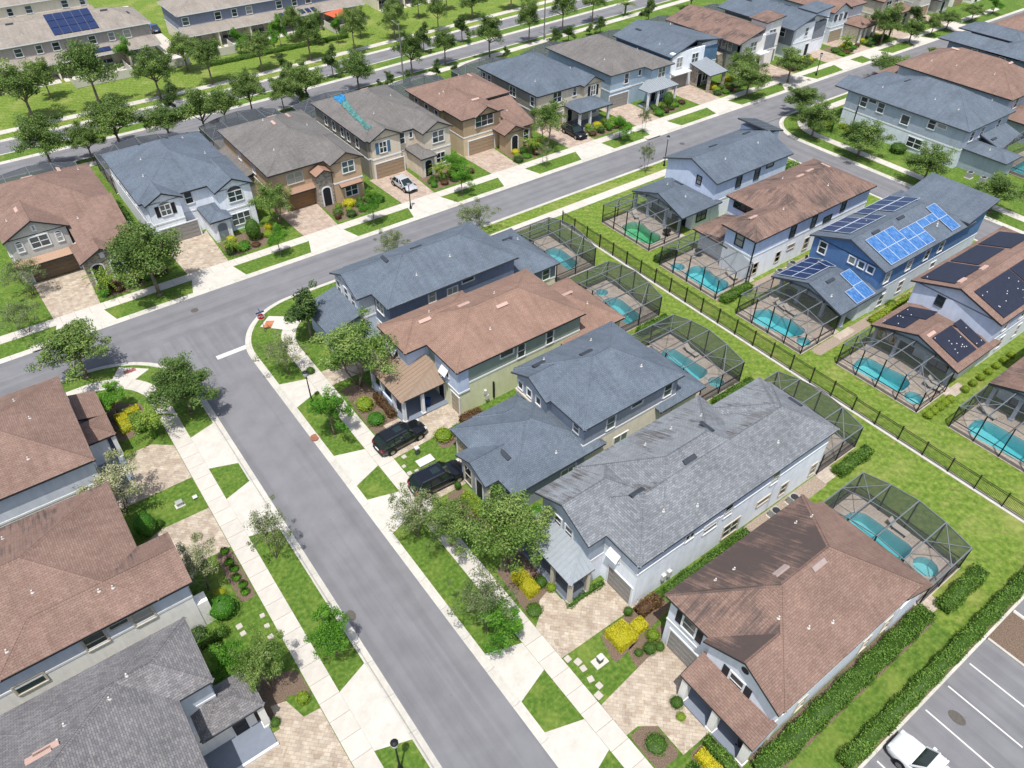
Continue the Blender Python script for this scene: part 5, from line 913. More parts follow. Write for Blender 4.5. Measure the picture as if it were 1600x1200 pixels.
h = House('brown-roofed blue house behind the corner house', 136.5, 56, roof='sh_brown', fascia='dark_trim', vent='vent_pink'); h.wall(131.4, 144, 47, 66, 5.75, 'w_peri_shaded', 'w_ash'); h.hip(130.9, 144.4, 46.5, 66.6, 5.8, .46, 'y'); h.hip(131.5, 143.5, 52, 70, 3.3, .4, 'y'); h.wall(131.5, 138, 40, 47.2, 2.9, 'w_ash'); h.hip(131, 139, 39.5, 49, 3, .34, 'y'); h.vents([(137, 60.5), (138.6, 52)], [(133.5, 62), (134.5, 52), (134, 58)]); h.win('-y', 47, 134, 3.8, 1, 1.4); h.win('-y', 40, 134, .3, 2, 2, 2, 1)
h = House('slate-roofed dark blue house with a small roof tower at the right edge', 156, 58, roof='sh_slate', fascia='dark_trim'); h.wall(150.4, 162, 50, 68, 5.75, 'w_ice', 'w_navy'); h.hip(149.9, 162.4, 49.5, 61, 5.8, .44, 'x'); h.hip(149.9, 156, 55, 70, 5.804, .4, 'y'); h.hip(156.5, 162.4, 58, 70, 6.4, .4, 'y'); h.vents([(154, 54)], [(152.5, 52.5)]); h.win('-x', 150.4, 58, 3.9, 1, 1.4); h.win('-x', 150.4, 63, 3.9, 1, 1.4)
h = House('brown-roofed pale house at the far right edge beyond the slate roof', 172, 58, roof='sh_brown', fascia='dark_trim'); h.wall(166.4, 178, 50, 68, 5.75, 'w_cream', 'w_cream'); h.hip(166, 178.4, 49.5, 68.5, 5.8, .44, 'y'); h.win('-x', 166.4, 60, 3.9, 1, 1.4); h.win('-x', 166.4, 64, 3.9, 1, 1.4)
# ---- townhouses beyond the boulevard ------------------------------------------------------------
def town(lab, x0, x1, n, yf, wallm, z=6.0):
    h = House(lab, (x0+x1)/2, yf+6, roof='sh_town', fascia='white_trim'); h.wall(x0+.5, x1-.5, yf+.5, yf+11.5, z-.05, 'w_beige', wallm, 2.6); h.hip(x0, x1, yf, yf+12, z, .38, 'x', '' )
    h.shed(x0, x1, yf-3.2, yf+.6, 2.95, 3.75, '-y'); u_ = (x1-x0)/n
    for k in range(n):
        a = x0+u_*(k+.5); h.win('-y', yf+.5, a-1.6, 4.0, 1.2, 1.3, 1, 2); h.win('-y', yf+.5, a+1.8, 4.0, 1.0, 1.3, 1, 2) if k % 2 else None; h.win('-y', yf+.5, a-.5, .3, 2.4, 2.0, 2, 1); h.box('party_pilaster', 'w_cream', a-u_/2-.12 if k else x0+.2, a-u_/2+.12 if k else x0+.44, yf-3, yf+.5, 0, 2.9); h.box('patio', 'concrete', a-u_/2+.3, a+u_/2-.3, yf-4.6, yf+.4, .01, .05)
    return h
h = town('brown-grey townhouse row with a navy solar array at the upper left', -8, 35.6, 7, 162.6, 'w_town')
for i in range(5):
    for j in range(3): panel(h, 19.6+i*1.55, 164.3+j*1.9, 1.5, 1.9, 'solar_navy')
for i in range(5): panel(h, 20.6+i*1.4, 160.6+.3, 1.36, 1.5, 'solar_navy')
h.vents([(9, 168), (13, 168.2), (29, 167.8), (33, 167.5)], [(14, 165), (26.5, 166), (31, 165)])
h = town('blue-grey townhouse row with an orange shade sail at its back', 40.6, 79.5, 6, 163.6, 'w_townblue')
for i in range(6): panel(h, 61+i*1.3+(.6 if i > 2 else 0), 161.7, .9, 1.6, 'solar_navy')
h.vents([(50, 170)], [(48, 167), (60, 168)])
h = town('pale townhouse row half out of sight at the top left corner', -10, 31, 6, 190, 'w_cream')
h = town('townhouse row peeping in at the top beside the orange shade sail', 84, 112, 4, 166.5, 'w_townblue')
t = thing('shade_sail', 'orange shade sail over a townhouse patio', 'shade sail', (72, 159, 0)); m = MB(); m.face([(69.6, 160.4, 2.5), (73.6, 160.7, 2.9), (74.6, 157.6, 2.6), (70.4, 157.2, 2.3)]); m.face([(69.6, 160.4, 2.48), (70.4, 157.2, 2.28), (74.6, 157.6, 2.58), (73.6, 160.7, 2.88)]); m.build('canvas', 'awning_orange', t)
for p in ((69.6, 160.4, 2.5), (73.6, 160.7, 2.9), (74.6, 157.6, 2.6), (70.4, 157.2, 2.3)): m = MB(); m.tube((p[0], p[1], 0), p, .05); m.build('post', 'pole_grey', t)
for i, (x0, x1, y0, lab) in enumerate(((18, 28, 153.5, 'white patio fence behind the solar townhouse'), (32, 38.5, 154, 'white patio fence at the end of the solar townhouse'), (41, 48, 155, 'white patio fence left of the blue-grey townhouses'), (69, 75, 154.5, 'white patio fence below the orange shade sail'))):
    t = thing('patio_fence', lab, 'fence', (x0, y0, 0)); m = MB(); m.box(x0, x1, y0, y0+.08, .05, 1.5); m.build('panel', 'fence_white', t); m = MB(); m.box(x0, x0+.08, y0+.1, 159.4, .05, 1.5); m.build('panel', 'fence_white', t); m = MB(); m.box(x1-.08, x1, y0+.1, 159.4, .05, 1.5); m.build('panel', 'fence_white', t)
    for x in (x0, x1): m = MB(); m.box(x-.07, x+.07, y0-.03, y0+.11, 0, 1.65); m.build('post', 'fence_white', t)
# ------------------------------------------------------------------ screened pool cages
plain('cage_beam_sunlit', '#7d848a', rough=.45, var=.04, spec=.5)  # pale grey paints the sun's reflection onto bronze roof beams
def deck(lab, x0, x1, y0, y1, z=.05):
    pad('pool_deck', lab, [(x0, y0), (x1, y0), (x1, y1), (x0, y1)], 'deck_pavers', z, holes=[h for h in HOLES if inside(h, x0, x1, y0, y1)] or [[(x0+.2, y0+.2), (x0+.21, y0+.2), (x0+.2, y0+.21)]])
def cage(lab, xh, xo, y0, y1, zs=(2.65, 3.3, 3.6, 3.3, 2.65), eave=3.0, full=True, axis='x', rs_='screen', ws_='screen_wall'):
    """frame of posts and beams with screens; xh is the house side, xo the outer side, the roof is arched along y"""
    sw = (lambda p: (p[0], p[1], p[2])) if axis == 'x' else (lambda p: (p[1], p[0], p[2]))
    c = sw(((xh+xo)/2, (y0+y1)/2, 0)); t = thing('pool_cage', lab, 'pool cage', c); n = len(zs)-1; Y = [y0+(y1-y0)*k/n for k in range(n+1)]; xm = (xh+xo)/2
    def bar(nm, a, b, w=.09, mt='bronze'): m = MB(); m.bar(sw(a), sw(b), w, w); m.build(nm, mt, t)
    def scr(pts, mt=rs_, nm='screen_panel'): m = MB(); m.face([sw(p) for p in pts]); m.build(nm, mt, t)
    for k in range(n+1):
        bar('post', (xo, Y[k], .05), (xo, Y[k], zs[k]), .1); bar('roof_beam', (xh, Y[k], zs[k]), (xo, Y[k], zs[k]), .09, 'cage_beam_sunlit')
        if zs[k] > eave+.05: bar('riser', (xh, Y[k], eave-.05), (xh, Y[k], zs[k]), .1)
    for k in range(n):
        for x in (xo, xm, xh): bar('purlin', (x, Y[k], zs[k]), (x, Y[k+1], zs[k+1]), .065, 'cage_beam_sunlit')
        bar('rail', (xo, Y[k], 1.0), (xo, Y[k+1], 1.0), .06)
        for a, b in ((xo, xm), (xm, xh)): scr([(a, Y[k], zs[k]), (b, Y[k], zs[k]), (b, Y[k+1], zs[k+1]), (a, Y[k+1], zs[k+1])])
        if full: scr([(xo, Y[k], .4), (xo, Y[k+1], .4), (xo, Y[k+1], zs[k+1]), (xo, Y[k], zs[k])], ws_); scr([(xo, Y[k], .05), (xo, Y[k+1], .05), (xo, Y[k+1], .4), (xo, Y[k], .4)], 'screen_dense', 'kick_plate')
        za, zb = max(zs[k], eave), max(zs[k+1], eave)
        if full and za+zb > 2*eave+.1: scr([(xh, Y[k], eave), (xh, Y[k+1], eave), (xh, Y[k+1], zb), (xh, Y[k], za)])
    for k, j in ((0, 1), (n, n-1)):
        bar('brace', (xo, Y[k], zs[k]), (xm, Y[j], zs[j]), .06, 'cage_beam_sunlit'); bar('brace', (xo, Y[j], zs[j]), (xm, Y[k], zs[k]), .06, 'cage_beam_sunlit')
    if full:
        for y, z in ((y0, zs[0]), (y1, zs[-1])):
            for a, b in ((xo, xm), (xm, xh)): scr([(a, y, .4), (b, y, .4), (b, y, z), (a, y, z)], ws_); scr([(a, y, .05), (b, y, .05), (b, y, .4), (a, y, .4)], 'screen_dense', 'kick_plate'); bar('rail', (a, y, 1.0), (b, y, 1.0), .06)
            bar('post', (xm, y, .05), (xm, y, z), .09); bar('post', (xh+(.05 if xo > xh else -.05), y, .05), (xh+(.05 if xo > xh else -.05), y, z), .09)
    return t
for lab, xh, xo, y0, y1 in (('pool cage behind the slate-roofed corner house', 48.2, 54.2, 56.0, 64.9), ('pool cage behind the terracotta-roofed green house', 47.1, 53.4, 44.2, 52.9), ('pool cage behind the low-fronted slate-roofed house', 45.9, 52.0, 31.5, 41.1), ('pool cage behind the large grey-shingled house', 47.9, 53.5, 19.2, 28.6), ('pool cage behind the stained brown-roofed house', 43.05, 48.8, 6.5, 16.0),
                            ('pool cage over the green-tinted pool', 67.4, 62.0, 54.6, 63.3), ('pool cage of the bright blue house with brown roof', 66.6, 60.8, 42.6, 51.5), ('pool cage of the royal blue solar house', 66.2, 60.6, 30.6, 39.3), ('pool cage with two gold rings on the house wall', 67.3, 62.3, 18.4, 27.4), ('pool cage at the right edge of the picture', 68.2, 63.0, 6, 15.5)):
    cage(lab, xh, xo, y0, y1, ws_='screen_clear' if xo < xh else 'screen_wall'); a, b = min(xh, xo), max(xh, xo); deck('paver deck of the '+lab, a-.1, b+(1.0 if xo < xh else .1), y0-.1, y1+.1)
cage('arched pool cage beside the corner house at upper right', 41.1, 31, 119.8, 131, (2.9, 3.9, 4.4, 3.9, 2.9), axis='y'); deck('paver deck of the arched cage at upper right', 119.7, 131.1, 30.9, 41.3)
for i, (a, b, yh, yo) in enumerate(((-2, 10, 107.4, 116.5), (12.8, 25, 109, 117.5), (28.2, 40.5, 106.6, 118), (43, 55, 108.6, 117), (58, 69.5, 105.2, 115), (72.6, 84.5, 106.8, 115.5), (88, 99.5, 107.8, 115.5), (102.5, 114.5, 105.9, 114), (117.5, 128.5, 107, 115), (132.5, 143, 107, 114.5), (147.5, 158.5, 106, 114))):
    deck('paver deck behind '+TN[i], a, b, yh-.3, yo)
    cage('dark pool cage rising behind the roof of '+TN[i], yh, yo, a, b, full=True, axis='y', rs_='screen_far', ws_='screen_far')
t = thing('wall_rings', 'two gold rings hanging on the lanai wall in a pool cage', 'ornament', (67.6, 26, 0))
for y in (26.3, 25.2):
    m = MB(); n = 14
    for k in range(n): a0, a1 = 2*math.pi*k/n, 2*math.pi*(k+1)/n; m.tube((67.55, y+.42*math.cos(a0), 2.2+.42*math.sin(a0)), (67.55, y+.42*math.cos(a1), 2.2+.42*math.sin(a1)), .09, n=6, cap=False)
    m.build('ring', 'ring_gold', t)
# ------------------------------------------------------------------ black picket fence on its concrete strip
t = thing('picket_fence', 'long black metal picket fence between the back gardens', 'fence', (57.6, 30, 0))
m = MB(); m.box(57.35, 57.85, -8, 66.5, -.05, .05); m.build('mow_strip', 'kerb_concrete', t)
ys = [66.2-2.44*k for k in range(31)]
for k, (a, b) in enumerate(zip(ys, ys[1:])):
    H_ = 1.75 if a > 50 else 1.9 if a > 23.5 else 1.62
    m = MB(); m.box(57.55, 57.65, a-.05, a+.05, 0, H_+.1); m.box(57.53, 57.67, a-.07, a+.07, H_+.1, H_+.14); m.build('post', 'bronze', t)
    for z in (.15, H_-.22, H_-.04): m = MB(); m.box(57.58, 57.62, b+.05, a-.05, z, z+.04); m.build('rail', 'bronze', t)
    m = MB()
    for q in range(1, 21): y = b+(a-b)*q/21; m.box(57.59, 57.61, y-.01, y+.01, .1, H_)
    tag(m.build('pickets', 'bronze', t), kind='stuff')
for lab, x, y, w_, d_ in (('paver pad at the side door of the stained-roof house cage', 43.6, 6.0, 1.2, 1.0), ('paver pad beside the cage of the large grey-shingled house', 48.7, 18.6, 1.0, 1.1), ('paver pad beside the ringed pool cage', 68.3, 17.9, 1.4, 1.0), ('paver pad beside the royal blue house cage', 67.4, 30.0, 1.4, .9)): pad('paver_pad', lab, [(x-w_, y-d_/2), (x+w_, y-d_/2), (x+w_, y+d_/2), (x-w_, y+d_/2)], 'deck_pavers', .04)
for lab, a, b, c_, d_ in (('gravel strip between the bright blue and the royal blue house', 66, 90, 40.3, 42.3), ('gravel strip below the royal blue house', 62, 90, 29.2, 30.4), ('gravel strip along the white wall of the large grey-shingled house', 38, 48, 17.9, 19.2), ('gravel strip below the bright blue house wall', 60.8, 66, 42.0, 42.55)): bed(lab, [(a, c_), (b, c_), (b, d_), (a, d_)], 'gravel', .006)
for lab, x in (('storm drain inlet in the far kerb at the left edge', -2.6), ('storm drain inlet in the far kerb before the taupe house', 86.5)):
    t = thing('storm_inlet', lab, 'storm drain', (x, 79, 0)); m = MB(); m.box(x-1.4, x+1.4, 78.45, 79.5, -.02, .05); m.build('slab', 'concrete', t); m = MB(); m.box(x-1.2, x+1.2, 78.42, 78.5, -.12, -.02); m.build('opening', 'door_dark', t)
# ------------------------------------------------------------------ street furniture
def street_lamp(lab, x, y, h=3.6):
    t = thing('street_lamp', lab, 'street lamp', (x, y, 0), group='black post-top street lamps')
    m = MB(); m.lathe([(.18, 0), (.17, .25), (.1, .45), (.075, .8), (.05, h-.35), (.09, h-.3), (.09, h-.22)], (x, y, 0), 10); m.build('post', 'lamp_black', t)
    m = MB(); m.lathe([(.1, h-.22), (.2, h-.1), (.24, h+.12), (.2, h+.3)], (x, y, 0), 10); m.build('globe', 'lamp_glass', t)
    m = MB(); m.lathe([(.26, h+.3), (.2, h+.37), (.05, h+.44), (.03, h+.52)], (x, y, 0), 10); m.build('cap', 'lamp_black', t)
street_lamp('black street lamp beside the young tree near the stop sign', 16.2, 54.05); street_lamp('black street lamp on the verge at the bottom of the side street', 5.9, 19.5); street_lamp('black street lamp behind the pale blue house on the cross street', 80.6, 70.4, 4.2); street_lamp('black street lamp in front of the tan house across the street', 43.6, 82.0 - .6); street_lamp('black street lamp near the far end of the far row', 130.3, 80.4)
for lab, x, y in (('tall grey light pole by the boulevard in front of the beige house', 66.25, 121.8), ('tall grey light pole by the boulevard in the middle of the top edge', 101.9, 126.0)):
    t = thing('light_pole', lab, 'light pole', (x, y, 0)); m = MB(); m.lathe([(.16, 0), (.14, .6), (.1, 9.6), (.08, 10)], (x, y, 0), 10); m.build('pole', 'pole_grey', t); m = MB(); m.bar((x, y, 9.8), (x, y+1.8, 10.1), .08); m.build('arm', 'pole_grey', t); m = MB(); m.box(x-.14, x+.14, y+1.6, y+2.3, 10.02, 10.16); m.build('lamp_head', 'pole_grey', t)
def text_mesh(txt, size):
    c = bpy.data.curves.new('lettering', 'FONT'); c.body = txt; c.size = size; c.align_x = 'CENTER'; c.align_y = 'CENTER'; c.extrude = .004
    o = bpy.data.objects.new('tmp_text', c); COL.objects.link(o); dg = bpy.context.evaluated_depsgraph_get(); me = bpy.data.meshes.new_from_object(o.evaluated_get(dg)); bpy.data.objects.remove(o); return me
t = thing('stop_sign', 'red octagonal stop sign with blue street-name blades at the corner', 'stop sign', (16.95, 67.3, 0), R(-20))
m = MB(); m.tube((0, 0, 0), (0, 0, 2.75), .04, n=8); m.build('post', 'pole_grey', t, off=(0, 0, 0))
m = MB(); oc = [(.42*math.cos(R(22.5+45*k)), .42*math.sin(R(22.5+45*k))) for k in range(8)]
m.face([(x, -.05, 2.1+z) for x, z in oc]); m.face([(x, -.03, 2.1+z) for x, z in oc[::-1]])
for k in range(8): a, b = oc[k], oc[(k+1) % 8]; m.face([(a[0], -.05, 2.1+a[1]), (b[0], -.05, 2.1+b[1]), (b[0], -.03, 2.1+b[1]), (a[0], -.03, 2.1+a[1])])
pl_ = m.build('plate', 'sign_red', t, off=(0, 0, 0)); m = MB()
for k in range(8):
    a, b = oc[k], oc[(k+1) % 8]; m.face([(a[0], -.053, 2.1+a[1]), (b[0], -.053, 2.1+b[1]), (b[0]*.93, -.053, 2.1+b[1]*.93), (a[0]*.93, -.053, 2.1+a[1]*.93)])
m.build('rim', 'sign_white', pl_, off=(0, 0, 0))
me = text_mesh('STOP', .3); me.materials.append(M['sign_white']); lo = link('lettering', me, pl_, (0, -.06, 2.1)); lo.rotation_euler = (R(90), 0, 0)
for z, a in ((2.62, 0), (2.84, 90)): m = MB(); m.box(-.45, .45, -.012, .012, -.09, .09); o = m.build('name_blade', 'sign_blue', t, off=(0, 0, 0)); o.location = (0, 0, z); o.rotation_euler = (0, 0, R(a+20))
def ubox(nm, lab, x, y, w, d, h, mt, cat='utility box', base=None):
    t = thing(nm, lab, cat, (x, y, 0)); m = MB(); m.box(x-w/2, x+w/2, y-d/2, y+d/2, 0, h*.85); m.build('body', mt, t); m = MB(); m.prism([(x-w/2-.04, y-d/2-.04), (x+w/2+.04, y-d/2-.04), (x+w/2+.04, y+d/2+.04), (x-w/2-.04, y+d/2+.04)], h*.85, h); m.build('lid', 'utility_white' if mt != 'utility_white' else 'ac_grey', t)
    if base: m = MB(); m.box(x-base, x+base, y-base*.7, y+base*.7, 0, .05); m.build('pad', 'concrete', t)
ubox('utility_pedestal', 'dark utility pedestal between the two black cars', 20.9, 42.2, .32, .32, .85, 'utility_green'); ubox('utility_box', 'flat white transformer pad between the two black cars', 21.0, 41.0, 1.5, .8, .14, 'stone_white')
ubox('utility_pedestal', 'dark utility pedestal in a ring of stones near the yellow hedge', 20.9, 17.4, .34, .34, .7, 'utility_green', base=.55); ubox('utility_box', 'white utility box on the lawn of the big brown-roofed house', 1.7, 49.0, .5, .4, .45, 'utility_white', base=.4); ubox('utility_box', 'small dark meter lid on the lawn of the big brown-roofed house', 3.0, 49.0, .3, .3, .2, 'utility_green')
def pave(grp, lab, pts, s=.42):
    pts = sorted(pts, key=lambda p: -p[1]); names = ('first', 'second', 'third', 'fourth', 'fifth', 'sixth', 'seventh')
    for i, (x, y) in enumerate(pts):
        m = MB(); k = s*rnd.uniform(.32, .42); a = rnd.uniform(-.2, .2); m.prism(rounded([(x+k*u*math.cos(a)-k*v*math.sin(a), y+k*u*math.sin(a)+k*v*math.cos(a)) for u, v in ((-1, -1), (1, -1), (1, 1), (-1, 1))], .06), 0, .045)
        tag(m.build('stepping_stone', 'stone_white'), '%s of the flat white covers %s' % (names[i], lab), 'cover', grp)
pave('covers by the yellow hedge', 'by the yellow hedge, counted from the top', [(19.64, 18.3), (19.63, 17.7), (19.53, 16.8), (19.7, 16.1), (19.2, 15.6), (19.2, 18.9)], .6)
pave('covers in the left lawn', 'in the left lawn, counted from the top', [(3.1, 34.0), (2.97, 33.0), (3.16, 35.0), (1.46, 34.45), (1.45, 35.16)], .55); pave('covers between black cars', 'between the two dark cars, counted from the top', [(19.74, 42.59), (19.8, 40.46), (19.14, 40.6), (19.14, 41.6)], .5)
def ac(lab, x, y):
    t = thing('air_conditioner', lab, 'air conditioner', (x, y, 0)); m = MB(); m.box(x-.4, x+.4, y-.4, y+.4, .08, .85); m.build('cabinet', 'ac_grey', t); m = MB(); m.lathe([(.34, .86), (.3, .9), (.08, .9)], (x, y, 0), 14); m.build('fan_grille', 'dark_trim', t); m = MB(); m.box(x-.5, x+.5, y-.5, y+.5, 0, .08); m.build('pad', 'concrete', t)
for lab, x, y in (('air conditioner against the white side wall of the large grey-shingled house', 43.6, 18.4), ('second air conditioner further along the large grey-shingled house', 41.2, 18.4), ('air conditioner beside the pale green side wall', 40, 43.0), ('air conditioner beside the low-fronted slate-roofed house', 41.5, 30.6), ('air conditioner behind the solar house', 70.6, 41.4), ('air conditioner beside the bright blue house', 73.2, 41.6), ('air conditioner below the corner house at upper right', 113.6, 41.6), ('second air conditioner below the corner house at upper right', 113.6, 39.6), ('air conditioner between the first two far-row houses', 11.6, 98)): ac(lab, x, y)
def bin_(lab, x, y, mt):
    t = thing('wheelie_bin', lab, 'bin', (x, y, 0)); m = MB(); m.lathe([(.27, .08), (.34, 1.0)], (x, y, 0), 4); m.build('body', mt, t); m = MB(); m.lathe([(.37, 1.0), (.34, 1.08)], (x, y, 0), 4); m.build('lid', mt, t)
    for s in (-1, 1): m = MB(); m.tube((x+.2*s, y+.2, .1), (x+.28*s, y+.2, .1), .1); m.build('wheel', 'rubber', t)
bin_('blue wheeled bin on the tan metal-roofed porch', 25.0, 46.9, 'chair_blue'); bin_('dark wheeled bin beside the stained brown-roofed porch', 24.4, 7.6, 'door_dark'); bin_('dark bin beside the royal blue house', 75.5, 41.2, 'door_dark')
def lounger(lab, x, y, rz):
    t = thing('sun_lounger', lab, 'sun lounger', (x, y, .05), rz); O = (0, 0, 0); m = MB(); m.box(-.9, .35, -.3, .3, .3, .36); m.build('seat', 'stone_white', t, off=O); m = MB(); m.bar((.35, 0, .34), (.9, 0, .72), .58, .06); m.build('backrest', 'stone_white', t, off=O)
    for a, b in ((-.8, -.26), (-.8, .26), (.3, -.26), (.3, .26)): m = MB(); m.box(a-.03, a+.03, b-.03, b+.03, 0, .3); m.build('leg', 'bronze', t, off=O)
for lab, x, y, r_ in (('pale sun lounger by the ringed pool, nearer the fence', 66.7, 19.4, R(100)), ('pale sun lounger by the ringed pool, nearer the house', 67.5, 19.5, R(95)), ('pale sun lounger beside the pool of the bright blue house', 65.8, 44.6, R(80)), ('pale sun lounger beside the royal blue house pool', 65.6, 37.2, R(80)), ('second pale sun lounger beside the royal blue house pool', 65.6, 35.9, R(85)), ('pale sun lounger beside the green-tinted pool', 66.6, 61.9, R(60)), ('pale sun lounger in the cage of the stained brown-roofed house', 48.2, 11.5, R(90)), ('pale sun lounger in the cage behind the low-fronted house', 51.4, 37.5, R(90)), ('pale sun lounger at the right-edge pool', 67.5, 14.2, R(80))): lounger(lab, x, y, r_)
def ptable(lab, x, y):
    t = thing('patio_table', lab, 'patio table', (x, y, .05)); m = MB(); m.lathe([(.55, .7), (.55, .74)], (x, y, 0), 14); m.build('top', 'bronze', t); m = MB(); m.lathe([(.3, .05), (.05, .12), (.04, .7)], (x, y, 0), 8); m.build('pedestal', 'bronze', t)
for lab, x, y in (('dark patio table in the cage of the bright blue house', 66.2, 50.2), ('dark patio table under the lanai of the royal blue house', 68.0, 38.0), ('dark patio table in the green pool cage', 66.5, 56.0)): ptable(lab, x, y)
# ------------------------------------------------------------------ vehicles
def car(lab, cat, loc, rz, L=4.9, W=1.92, H=1.72, paint='car_black', kind='suv'):
    t = thing('parked_car' if kind != 'truck' else 'pickup_truck', lab, cat, loc, rz); O = (0, 0, 0); hw = W/2
    belt = H*.60; hood = H*(.56 if kind != 'sedan' else .52); f = L/2
    # station: x, z bottom, z top, half width
    S = [(-f, .5, belt*.72, hw*.78), (-f+.12, .34, belt*.93, hw*.92), (-f+.5, .26, belt, hw*.985), (-f*.45, .24, belt*1.02, hw), (0, .23, belt*1.0, hw), (f*.3, .23, belt*.97, hw), (f*.48, .24, hood*1.03, hw*.995), (f*.75, .26, hood*.98, hw*.97), (f-.3, .3, hood*.9, hw*.92), (f-.08, .36, hood*.78, hw*.82), (f, .5, hood*.62, hw*.7)]
    m = MB(); nP = 12
    for x, zb, zt, w in S:
        hsec = [(w*.8, zb), (w*.97, zb+.12), (w, zb+(zt-zb)*.45), (w*.985, zb+(zt-zb)*.75), (w*.93, zt-.04), (w*.8, zt)]
        m.v += [(x, y, z) for y, z in hsec]+[(x, -y, z) for y, z in hsec[::-1]]
    for i in range(len(S)-1): m.f += [(i*nP+k, (i+1)*nP+k, (i+1)*nP+(k+1) % nP, i*nP+(k+1) % nP) for k in range(nP)]
    m.f += [tuple(range(nP)), tuple(range(len(S)*nP-1, (len(S)-1)*nP-1, -1))]; m.mi = [0]*len(m.f); m.uv = [None]*len(m.f); body = m.build('body', paint, t, off=O, smooth=True)
    r0, r1, c1, c0 = {'suv': (-f+.12, -f+.62, f*.16, f*.46), 'sedan': (-f+.4, -f+1.1, f*.08, f*.48), 'truck': (-f*.02, f*.02, f*.2, f*.45)}[kind]
    bw, rw = hw*.9, hw*.72; zb, zt = belt-.03, H-.06
    base = [(r0, -bw), (c0, -bw), (c0, bw), (r0, bw)]; top = [(r1, -rw), (c1, -rw), (c1, rw), (r1, rw)]
    nm = ('side_window', 'windscreen', 'side_window', 'rear_window')
    for k in range(4):
        a, b, c_, d = base[k], base[(k+1) % 4], top[(k+1) % 4], top[k]; m = MB(); m.face([(*a, zb), (*b, zb), (*c_, zt), (*d, zt)]); m.build(nm[k], 'car_glass', t, off=O)
        m = MB(); m.bar((*a, zb), (*d, zt), .1); m.build('pillar', paint, t, off=O)
    for s in (-1, 1):
        for q in ((.36,) if kind == 'truck' else (.36, .68)): m = MB(); x0, x1 = r0+(c0-r0)*q, r1+(c1-r1)*q; m.bar((x0, s*bw*1.003, zb), (x1, s*rw*1.01, zt), .09, .05); m.build('pillar', paint if kind != 'suv' else 'plastic_black', t, off=O)
        m = MB(); m.bar((r0+.1, s*(bw+.02), zb+.03), (c0-.1, s*(bw+.02), zb+.03), .03); m.build('window_trim', 'chrome', t, off=O)
        mr = MB(); mr.box(c0-.5, c0-.28, s*(hw+.02), s*(hw+.2), belt, belt+.16); mr.build('mirror', paint, t, off=O)
    m = MB(); i = 0; rr = [(r1-.06, c1+.06, rw+.03, zt-.02), (r1+.1, c1-.12, rw-.06, zt+.07)]
    for a, b, w, z in rr: m.v += [(a, -w, z), (b, -w, z), (b, w, z), (a, w, z)]
    m.f = [(4, 5, 6, 7), (0, 1, 5, 4), (1, 2, 6, 5), (2, 3, 7, 6), (3, 0, 4, 7), (3, 2, 1, 0)]; m.mi = [0]*6; m.uv = [None]*6; roof = m.build('roof', paint, t, off=O)
    if kind == 'suv':
        for s in (-1, 1): m = MB(); m.bar((r1+.1, s*(rw-.02), zt+.1), (c1-.1, s*(rw-.02), zt+.1), .04); m.build('roof_rail', 'chrome', roof, off=O)
        m = MB(); m.box((r1+c1)/2+.15, c1-.3, -.34, .34, zt+.071, zt+.078); m.build('sunroof', 'car_glass', roof, off=O)
    if kind == 'truck':
        m = MB(); m.box(-f+.15, r0-.12, -hw*.82, hw*.82, belt*.6, belt+.015); m.build('bed', 'plastic_black', t, off=O)
    for sx in (-1, 1):
        for s in (-1, 1):
            x = sx*L*.3; m = MB(); m.tube((x, s*(hw-.2), .35), (x, s*(hw+.012), .35), .44, n=18); m.build('wheel_arch', 'plastic_black', t, off=O)
            w_ = MB(); w_.tube((x, s*(hw-.22), .35), (x, s*(hw+.03), .35), .35, n=18); wo = w_.build('wheel', 'rubber', t, off=O); m = MB(); m.tube((x, s*(hw+.02), .35), (x, s*(hw+.045), .35), .23, n=12); m.build('rim', 'chrome', wo, off=O)
    for s in (-1, 1):
        m = MB(); m.box(f-.28, f-.06, s*hw*.5, s*hw*.84, hood*.72, hood*.86); m.build('headlight', 'head_clear', t, off=O); m = MB(); m.box(-f+.02, -f+.2, s*hw*.62, s*hw*.93, belt*.72, belt*.94); m.build('tail_light', 'tail_red', t, off=O)
    m = MB(); m.box(f-.03, f+.015, -hw*.4, hw*.4, hood*.5, hood*.72); m.build('grille', 'plastic_black', t, off=O); m = MB(); m.box(-f-.03, -f+.1, -hw*.75, hw*.75, .38, .56); m.build('bumper', 'plastic_black', t, off=O); m = MB(); m.box(f-.12, f+.02, -hw*.72, hw*.72, .34, .48); m.build('bumper', 'plastic_black', t, off=O)
    m = MB(); m.box(-f-.035, -f+.02, -.26, .26, belt*.62, belt*.62+.14); m.build('licence_plate', 'sign_white', t, off=O)
    return t
car('black SUV parked on the paver driveway of the terracotta-roofed house', 'car', (20.5, 44.4, .02), R(3), 5.0, 1.95, 1.75); car('dark navy SUV parked in front of the low-fronted slate-roofed house', 'car', (20.6, 38.15, .02), R(-2), 5.1, 1.98, 1.8, 'car_navy')
car('silver sedan parked on the driveway of the beige house with tarpaulin', 'car', (46.0, 87.2, .02), R(-86), 4.6, 1.85, 1.45, 'car_silver', 'sedan'); car('black car parked on the driveway of the taupe far-row house', 'car', (76.8, 86.6, .02), R(-90), 4.8, 1.9, 1.6, 'car_black', 'suv')
car('white pickup truck nosed up to the parking lot hedge', 'pickup truck', (32.5, -1.0, -.13), R(90), 5.9, 2.05, 1.9, 'car_white', 'truck'); car('blue car between the townhouse rows at the top left', 'car', (39, 178, .02), R(90), 4.6, 1.85, 1.5, 'car_blue', 'sedan')
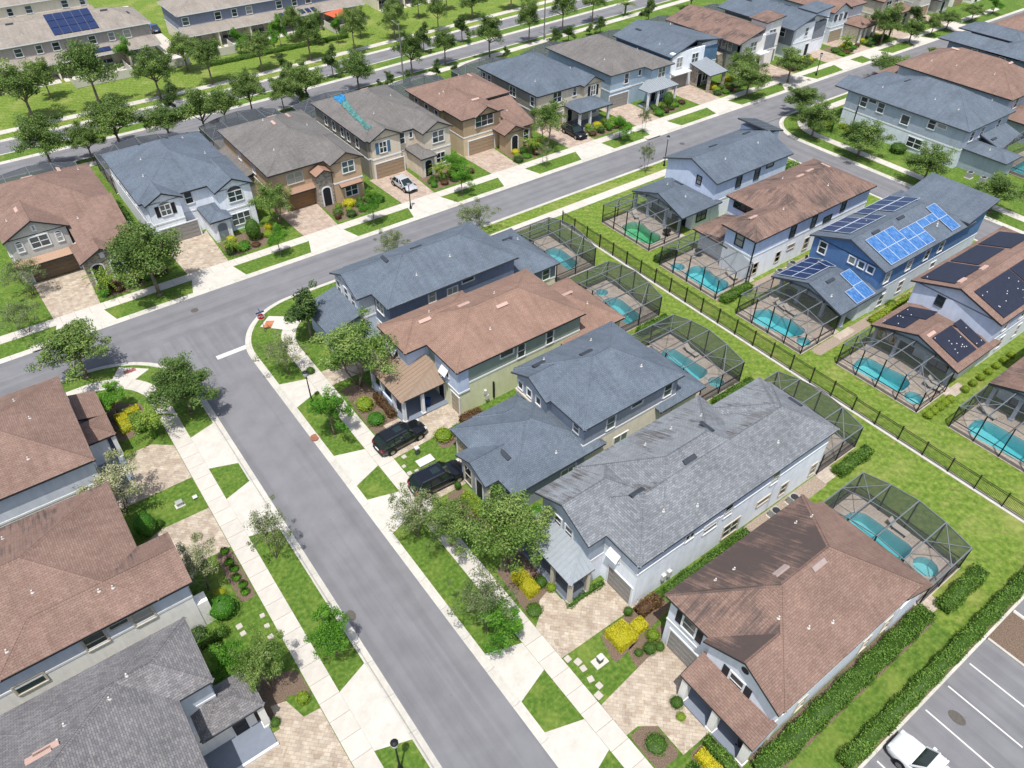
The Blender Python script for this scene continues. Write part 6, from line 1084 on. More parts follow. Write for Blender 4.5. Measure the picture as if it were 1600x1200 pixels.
# ------------------------------------------------------------------ vegetation
rs = np.random.RandomState(5)
def leafmesh(name, c, n, L, tint, mat, wr=.48, core=None):
    c, n = np.asarray(c, float), np.asarray(n, float); N = len(c); n /= np.linalg.norm(n, axis=1)[:, None]+1e-9
    r = rs.normal(size=(N, 3)); t = np.cross(n, r); t /= np.linalg.norm(t, axis=1)[:, None]+1e-9; b = np.cross(n, t); L = np.asarray(L)[:, None]*np.ones((N, 1))
    V = np.empty((N, 4, 3)); V[:, 0] = c-t*L/2; V[:, 1] = c+b*L*wr/2+n*L*.06; V[:, 2] = c+t*L/2; V[:, 3] = c-b*L*wr/2+n*L*.06
    V = V.reshape(-1, 3); nf = N; cf = 0; cv = np.zeros((0, 3)); cfaces = np.zeros((0, 4), int)
    if core is not None: cv, cfaces = core; cf = len(cfaces)
    me = bpy.data.meshes.new(name); nv = len(V)+len(cv); me.vertices.add(nv); me.vertices.foreach_set('co', np.concatenate([V, cv]).ravel()); me.loops.add(4*(nf+cf)); me.polygons.add(nf+cf)
    li = np.concatenate([np.arange(4*nf), (cfaces+4*nf).ravel()]) if cf else np.arange(4*nf)
    me.loops.foreach_set('vertex_index', li.astype(np.int32)); me.polygons.foreach_set('loop_start', np.arange(0, 4*(nf+cf), 4, dtype=np.int32)); me.update(calc_edges=True)
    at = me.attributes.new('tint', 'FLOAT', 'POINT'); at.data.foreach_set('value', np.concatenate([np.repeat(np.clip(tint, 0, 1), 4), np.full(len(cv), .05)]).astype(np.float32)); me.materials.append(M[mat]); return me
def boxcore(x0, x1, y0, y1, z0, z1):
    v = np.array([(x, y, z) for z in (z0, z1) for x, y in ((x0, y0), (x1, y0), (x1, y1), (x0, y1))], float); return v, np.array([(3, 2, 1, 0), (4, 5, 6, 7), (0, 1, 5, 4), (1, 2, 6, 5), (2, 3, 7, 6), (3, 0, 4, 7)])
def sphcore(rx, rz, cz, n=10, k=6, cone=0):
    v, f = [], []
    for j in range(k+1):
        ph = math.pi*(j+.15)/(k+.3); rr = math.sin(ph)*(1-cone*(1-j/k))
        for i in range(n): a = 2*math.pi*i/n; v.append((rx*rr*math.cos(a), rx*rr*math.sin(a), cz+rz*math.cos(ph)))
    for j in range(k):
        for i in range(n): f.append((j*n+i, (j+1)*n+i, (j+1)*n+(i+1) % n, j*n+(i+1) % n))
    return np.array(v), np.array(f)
def rdir(N): d = rs.normal(size=(N, 3)); return d/np.linalg.norm(d, axis=1)[:, None]
LOBES = []
def crown(name, mat, R_=2.5, cz=3.9, rz=2.1, nc=32, nl=95, leaf=.3, cs=(.26, .4), inner=.45, flat=.8, cone=0, spread=.55, hitip=0, lobes=9):
    """foliage in lobes that follow the limbs: each lobe is a run of leaf clumps, thinner and looser towards its tip"""
    C, Nn, L, T = [], [], [], []; LOBES.clear(); per = max(3, nc//lobes)
    for k in range(lobes+1):
        a = 2*math.pi*(k+rs.uniform(-.3, .3))/lobes; el = (rs.uniform(-.45, .25) if k % 2 else rs.uniform(.2, 1.25)) if k < lobes else 1.5; ln = rs.uniform(.72, 1.12); hz = math.cos(el)
        tip = np.array([math.cos(a)*hz*R_*ln, math.sin(a)*hz*R_*ln, math.sin(el)*rz*ln])
        if cone: h = (tip[2]+rz)/(2*rz); tip[:2] *= max(.12, 1-cone*h)*1.35; tip[2] = -rz*.9+1.75*rz*((k+.5)/(lobes+1)); tip[:2] *= max(.15, 1-cone*(tip[2]+rz)/(2*rz))/max(.2, np.linalg.norm(tip[:2])/R_+.05)
        LOBES.append(Vector(tip)+Vector((0, 0, cz))); tk = rs.uniform(.3, .7)
        for q in range(per):
            f = inner*.6+(1-inner*.6)*((q+rs.rand())/per); p = tip*f+rs.normal(size=3)*R_*np.array([.12, .12, .09]); cr = R_*rs.uniform(*cs)*(1.12-.45*f); n = int(nl*(1.15-.5*f)*rs.uniform(.7, 1.2))
            u = rdir(n); pt = p+u*cr*np.array([1, 1, flat])*(rs.rand(n, 1)**.4); far = rs.rand(n) < .1; pt[far] += u[far]*cr*rs.uniform(.15, .5, (far.sum(), 1)); pt[:, 2] += cz
            C.append(pt); Nn.append(u*.6+np.array([0, 0, .4])+rs.normal(size=(n, 3))*spread); L.append(leaf*rs.uniform(.6, 1.3, n)); T.append(tk+rs.uniform(-.15, .15)+rs.normal(size=n)*.17+hitip*(u[:, 2] > .3))
    c = np.concatenate(C); c[:, 2] = np.maximum(c[:, 2], .25); return leafmesh(name, c, np.concatenate(Nn), np.concatenate(L), np.concatenate(T), mat)
def trunkmesh(h=3.6, r=.13, limbs=6, spread=1.3, multi=1):
    m = MB(); tops = []
    for s in range(multi):
        a0 = 2*math.pi*s/max(1, multi); tilt = (0 if multi == 1 else .45); base = Vector((.12*math.cos(a0)*(multi > 1), .12*math.sin(a0)*(multi > 1), -.05)); k1 = base+Vector((rnd.uniform(-.08, .08)+tilt*math.cos(a0), rnd.uniform(-.08, .08)+tilt*math.sin(a0), h*.5)); top = k1+Vector((tilt*.4*math.cos(a0)+rnd.uniform(-.1, .1), tilt*.4*math.sin(a0), h*.5))
        rr = r if multi == 1 else r*.65
        m.tube(base, base+Vector((0, 0, .25)), rr*1.7, rr*1.1); m.tube(base+Vector((0, 0, .2)), k1, rr*1.1, rr*.8); m.tube(k1, top, rr*.8, rr*.4); tops.append((k1, top, rr))
    for i, tip in enumerate(LOBES):
        k1, top, rr = tops[i % len(tops)]; p = k1.lerp(top, rnd.uniform(.1, .9)); q = p.lerp(tip, .5)+Vector((0, 0, .15)); m.tube(p, q, rr*.5, rr*.32, n=6); m.tube(q, p.lerp(tip, .95), rr*.32, rr*.1, n=5)
    return m.mesh('trunk', 'trunk', smooth=True)
def proto(tk, **kw): c = crown('crown', **kw); return trunkmesh(**tk), c
PT = {
 'oak': [proto(dict(), mat='leaf_oak', cz=3.7, rz=2.3, nc=76+4*i, nl=230, cs=(.19, .34), leaf=.17, inner=.4, lobes=11+i % 4) for i in range(8)],
 'mag': [proto(dict(h=4.5, r=.1), mat='leaf_dark', R_=2.0, cz=3.2, rz=2.75, nc=76, nl=130, leaf=.22, cs=(.2, .3), inner=.35, cone=.82, spread=.45, lobes=16) for i in range(4)],
 'young': [proto(dict(h=3.4, r=.09), mat='leaf_bright', R_=2.1, cz=3.6, rz=2.3, nc=55, nl=210, leaf=.155, cs=(.2, .33), cone=.35, inner=.35, lobes=11) for i in range(4)],
 'grey': [proto(dict(h=3.6, r=.08, multi=2), mat='leaf_grey', nc=60, nl=95, leaf=.15, cs=(.13, .27), inner=.45, spread=.8, lobes=12) for i in range(4)],
 'crape': [proto(dict(h=3.4, r=.1, multi=3), mat='leaf_light', R_=2.6, cz=3.9, rz=1.9, nc=80, nl=210, leaf=.15, cs=(.17, .3), inner=.4, hitip=.15, lobes=11) for i in range(3)],
 'white': [proto(dict(h=3.2, r=.08, multi=3), mat='leaf_white', R_=2.4, cz=3.6, rz=1.9, nc=58, nl=150, leaf=.145, cs=(.15, .27), inner=.4, lobes=10) for i in range(2)],
}
def palm_mesh():
    C, Nn, L, T = [], [], [], []
    m = MB(); m.tube((0, 0, 0), (.05, 0, 1.6), .16, .13, 8)
    for i in range(20):
        a = 2*math.pi*i/20+rs.uniform(-.2, .2); el = rs.uniform(.2, 1.2); pts = [Vector((0, 0, 1.6))]; d = Vector((math.cos(a)*math.cos(el), math.sin(a)*math.cos(el), math.sin(el)))
        for k in range(9): pts.append(pts[-1]+d*.2); d.z -= .16; d.normalize()
        for k in range(1, 10):
            p = pts[k]; side = Vector((-math.sin(a), math.cos(a), 0)); m.bar(pts[k-1], p, .02)
            for s in (-1, 1):
                for _ in range(3): C.append(np.array(p+side*s*.14*(1.2-k/10)+Vector((0, 0, -.04)))); Nn.append(np.array((0, 0, 1.))+rs.normal(size=3)*.4); L.append(.3*(1.2-k/12)); T.append(rs.uniform(.3, .9))
    return m.mesh('trunk', 'leaf_palm'), leafmesh('crown', np.array(C), np.array(Nn), np.array(L), np.array(T), 'leaf_palm', .3)
PT['palm'] = [palm_mesh()]
NAMES = {'oak': 'oak_tree', 'mag': 'magnolia_tree', 'young': 'young_tree', 'grey': 'sparse_tree', 'crape': 'crape_tree', 'white': 'flowering_tree', 'palm': 'palm'}
REF = {'oak': (6.0, 2.5), 'mag': (6.0, 2.0), 'young': (6.0, 2.1), 'grey': (6.0, 2.5), 'crape': (6.0, 2.6), 'white': (5.8, 2.4), 'palm': (2.3, 1.4)}
def tree(kind, x, y, h, r, label, group=None):
    tr, cr = PT[kind][rnd.randrange(len(PT[kind]))]; H0, R0 = REF[kind]; near = y < 100; h = max(h-r*(.35 if near else 0), r*.9, 1.2); s = r/R0*1.2
    t = thing(NAMES[kind], label, 'palm' if kind == 'palm' else 'tree', (x, y, 0), rnd.uniform(0, 6.28), group)
    link('trunk', tr, t, scale=(s, s, h/H0)); link('crown', cr, t, scale=(s, s, h/H0)); return t
ORD = ['first', 'second', 'third', 'fourth', 'fifth', 'sixth', 'seventh', 'eighth', 'ninth', 'tenth', 'eleventh', 'twelfth', 'thirteenth', 'fourteenth', 'fifteenth', 'sixteenth']
def row(desc, group, items):
    if 'broad' in desc or 'townhouses' in desc: items = [(k, x, y, h*1.14, r*.93) for k, x, y, h, r in items]
    for i, (k, x, y, h, r) in enumerate(sorted(items, key=lambda q: q[1])): tree(k, x, y, h, r, '%s from the left %s' % (ORD[i], desc), group)
row('of the broad trees along the far boulevard sidewalk', 'far boulevard trees', [('oak', 8.9, 141.8, 8.5, 4.2), ('oak', 19.1, 141.6, 9.8, 4.1), ('oak', 28.5, 139.6, 7.4, 3.4), ('oak', 38.2, 141.4, 7.2, 2.8), ('oak', 48, 142.3, 6.5, 2.7), ('oak', 58, 142.8, 7, 2.8), ('oak', 66.9, 141.7, 7.2, 2.4), ('oak', 77.2, 143.9, 6.4, 2.5), ('oak', 87.3, 143.3, 6, 2.2), ('oak', 97.8, 146.1, 5.6, 3.2), ('oak', 109, 147, 6, 2.6)])
row('of the trees on the grass below the townhouses', 'townhouse lawn trees', [('oak', 13.3, 150.9, 6, 2.3), ('young', 28.3, 157.5, 6, 1.6), ('oak', 36.8, 150.4, 5.8, 2.9), ('young', 48.3, 153.3, 5, 1.8), ('young', 56.1, 152.3, 6.5, 1.7), ('oak', 59.9, 154.4, 6.2, 2.0), ('young', 53, 147.6, 5.4, 1.5), ('oak', 63, 150.2, 5.6, 2.0), ('oak', 72, 149, 5.2, 1.9), ('oak', 80.5, 149.6, 5.4, 2.0), ('young', 66.5, 148.1, 5.6, 1.2), ('oak', 88.8, 153.6, 5, 2.0), ('oak', 97, 155, 5, 2.0)])
row('of the dark conical magnolias on the boulevard median', 'median magnolias', [('mag', 28.2, 131, 6.5, 1.7), ('mag', 48.3, 131.2, 6.6, 1.7), ('mag', 57.1, 131.4, 6.6, 1.7), ('mag', 77.7, 133.4, 6.4, 1.8), ('mag', 87.2, 134.2, 6.4, 1.8)])
row('of the broad trees along the near side of the boulevard', 'near boulevard trees', [('oak', 7.4, 122, 7, 3.4), ('oak', 12.8, 121.6, 5, 2.4), ('oak', 17.3, 122, 7, 3.9), ('oak', 24.3, 121.2, 5.2, 3.2), ('oak', 29.2, 119, 7.2, 3.2), ('oak', 33.4, 121.6, 5.6, 2.8), ('oak', 43.2, 121.4, 5.2, 2.2), ('oak', 38.2, 122.4, 7, 2.7), ('oak', 47.9, 122.4, 6.4, 3.2), ('oak', 57.8, 122.9, 5.8, 3.2), ('oak', 69.4, 124, 6.8, 2.7), ('oak', 77.5, 125.4, 5.8, 2.4), ('oak', 86.4, 123.4, 7, 2.8), ('oak', 98.1, 126.2, 7.4, 2.4), ('oak', 107.9, 127.4, 8, 2.7), ('oak', 117.3, 128.6, 7, 2.6)])
row('of the small conical evergreens behind the far-row pool cages', 'conical evergreens', [('mag', 46.4, 120.8, 4.6, 1.6), ('mag', 60.7, 120.6, 2.4, .9), ('mag', 63.1, 121.1, 3.4, 1.2), ('mag', 66.4, 120.2, 3.1, 1.0), ('mag', 72.1, 120.0, 3.9, 1.3), ('mag', 75.9, 119.5, 2.5, 1.0), ('mag', 101.8, 122.2, 3.7, 1.6), ('mag', 104.7, 121.6, 4, 1.6), ('mag', 113.7, 122.1, 4, 1.3), ('mag', 111.4, 122.8, 2.5, 1.0), ('mag', 126.8, 121.3, 6, 1.9), ('mag', 20, 118.8, 3, 1.1), ('mag', 88.6, 121, 2.6, 1.0)])
tree('oak', 141.8, 123, 5, 2.4, 'broad tree by the boulevard at the right end of the top edge')
for k, x, y, h, r, lab in (
  ('palm', 126.7, 128.4, 3.2, 1.8, 'small palm near the boulevard at the top edge'),
  ('oak', 155.9, 83.8, 8.6, 3.1, 'tall tree in front of the screened-porch house'), ('oak', 161, 80.6, 5.2, 2.3, 'verge tree right of the screened-porch house'), ('mag', 171, 86, 5.8, 2.2, 'dark conical tree near the far end of the far row'), ('oak', 169.1, 80.7, 4.9, 1.8, 'small verge tree below the dark conical tree'), ('oak', 175.2, 80.8, 4.6, 2.2, 'verge tree right of the dark conical tree'), ('oak', 185.3, 80.9, 4.4, 2.1, 'verge tree near the top right corner'), ('young', 194.8, 81, 4.6, 1.7, 'last verge tree in the top right corner'), ('oak', 183.3, 71, 4.4, 2.4, 'tree on the near verge at the top right'),
  ('oak', 138.8, 70.8, 5.6, 3.4, 'round tree on the verge behind the corner house'), ('oak', 152.2, 70.6, 4, 1.9, 'small tree on the verge beyond the round verge tree'), ('oak', 111.8, 70.2, 6, 2.8, 'round bright tree at the mouth of the right-hand street'), ('oak', 106.3, 63.5, 6.6, 2.7, 'first verge tree of the right-hand street, nearest its mouth'), ('oak', 106.2, 55.1, 6.6, 3.1, 'second verge tree of the right-hand street, before the windows'), ('oak', 106.1, 44.4, 6.5, 2.7, 'third verge tree of the right-hand street, before the air conditioners'), ('oak', 106.1, 34.6, 6.4, 3.1, 'fourth verge tree of the right-hand street, at the right edge'),
  ('oak', 10, 81, 9.6, 3.4, 'tall feathery tree before the brown-roofed house with stone arches'), ('oak', 10.3, 86.4, 7, 2.6, 'leafy tree against the left side of the white far-row house'), ('grey', -3.6, 82.3, 4.6, 2.0, 'greyish small tree at the left edge on the far verge'), ('grey', -1.7, 89.6, 5.4, 2.2, 'sparse pale tree beside the brown garage at the left edge'), ('crape', 27.4, 87.6, 6.6, 2.5, 'cream-flowered round tree between the white and the tan house'), ('young', 24.6, 80.6, 5.2, 1.2, 'slender young tree on the verge before the white house'), ('young', 37.6, 80.7, 5.7, 1.4, 'slender young tree on the verge before the tan house'), ('young', 51.4, 80.5, 5.4, 1.5, 'young tree on the verge before the beige tarpaulin house'), ('young', 53.6, 85.6, 4.6, 1.6, 'bushy young tree in the bed before the beige tarpaulin house'), ('crape', 70.2, 85.2, 8.2, 2.7, 'tall pale-flowered tree right of the arched entry wing'), ('grey', 66, 80.6, 4.2, 1.1, 'thin greyish tree on the verge before the arched entry wing'), ('young', 81.3, 81, 5.2, 1.9, 'bushy young tree on the verge before the taupe house'), ('grey', 86.1, 80.6, 4.8, 1.0, 'thin young tree on the verge left of the blue-grey house'), ('oak', 111.4, 81, 6.7, 3.0, 'broad tree on the verge before the white modern house'), ('oak', 114.5, 85.4, 7, 2.3, 'tree close to the stone wing of the modern houses'), ('oak', 123, 81.2, 7, 2.9, 'tree on the verge before the tall corner tower'),
  ('grey', 35, 70.8, 5.2, 1.9, 'sparse tree on the verge behind the slate-roofed corner house, left'), ('grey', 46.8, 70.6, 5.2, 2.5, 'sparse tree on the verge behind the slate-roofed corner house, right'), ('grey', 76.9, 70.6, 5, 1.1, 'thin young tree on the verge left of the pale blue house'),
  ('oak', -.4, 70.9, 7.4, 3.1, 'spreading tree on the corner verge at the left'), ('oak', 6.3, 59.6, 6.6, 2.7, 'dense round tree on the verge by the left kerb'), ('young', .6, 63.6, 4.4, 1.4, 'small tree in the yellow hedge bed at the left corner'), ('mag', 20.4, 63, 8.4, 2.4, 'dark glossy magnolia at the stop-sign corner'), ('grey', 16.1, 59.4, 5.4, 2.1, 'airy tree on the verge below the stop sign'), ('crape', 21.0, 53.4, 8.6, 3.6, 'huge pale-green flowering tree before the terracotta-roofed house'), ('young', 15.9, 48.6, 7.2, 1.75, 'bright young tree on the verge beside the street lamp'),
  ('grey', 6.1, 39.2, 6.2, 1.6, 'small airy tree on the left verge, halfway down'), ('young', 6.2, 29.0, 6.2, 1.4, 'bright bushy tree on the left verge near the bottom'), ('grey', 16.2, 34.4, 6, 2.0, 'airy tree on the verge behind the navy car'), ('oak', 17.9, 32.0, 5.8, 1.8, 'dense tree beside the airy one behind the navy car'), ('crape', 20.6, 27.6, 8.6, 2.9, 'large round tree before the silver metal porch roof'), ('grey', 15.9, 24.2, 7.0, 2.0, 'airy tree over the sidewalk below the large round tree'), ('young', 16.2, 22.6, 5.8, 1.5, 'greener tree on the verge just above the driveway apron'),
  ('white', -2.2, 51.0, 6.6, 2.7, 'white-flowering tree between the two brown roofs at left'), ('white', .7, 39.6, 6.2, 1.8, 'white-flowering tree before the big brown roof at left'), ('young', -.3, 31.4, 4.8, 1.3, 'green tree between the left house and its lawn'), ('crape', 1.5, 29.4, 5.8, 1.6, 'flowering tree beside the grey porch roof at lower left')):
    tree(k, x, y, h, r, lab)
# shrubs --------------------------------------------------------------------------------------------
def ball(mat, leaf=.13, n=520, cone=0, rz=1.0):
    d = rdir(n); k = np.array([1, 1, rz]); p = d*(.9+.14*rs.rand(n, 1)); lump = 1+.09*np.sin(5*d[:, :1]+2)*np.cos(4*d[:, 1:2]); p = p*lump
    if cone: hh = (p[:, 2:3]+1)/2; p[:, :2] *= (1-cone*hh)
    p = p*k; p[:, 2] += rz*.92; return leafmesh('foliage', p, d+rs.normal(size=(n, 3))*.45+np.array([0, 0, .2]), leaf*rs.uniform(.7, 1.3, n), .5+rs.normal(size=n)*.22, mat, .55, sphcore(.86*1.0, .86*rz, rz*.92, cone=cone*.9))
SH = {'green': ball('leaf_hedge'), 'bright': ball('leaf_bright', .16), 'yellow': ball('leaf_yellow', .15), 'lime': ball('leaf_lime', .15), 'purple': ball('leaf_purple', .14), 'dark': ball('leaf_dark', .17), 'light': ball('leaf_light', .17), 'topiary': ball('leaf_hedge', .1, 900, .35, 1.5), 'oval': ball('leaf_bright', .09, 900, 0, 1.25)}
CW = {'green': 'green', 'bright': 'bright green', 'yellow': 'bright yellow', 'lime': 'lime-yellow', 'purple': 'bronze-purple', 'dark': 'dark green', 'light': 'pale green', 'topiary': 'clipped egg-shaped green', 'oval': 'clipped oval green'}
def shrub(k, x, y, r, h, label, group=None):
    t = thing('shrub', label, 'shrub', (x, y, 0), rnd.uniform(0, 6.28), group); rz = {'topiary': 1.5, 'oval': 1.25}.get(k, 1.0); link('foliage', SH[k], t, scale=(r, r, h/(1.92*rz)))
for k, x, y, r, h, lab in (
  ('green', 23.0, 12.0, .5, .8, 'round green shrub left of the brown porch roof'), ('lime', 22.6, 11.2, .35, .4, 'pale low shrub below the round shrub at the brown porch'), ('green', 20.0, 10.9, .8, .5, 'low mounded shrub in the bed by the sidewalk near the bottom'), ('lime', 25.2, 16.5, .55, .9, 'lime shrub nearest the garage of the stained-roof house'), ('green', 24.3, 15.9, .55, .9, 'green shrub next to the lime one by the garage'), ('green', 25.0, 15.6, .4, .7, 'small green shrub tight against the garage wall'), ('green', 23.5, 16.2, .35, .5, 'smallest green shrub in the bed by the garage'), ('green', 25.1, 19.0, .4, .8, 'green ball behind the yellow hedge beside the white garage'), ('green', 27.9, 18.6, .4, .8, 'green ball at the end of the bronze hedge'),
  ('green', 21.4, 24.8, .55, 1.0, 'green ball next to the block-shaped yellow hedge'), ('lime', 21.8, 24.0, .42, .7, 'lime ball at the corner of the silver porch'), ('green', 19.6, 23.3, .7, .5, 'low green mound beside the sidewalk before the silver porch'), ('green', 21.6, 36.6, .35, .9, 'narrow green shrub beside the navy car'), ('dark', 20.4, 32.2, .6, .9, 'dark ball under the large round tree'), ('bright', 25.3, 30.3, .7, .9, 'bright shrub in the gap between the slate and the grey roof'),
  ('lime', 20.0, 50.4, .95, 1.1, 'variegated shrub under the huge flowering tree'), ('bright', 19.9, 48.0, .9, 1.0, 'bright rounded shrub behind the black car'), ('lime', 23.9, 42.5, .95, .9, 'big lime shrub in front of the black car'), ('bright', 25.3, 42.1, .7, 1.1, 'loose green shrub beside the big lime shrub'), ('green', 24.6, 40.6, .6, .9, 'green shrub between the lime shrub and the navy car'), ('lime', 26.0, 40.5, .5, .9, 'small lime shrub at the end of the lawn between the cars'),
  ('lime', -.1, 57.2, .5, .7, 'lime shrub at the porch step of the left corner house'), ('oval', -1.3, 47.6, 1.0, 2.4, 'tall clipped oval bush before the big brown roof'), ('green', -.3, 47.8, .4, .7, 'small ball at the foot of the clipped oval bush'), ('oval', 1.0, 36.8, 1.15, 1.9, 'large round clipped bush at the lower left lawn'), ('yellow', 1.3, 38.4, .5, .7, 'yellow-orange shrub above the large round clipped bush'), ('lime', 2.9, 27.3, .5, .7, 'spiky lime shrub on the grey mulch at lower left'), ('green', .7, 26.9, .4, .5, 'small green shrub by the white porch step'), ('dark', -1.2, 36.0, .7, 1.0, 'dark shrub in the corner behind the large round bush'),
  ('topiary', 23.6, 86.3, 1.3, 3.1, 'tall egg-shaped clipped bush before the white house'), ('topiary', 96.9, 85.9, 1.2, 2.9, 'tall pointed clipped bush beside the silver metal porch'), ('green', 18.0, 58.2, .5, .7, 'small shrub beside the driveway of the slate corner house'), ('lime', 84.0, 85.6, 1.3, 1.1, 'broad lime hedge-like shrub below the taupe porch'), ('yellow', 134.6, 85.8, 1.3, 1.3, 'bright yellow shrub left of the white and slate modern house'), ('lime', 112.5, 65.0, .9, .9, 'lime shrub at the corner of the steel blue house'), ('green', 112.9, 52.6, 1.4, 1.5, 'dense green bush against the steel blue house'), ('green', 95.6, 29.2, 1.2, 1.8, 'round bush at the front corner of the royal blue house'), ('oval', 89.6, 53.2, 1.1, 2.2, 'leafy bush before the brown roof on the right-hand street'), ('dark', 93.8, 65.8, 1.6, 3.6, 'leafy bush behind the pale blue house tower'), ('light', 92.5, 56.8, 1.5, 2.6, 'loose pale bush between the slate and the brown roof'), ('green', 76.0, 29.9, .7, .8, 'bush under the windows of the royal blue house')):
    shrub(k, x, y, r, h, lab)
for i, (a, b, c, d) in enumerate(TA[:11]):
    pal = ['bright', 'lime', 'green', 'dark', 'green', 'lime', 'purple', 'yellow', 'light']; items = []
    for k in range(13):
        q = pal[(k*2+i*3) % 9]; items.append((d+.8+k*.56+rnd.uniform(-.15, .15), 84.6+(k % 3)*1.15+rnd.uniform(-.3, .3)+max(0, k-6)*.14, rnd.uniform(.5, .95), rnd.uniform(.5, 1.1), q))
    for k, (x, y, r, hh, q) in enumerate(items):
        if i == 1 and abs(x-23.6) < 1.4 and y > 85: continue
        shrub(q, x, y, r, hh, '%s shrub, %s from the left in the bed before %s' % (CW[q], ORD[k], TN[i]), 'front bed shrubs of the far row')
for x, y, s, lab in ((2.5, 58.3, 1.15, 'feathery palm by the sidewalk of the left corner house'), (5.5, 84.6, 1.1, 'small palm beside the first far-row driveway'), (19.9, 84.4, .8, 'low palm at the foot of the white entry tower'), (51.4, 86.0, .95, 'spiky palm right of the silver car'), (117.6, 85.2, 1.0, 'palm between the two modern houses'), (147.0, 86.0, 1.0, 'palm left of the screened-porch driveway'), (159.5, 84.4, 1.1, 'palm right of the screened porch'), (66.8, 84.9, 1.0, 'low palm before the arched entry wing'), (111.0, 63.2, .9, 'palm at the corner of the right-hand corner lot'), (109.8, 66.5, 1.0, 'palm beside the curved sidewalk of the corner lot')): tree('palm', x, y, 2.4*s+.77*s, 1.4*s, lab)
# hedges ---------------------------------------------------------------------------------------------
def hedge(lab, x0, x1, y0, y1, h, mat='leaf_hedge', leaf=.13, dens=210, wob=.1):
    if mat == 'leaf_yellow': leaf, dens, wob = .085, 520, .035
    t = thing('hedge', lab, 'hedge', ((x0+x1)/2, (y0+y1)/2, 0)); cx, cy = (x0+x1)/2, (y0+y1)/2; a, b = (x1-x0)/2, (y1-y0)/2; P_, N_ = [], []
    for ax, A in ((2, 4*a*b), (0, 2*b*h), (0.5, 2*b*h), (1, 2*a*h), (1.5, 2*a*h)):
        n = int(dens*A); u, v = rs.uniform(-1, 1, n), rs.rand(n); o = np.ones(n)
        if ax == 2: p = np.stack([a*u, b*(2*v-1), h*o], 1); nn = (0, 0, 1)
        elif ax < 1: s = 1 if ax == 0 else -1; p = np.stack([s*a*o, b*u, h*v], 1); nn = (s, 0, .2)
        else: s = 1 if ax == 1 else -1; p = np.stack([a*u, s*b*o, h*v], 1); nn = (0, s, .2)
        P_.append(p+rs.normal(size=(n, 3))*wob*.6+wob*np.sin(p[:, :1]*2.3+p[:, 1:2]*3.1)*np.array(nn)); N_.append(np.array(nn)+rs.normal(size=(n, 3))*.5)
    p = np.concatenate(P_); p[:, 2] = np.maximum(p[:, 2], .03); n = len(p)
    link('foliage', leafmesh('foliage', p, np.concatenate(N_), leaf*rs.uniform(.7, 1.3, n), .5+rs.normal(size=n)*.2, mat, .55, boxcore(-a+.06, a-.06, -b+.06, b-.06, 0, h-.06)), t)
hedge('long green hedge along the side of the stained brown-roofed house', 23.9, 42.9, 5.15, 6.4, .85); hedge('long green hedge beside the parking lot', 28.6, 57, 2.4, 3.3, 1.0)
hedge('green hedge beside the pool cage of the stained brown-roofed house', 44.2, 49.6, 4.7, 5.8, .85); hedge('green hedge beside the pool cage of the large grey-shingled house', 49.3, 53.9, 17.6, 18.6, .85); hedge('green hedge beside the pool cage of the low-fronted house', 47.4, 52.7, 29.9, 30.95, .85); hedge('green hedge beside the pool cage of the terracotta-roofed house', 49.2, 53.5, 42.5, 43.5, .85); hedge('green hedge beside the cage of the bright blue house', 61, 65.6, 41.2, 42.2, .9); hedge('dark hedge left of the cage of the bright blue house', 60.9, 64.2, 51.9, 52.7, .9, 'leaf_dark')
hedge('lime hedge along the royal blue house', 71.3, 79.5, 29.1, 29.9, .6, 'leaf_lime'); hedge('low hedge along the white side wall of the large grey-shingled house', 28.5, 38, 18.3, 18.9, .6); hedge('block-shaped bright yellow hedge before the silver metal porch', 19.9, 20.95, 24.3, 26.6, .8, 'leaf_yellow', .12, 220); hedge('thin green ground hedge at the foot of the silver porch', 21.9, 25.4, 21.9, 22.3, .3)
hedge('bright yellow hedge between the two driveways, left part', 22.5, 24.2, 17.0, 18.7, .75, 'leaf_yellow', .12, 200); hedge('bright yellow hedge between the two driveways, right part', 24.35, 25.4, 17.2, 18.1, .7, 'leaf_yellow', .12, 200); hedge('bronze-purple hedge beside the white garage', 25.6, 27.6, 18.0, 18.9, .8, 'leaf_purple'); hedge('lime hedge before the low-fronted slate-roofed house', 21.2, 21.9, 33.0, 35.6, .6, 'leaf_lime', .14, 200)
hedge('green hedge along the brown porch roof at the bottom', 22.4, 23.1, 5.4, 9.2, .7); hedge('yellow hedge before the brown porch roof at the bottom', 21.4, 22.2, 5.2, 8.9, .55, 'leaf_yellow', .12, 200); hedge('thick green hedge at the bottom edge beside the yellow hedge', 19.6, 21.1, 5.0, 8.6, .7); hedge('bronze hedge along the tan metal porch', 21.2, 21.8, 47.6, 51, .8, 'leaf_purple'); hedge('brown-green hedge at the pale green side wall', 26.2, 28.4, 42.4, 43.4, .8, 'leaf_purple')
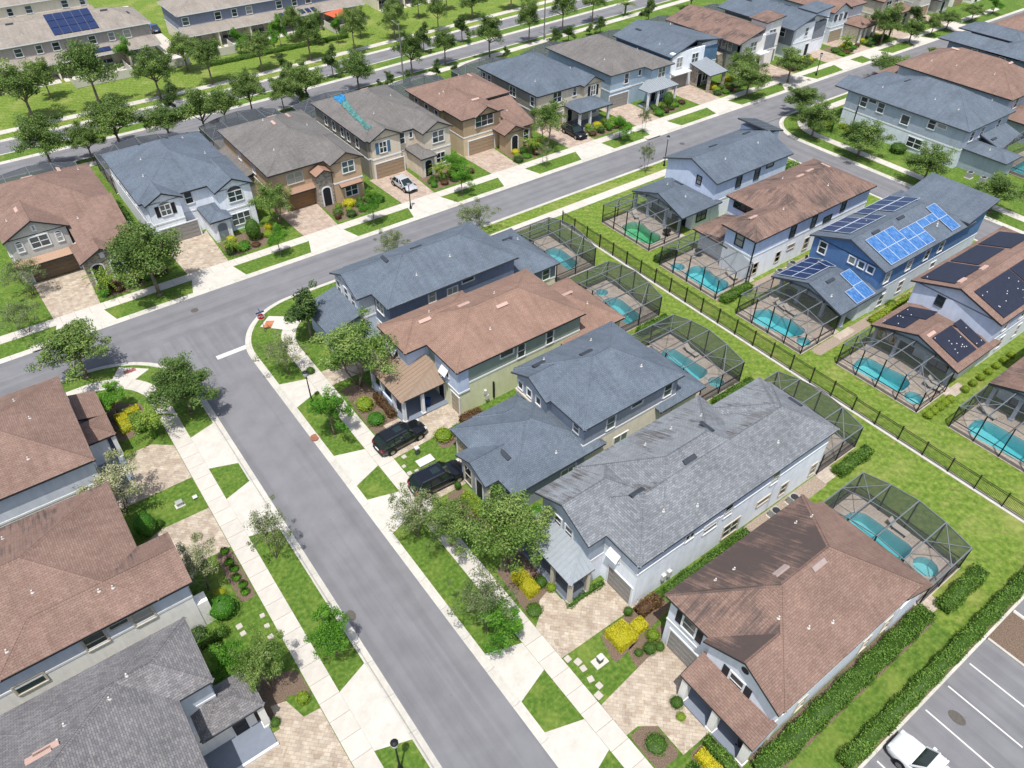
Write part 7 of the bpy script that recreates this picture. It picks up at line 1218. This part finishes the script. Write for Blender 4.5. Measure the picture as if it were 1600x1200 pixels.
hedge('yellow hedge at the left corner house', .2, 1.2, 60.4, 62.9, .6, 'leaf_yellow', .12, 220); hedge('yellow arm of the hedge at the left corner house', 1.25, 2.4, 62.4, 63.2, .6, 'leaf_yellow', .12, 220); hedge('yellow tuft of hedge nearest the left corner roof', -.2, .5, 64.8, 65.7, .6, 'leaf_yellow', .12, 220); hedge('dark green hedge right of the yellow one at the left corner', 1.3, 2.3, 59.6, 62.2, .5); hedge('dark hedge along the left corner house wall', -1.1, -.35, 60.8, 64.8, .6, 'leaf_dark'); hedge('green hedge below the large round clipped bush', -1.6, .6, 34.9, 35.6, .6); hedge('clipped brown-green hedge before the arched stone entry', 5.8, 9.6, 85.3, 86.1, .6, 'leaf_purple'); hedge('lime hedge along the steel blue house', 113.2, 114.2, 58, 63.5, .7, 'leaf_lime'); hedge('green hedge across the grass below the townhouses', 41, 70, 150.4, 151.4, .7)
hedge('dark hedge between the first two far-row houses', 11.0, 12.3, 92.5, 105, .9, 'leaf_hedge', .2, 70)
for i in range(5): shrub('lime', 62.6+i*.95, 17.4, .5, .75, '%s from the fence of the lime balls beside the ringed pool cage' % ORD[i], 'lime balls by the ringed cage')
for i in range(7): shrub('lime', 69+i*1.5, 17.3, .45, .7, '%s of the lime balls along the periwinkle house wall' % ORD[i], 'lime balls by the periwinkle wall')
for i, (x, y) in enumerate(((3.0, 42.1), (2.9, 40.9), (3.0, 40.1), (2.85, 39.2), (3.0, 38.3), (2.9, 37.6))):
    n = 160; a = rs.rand(n)*6.28; rr = rs.rand(n)**.5*.32; P_ = np.stack([rr*np.cos(a), rr*np.sin(a), .22+.15*rs.rand(n)], 1); me = leafmesh('blades', P_, np.stack([np.cos(a), np.sin(a), .5*np.ones(n)], 1), .4*rs.uniform(.7, 1.2, n), rs.rand(n), 'leaf_bright', .16)
    t = thing('grass_tuft', '%s from the top of the ornamental grass tufts by the left sidewalk' % ORD[i], 'grass tuft', (x, y, 0), 0, 'ornamental grass tufts'); link('blades', me, t)
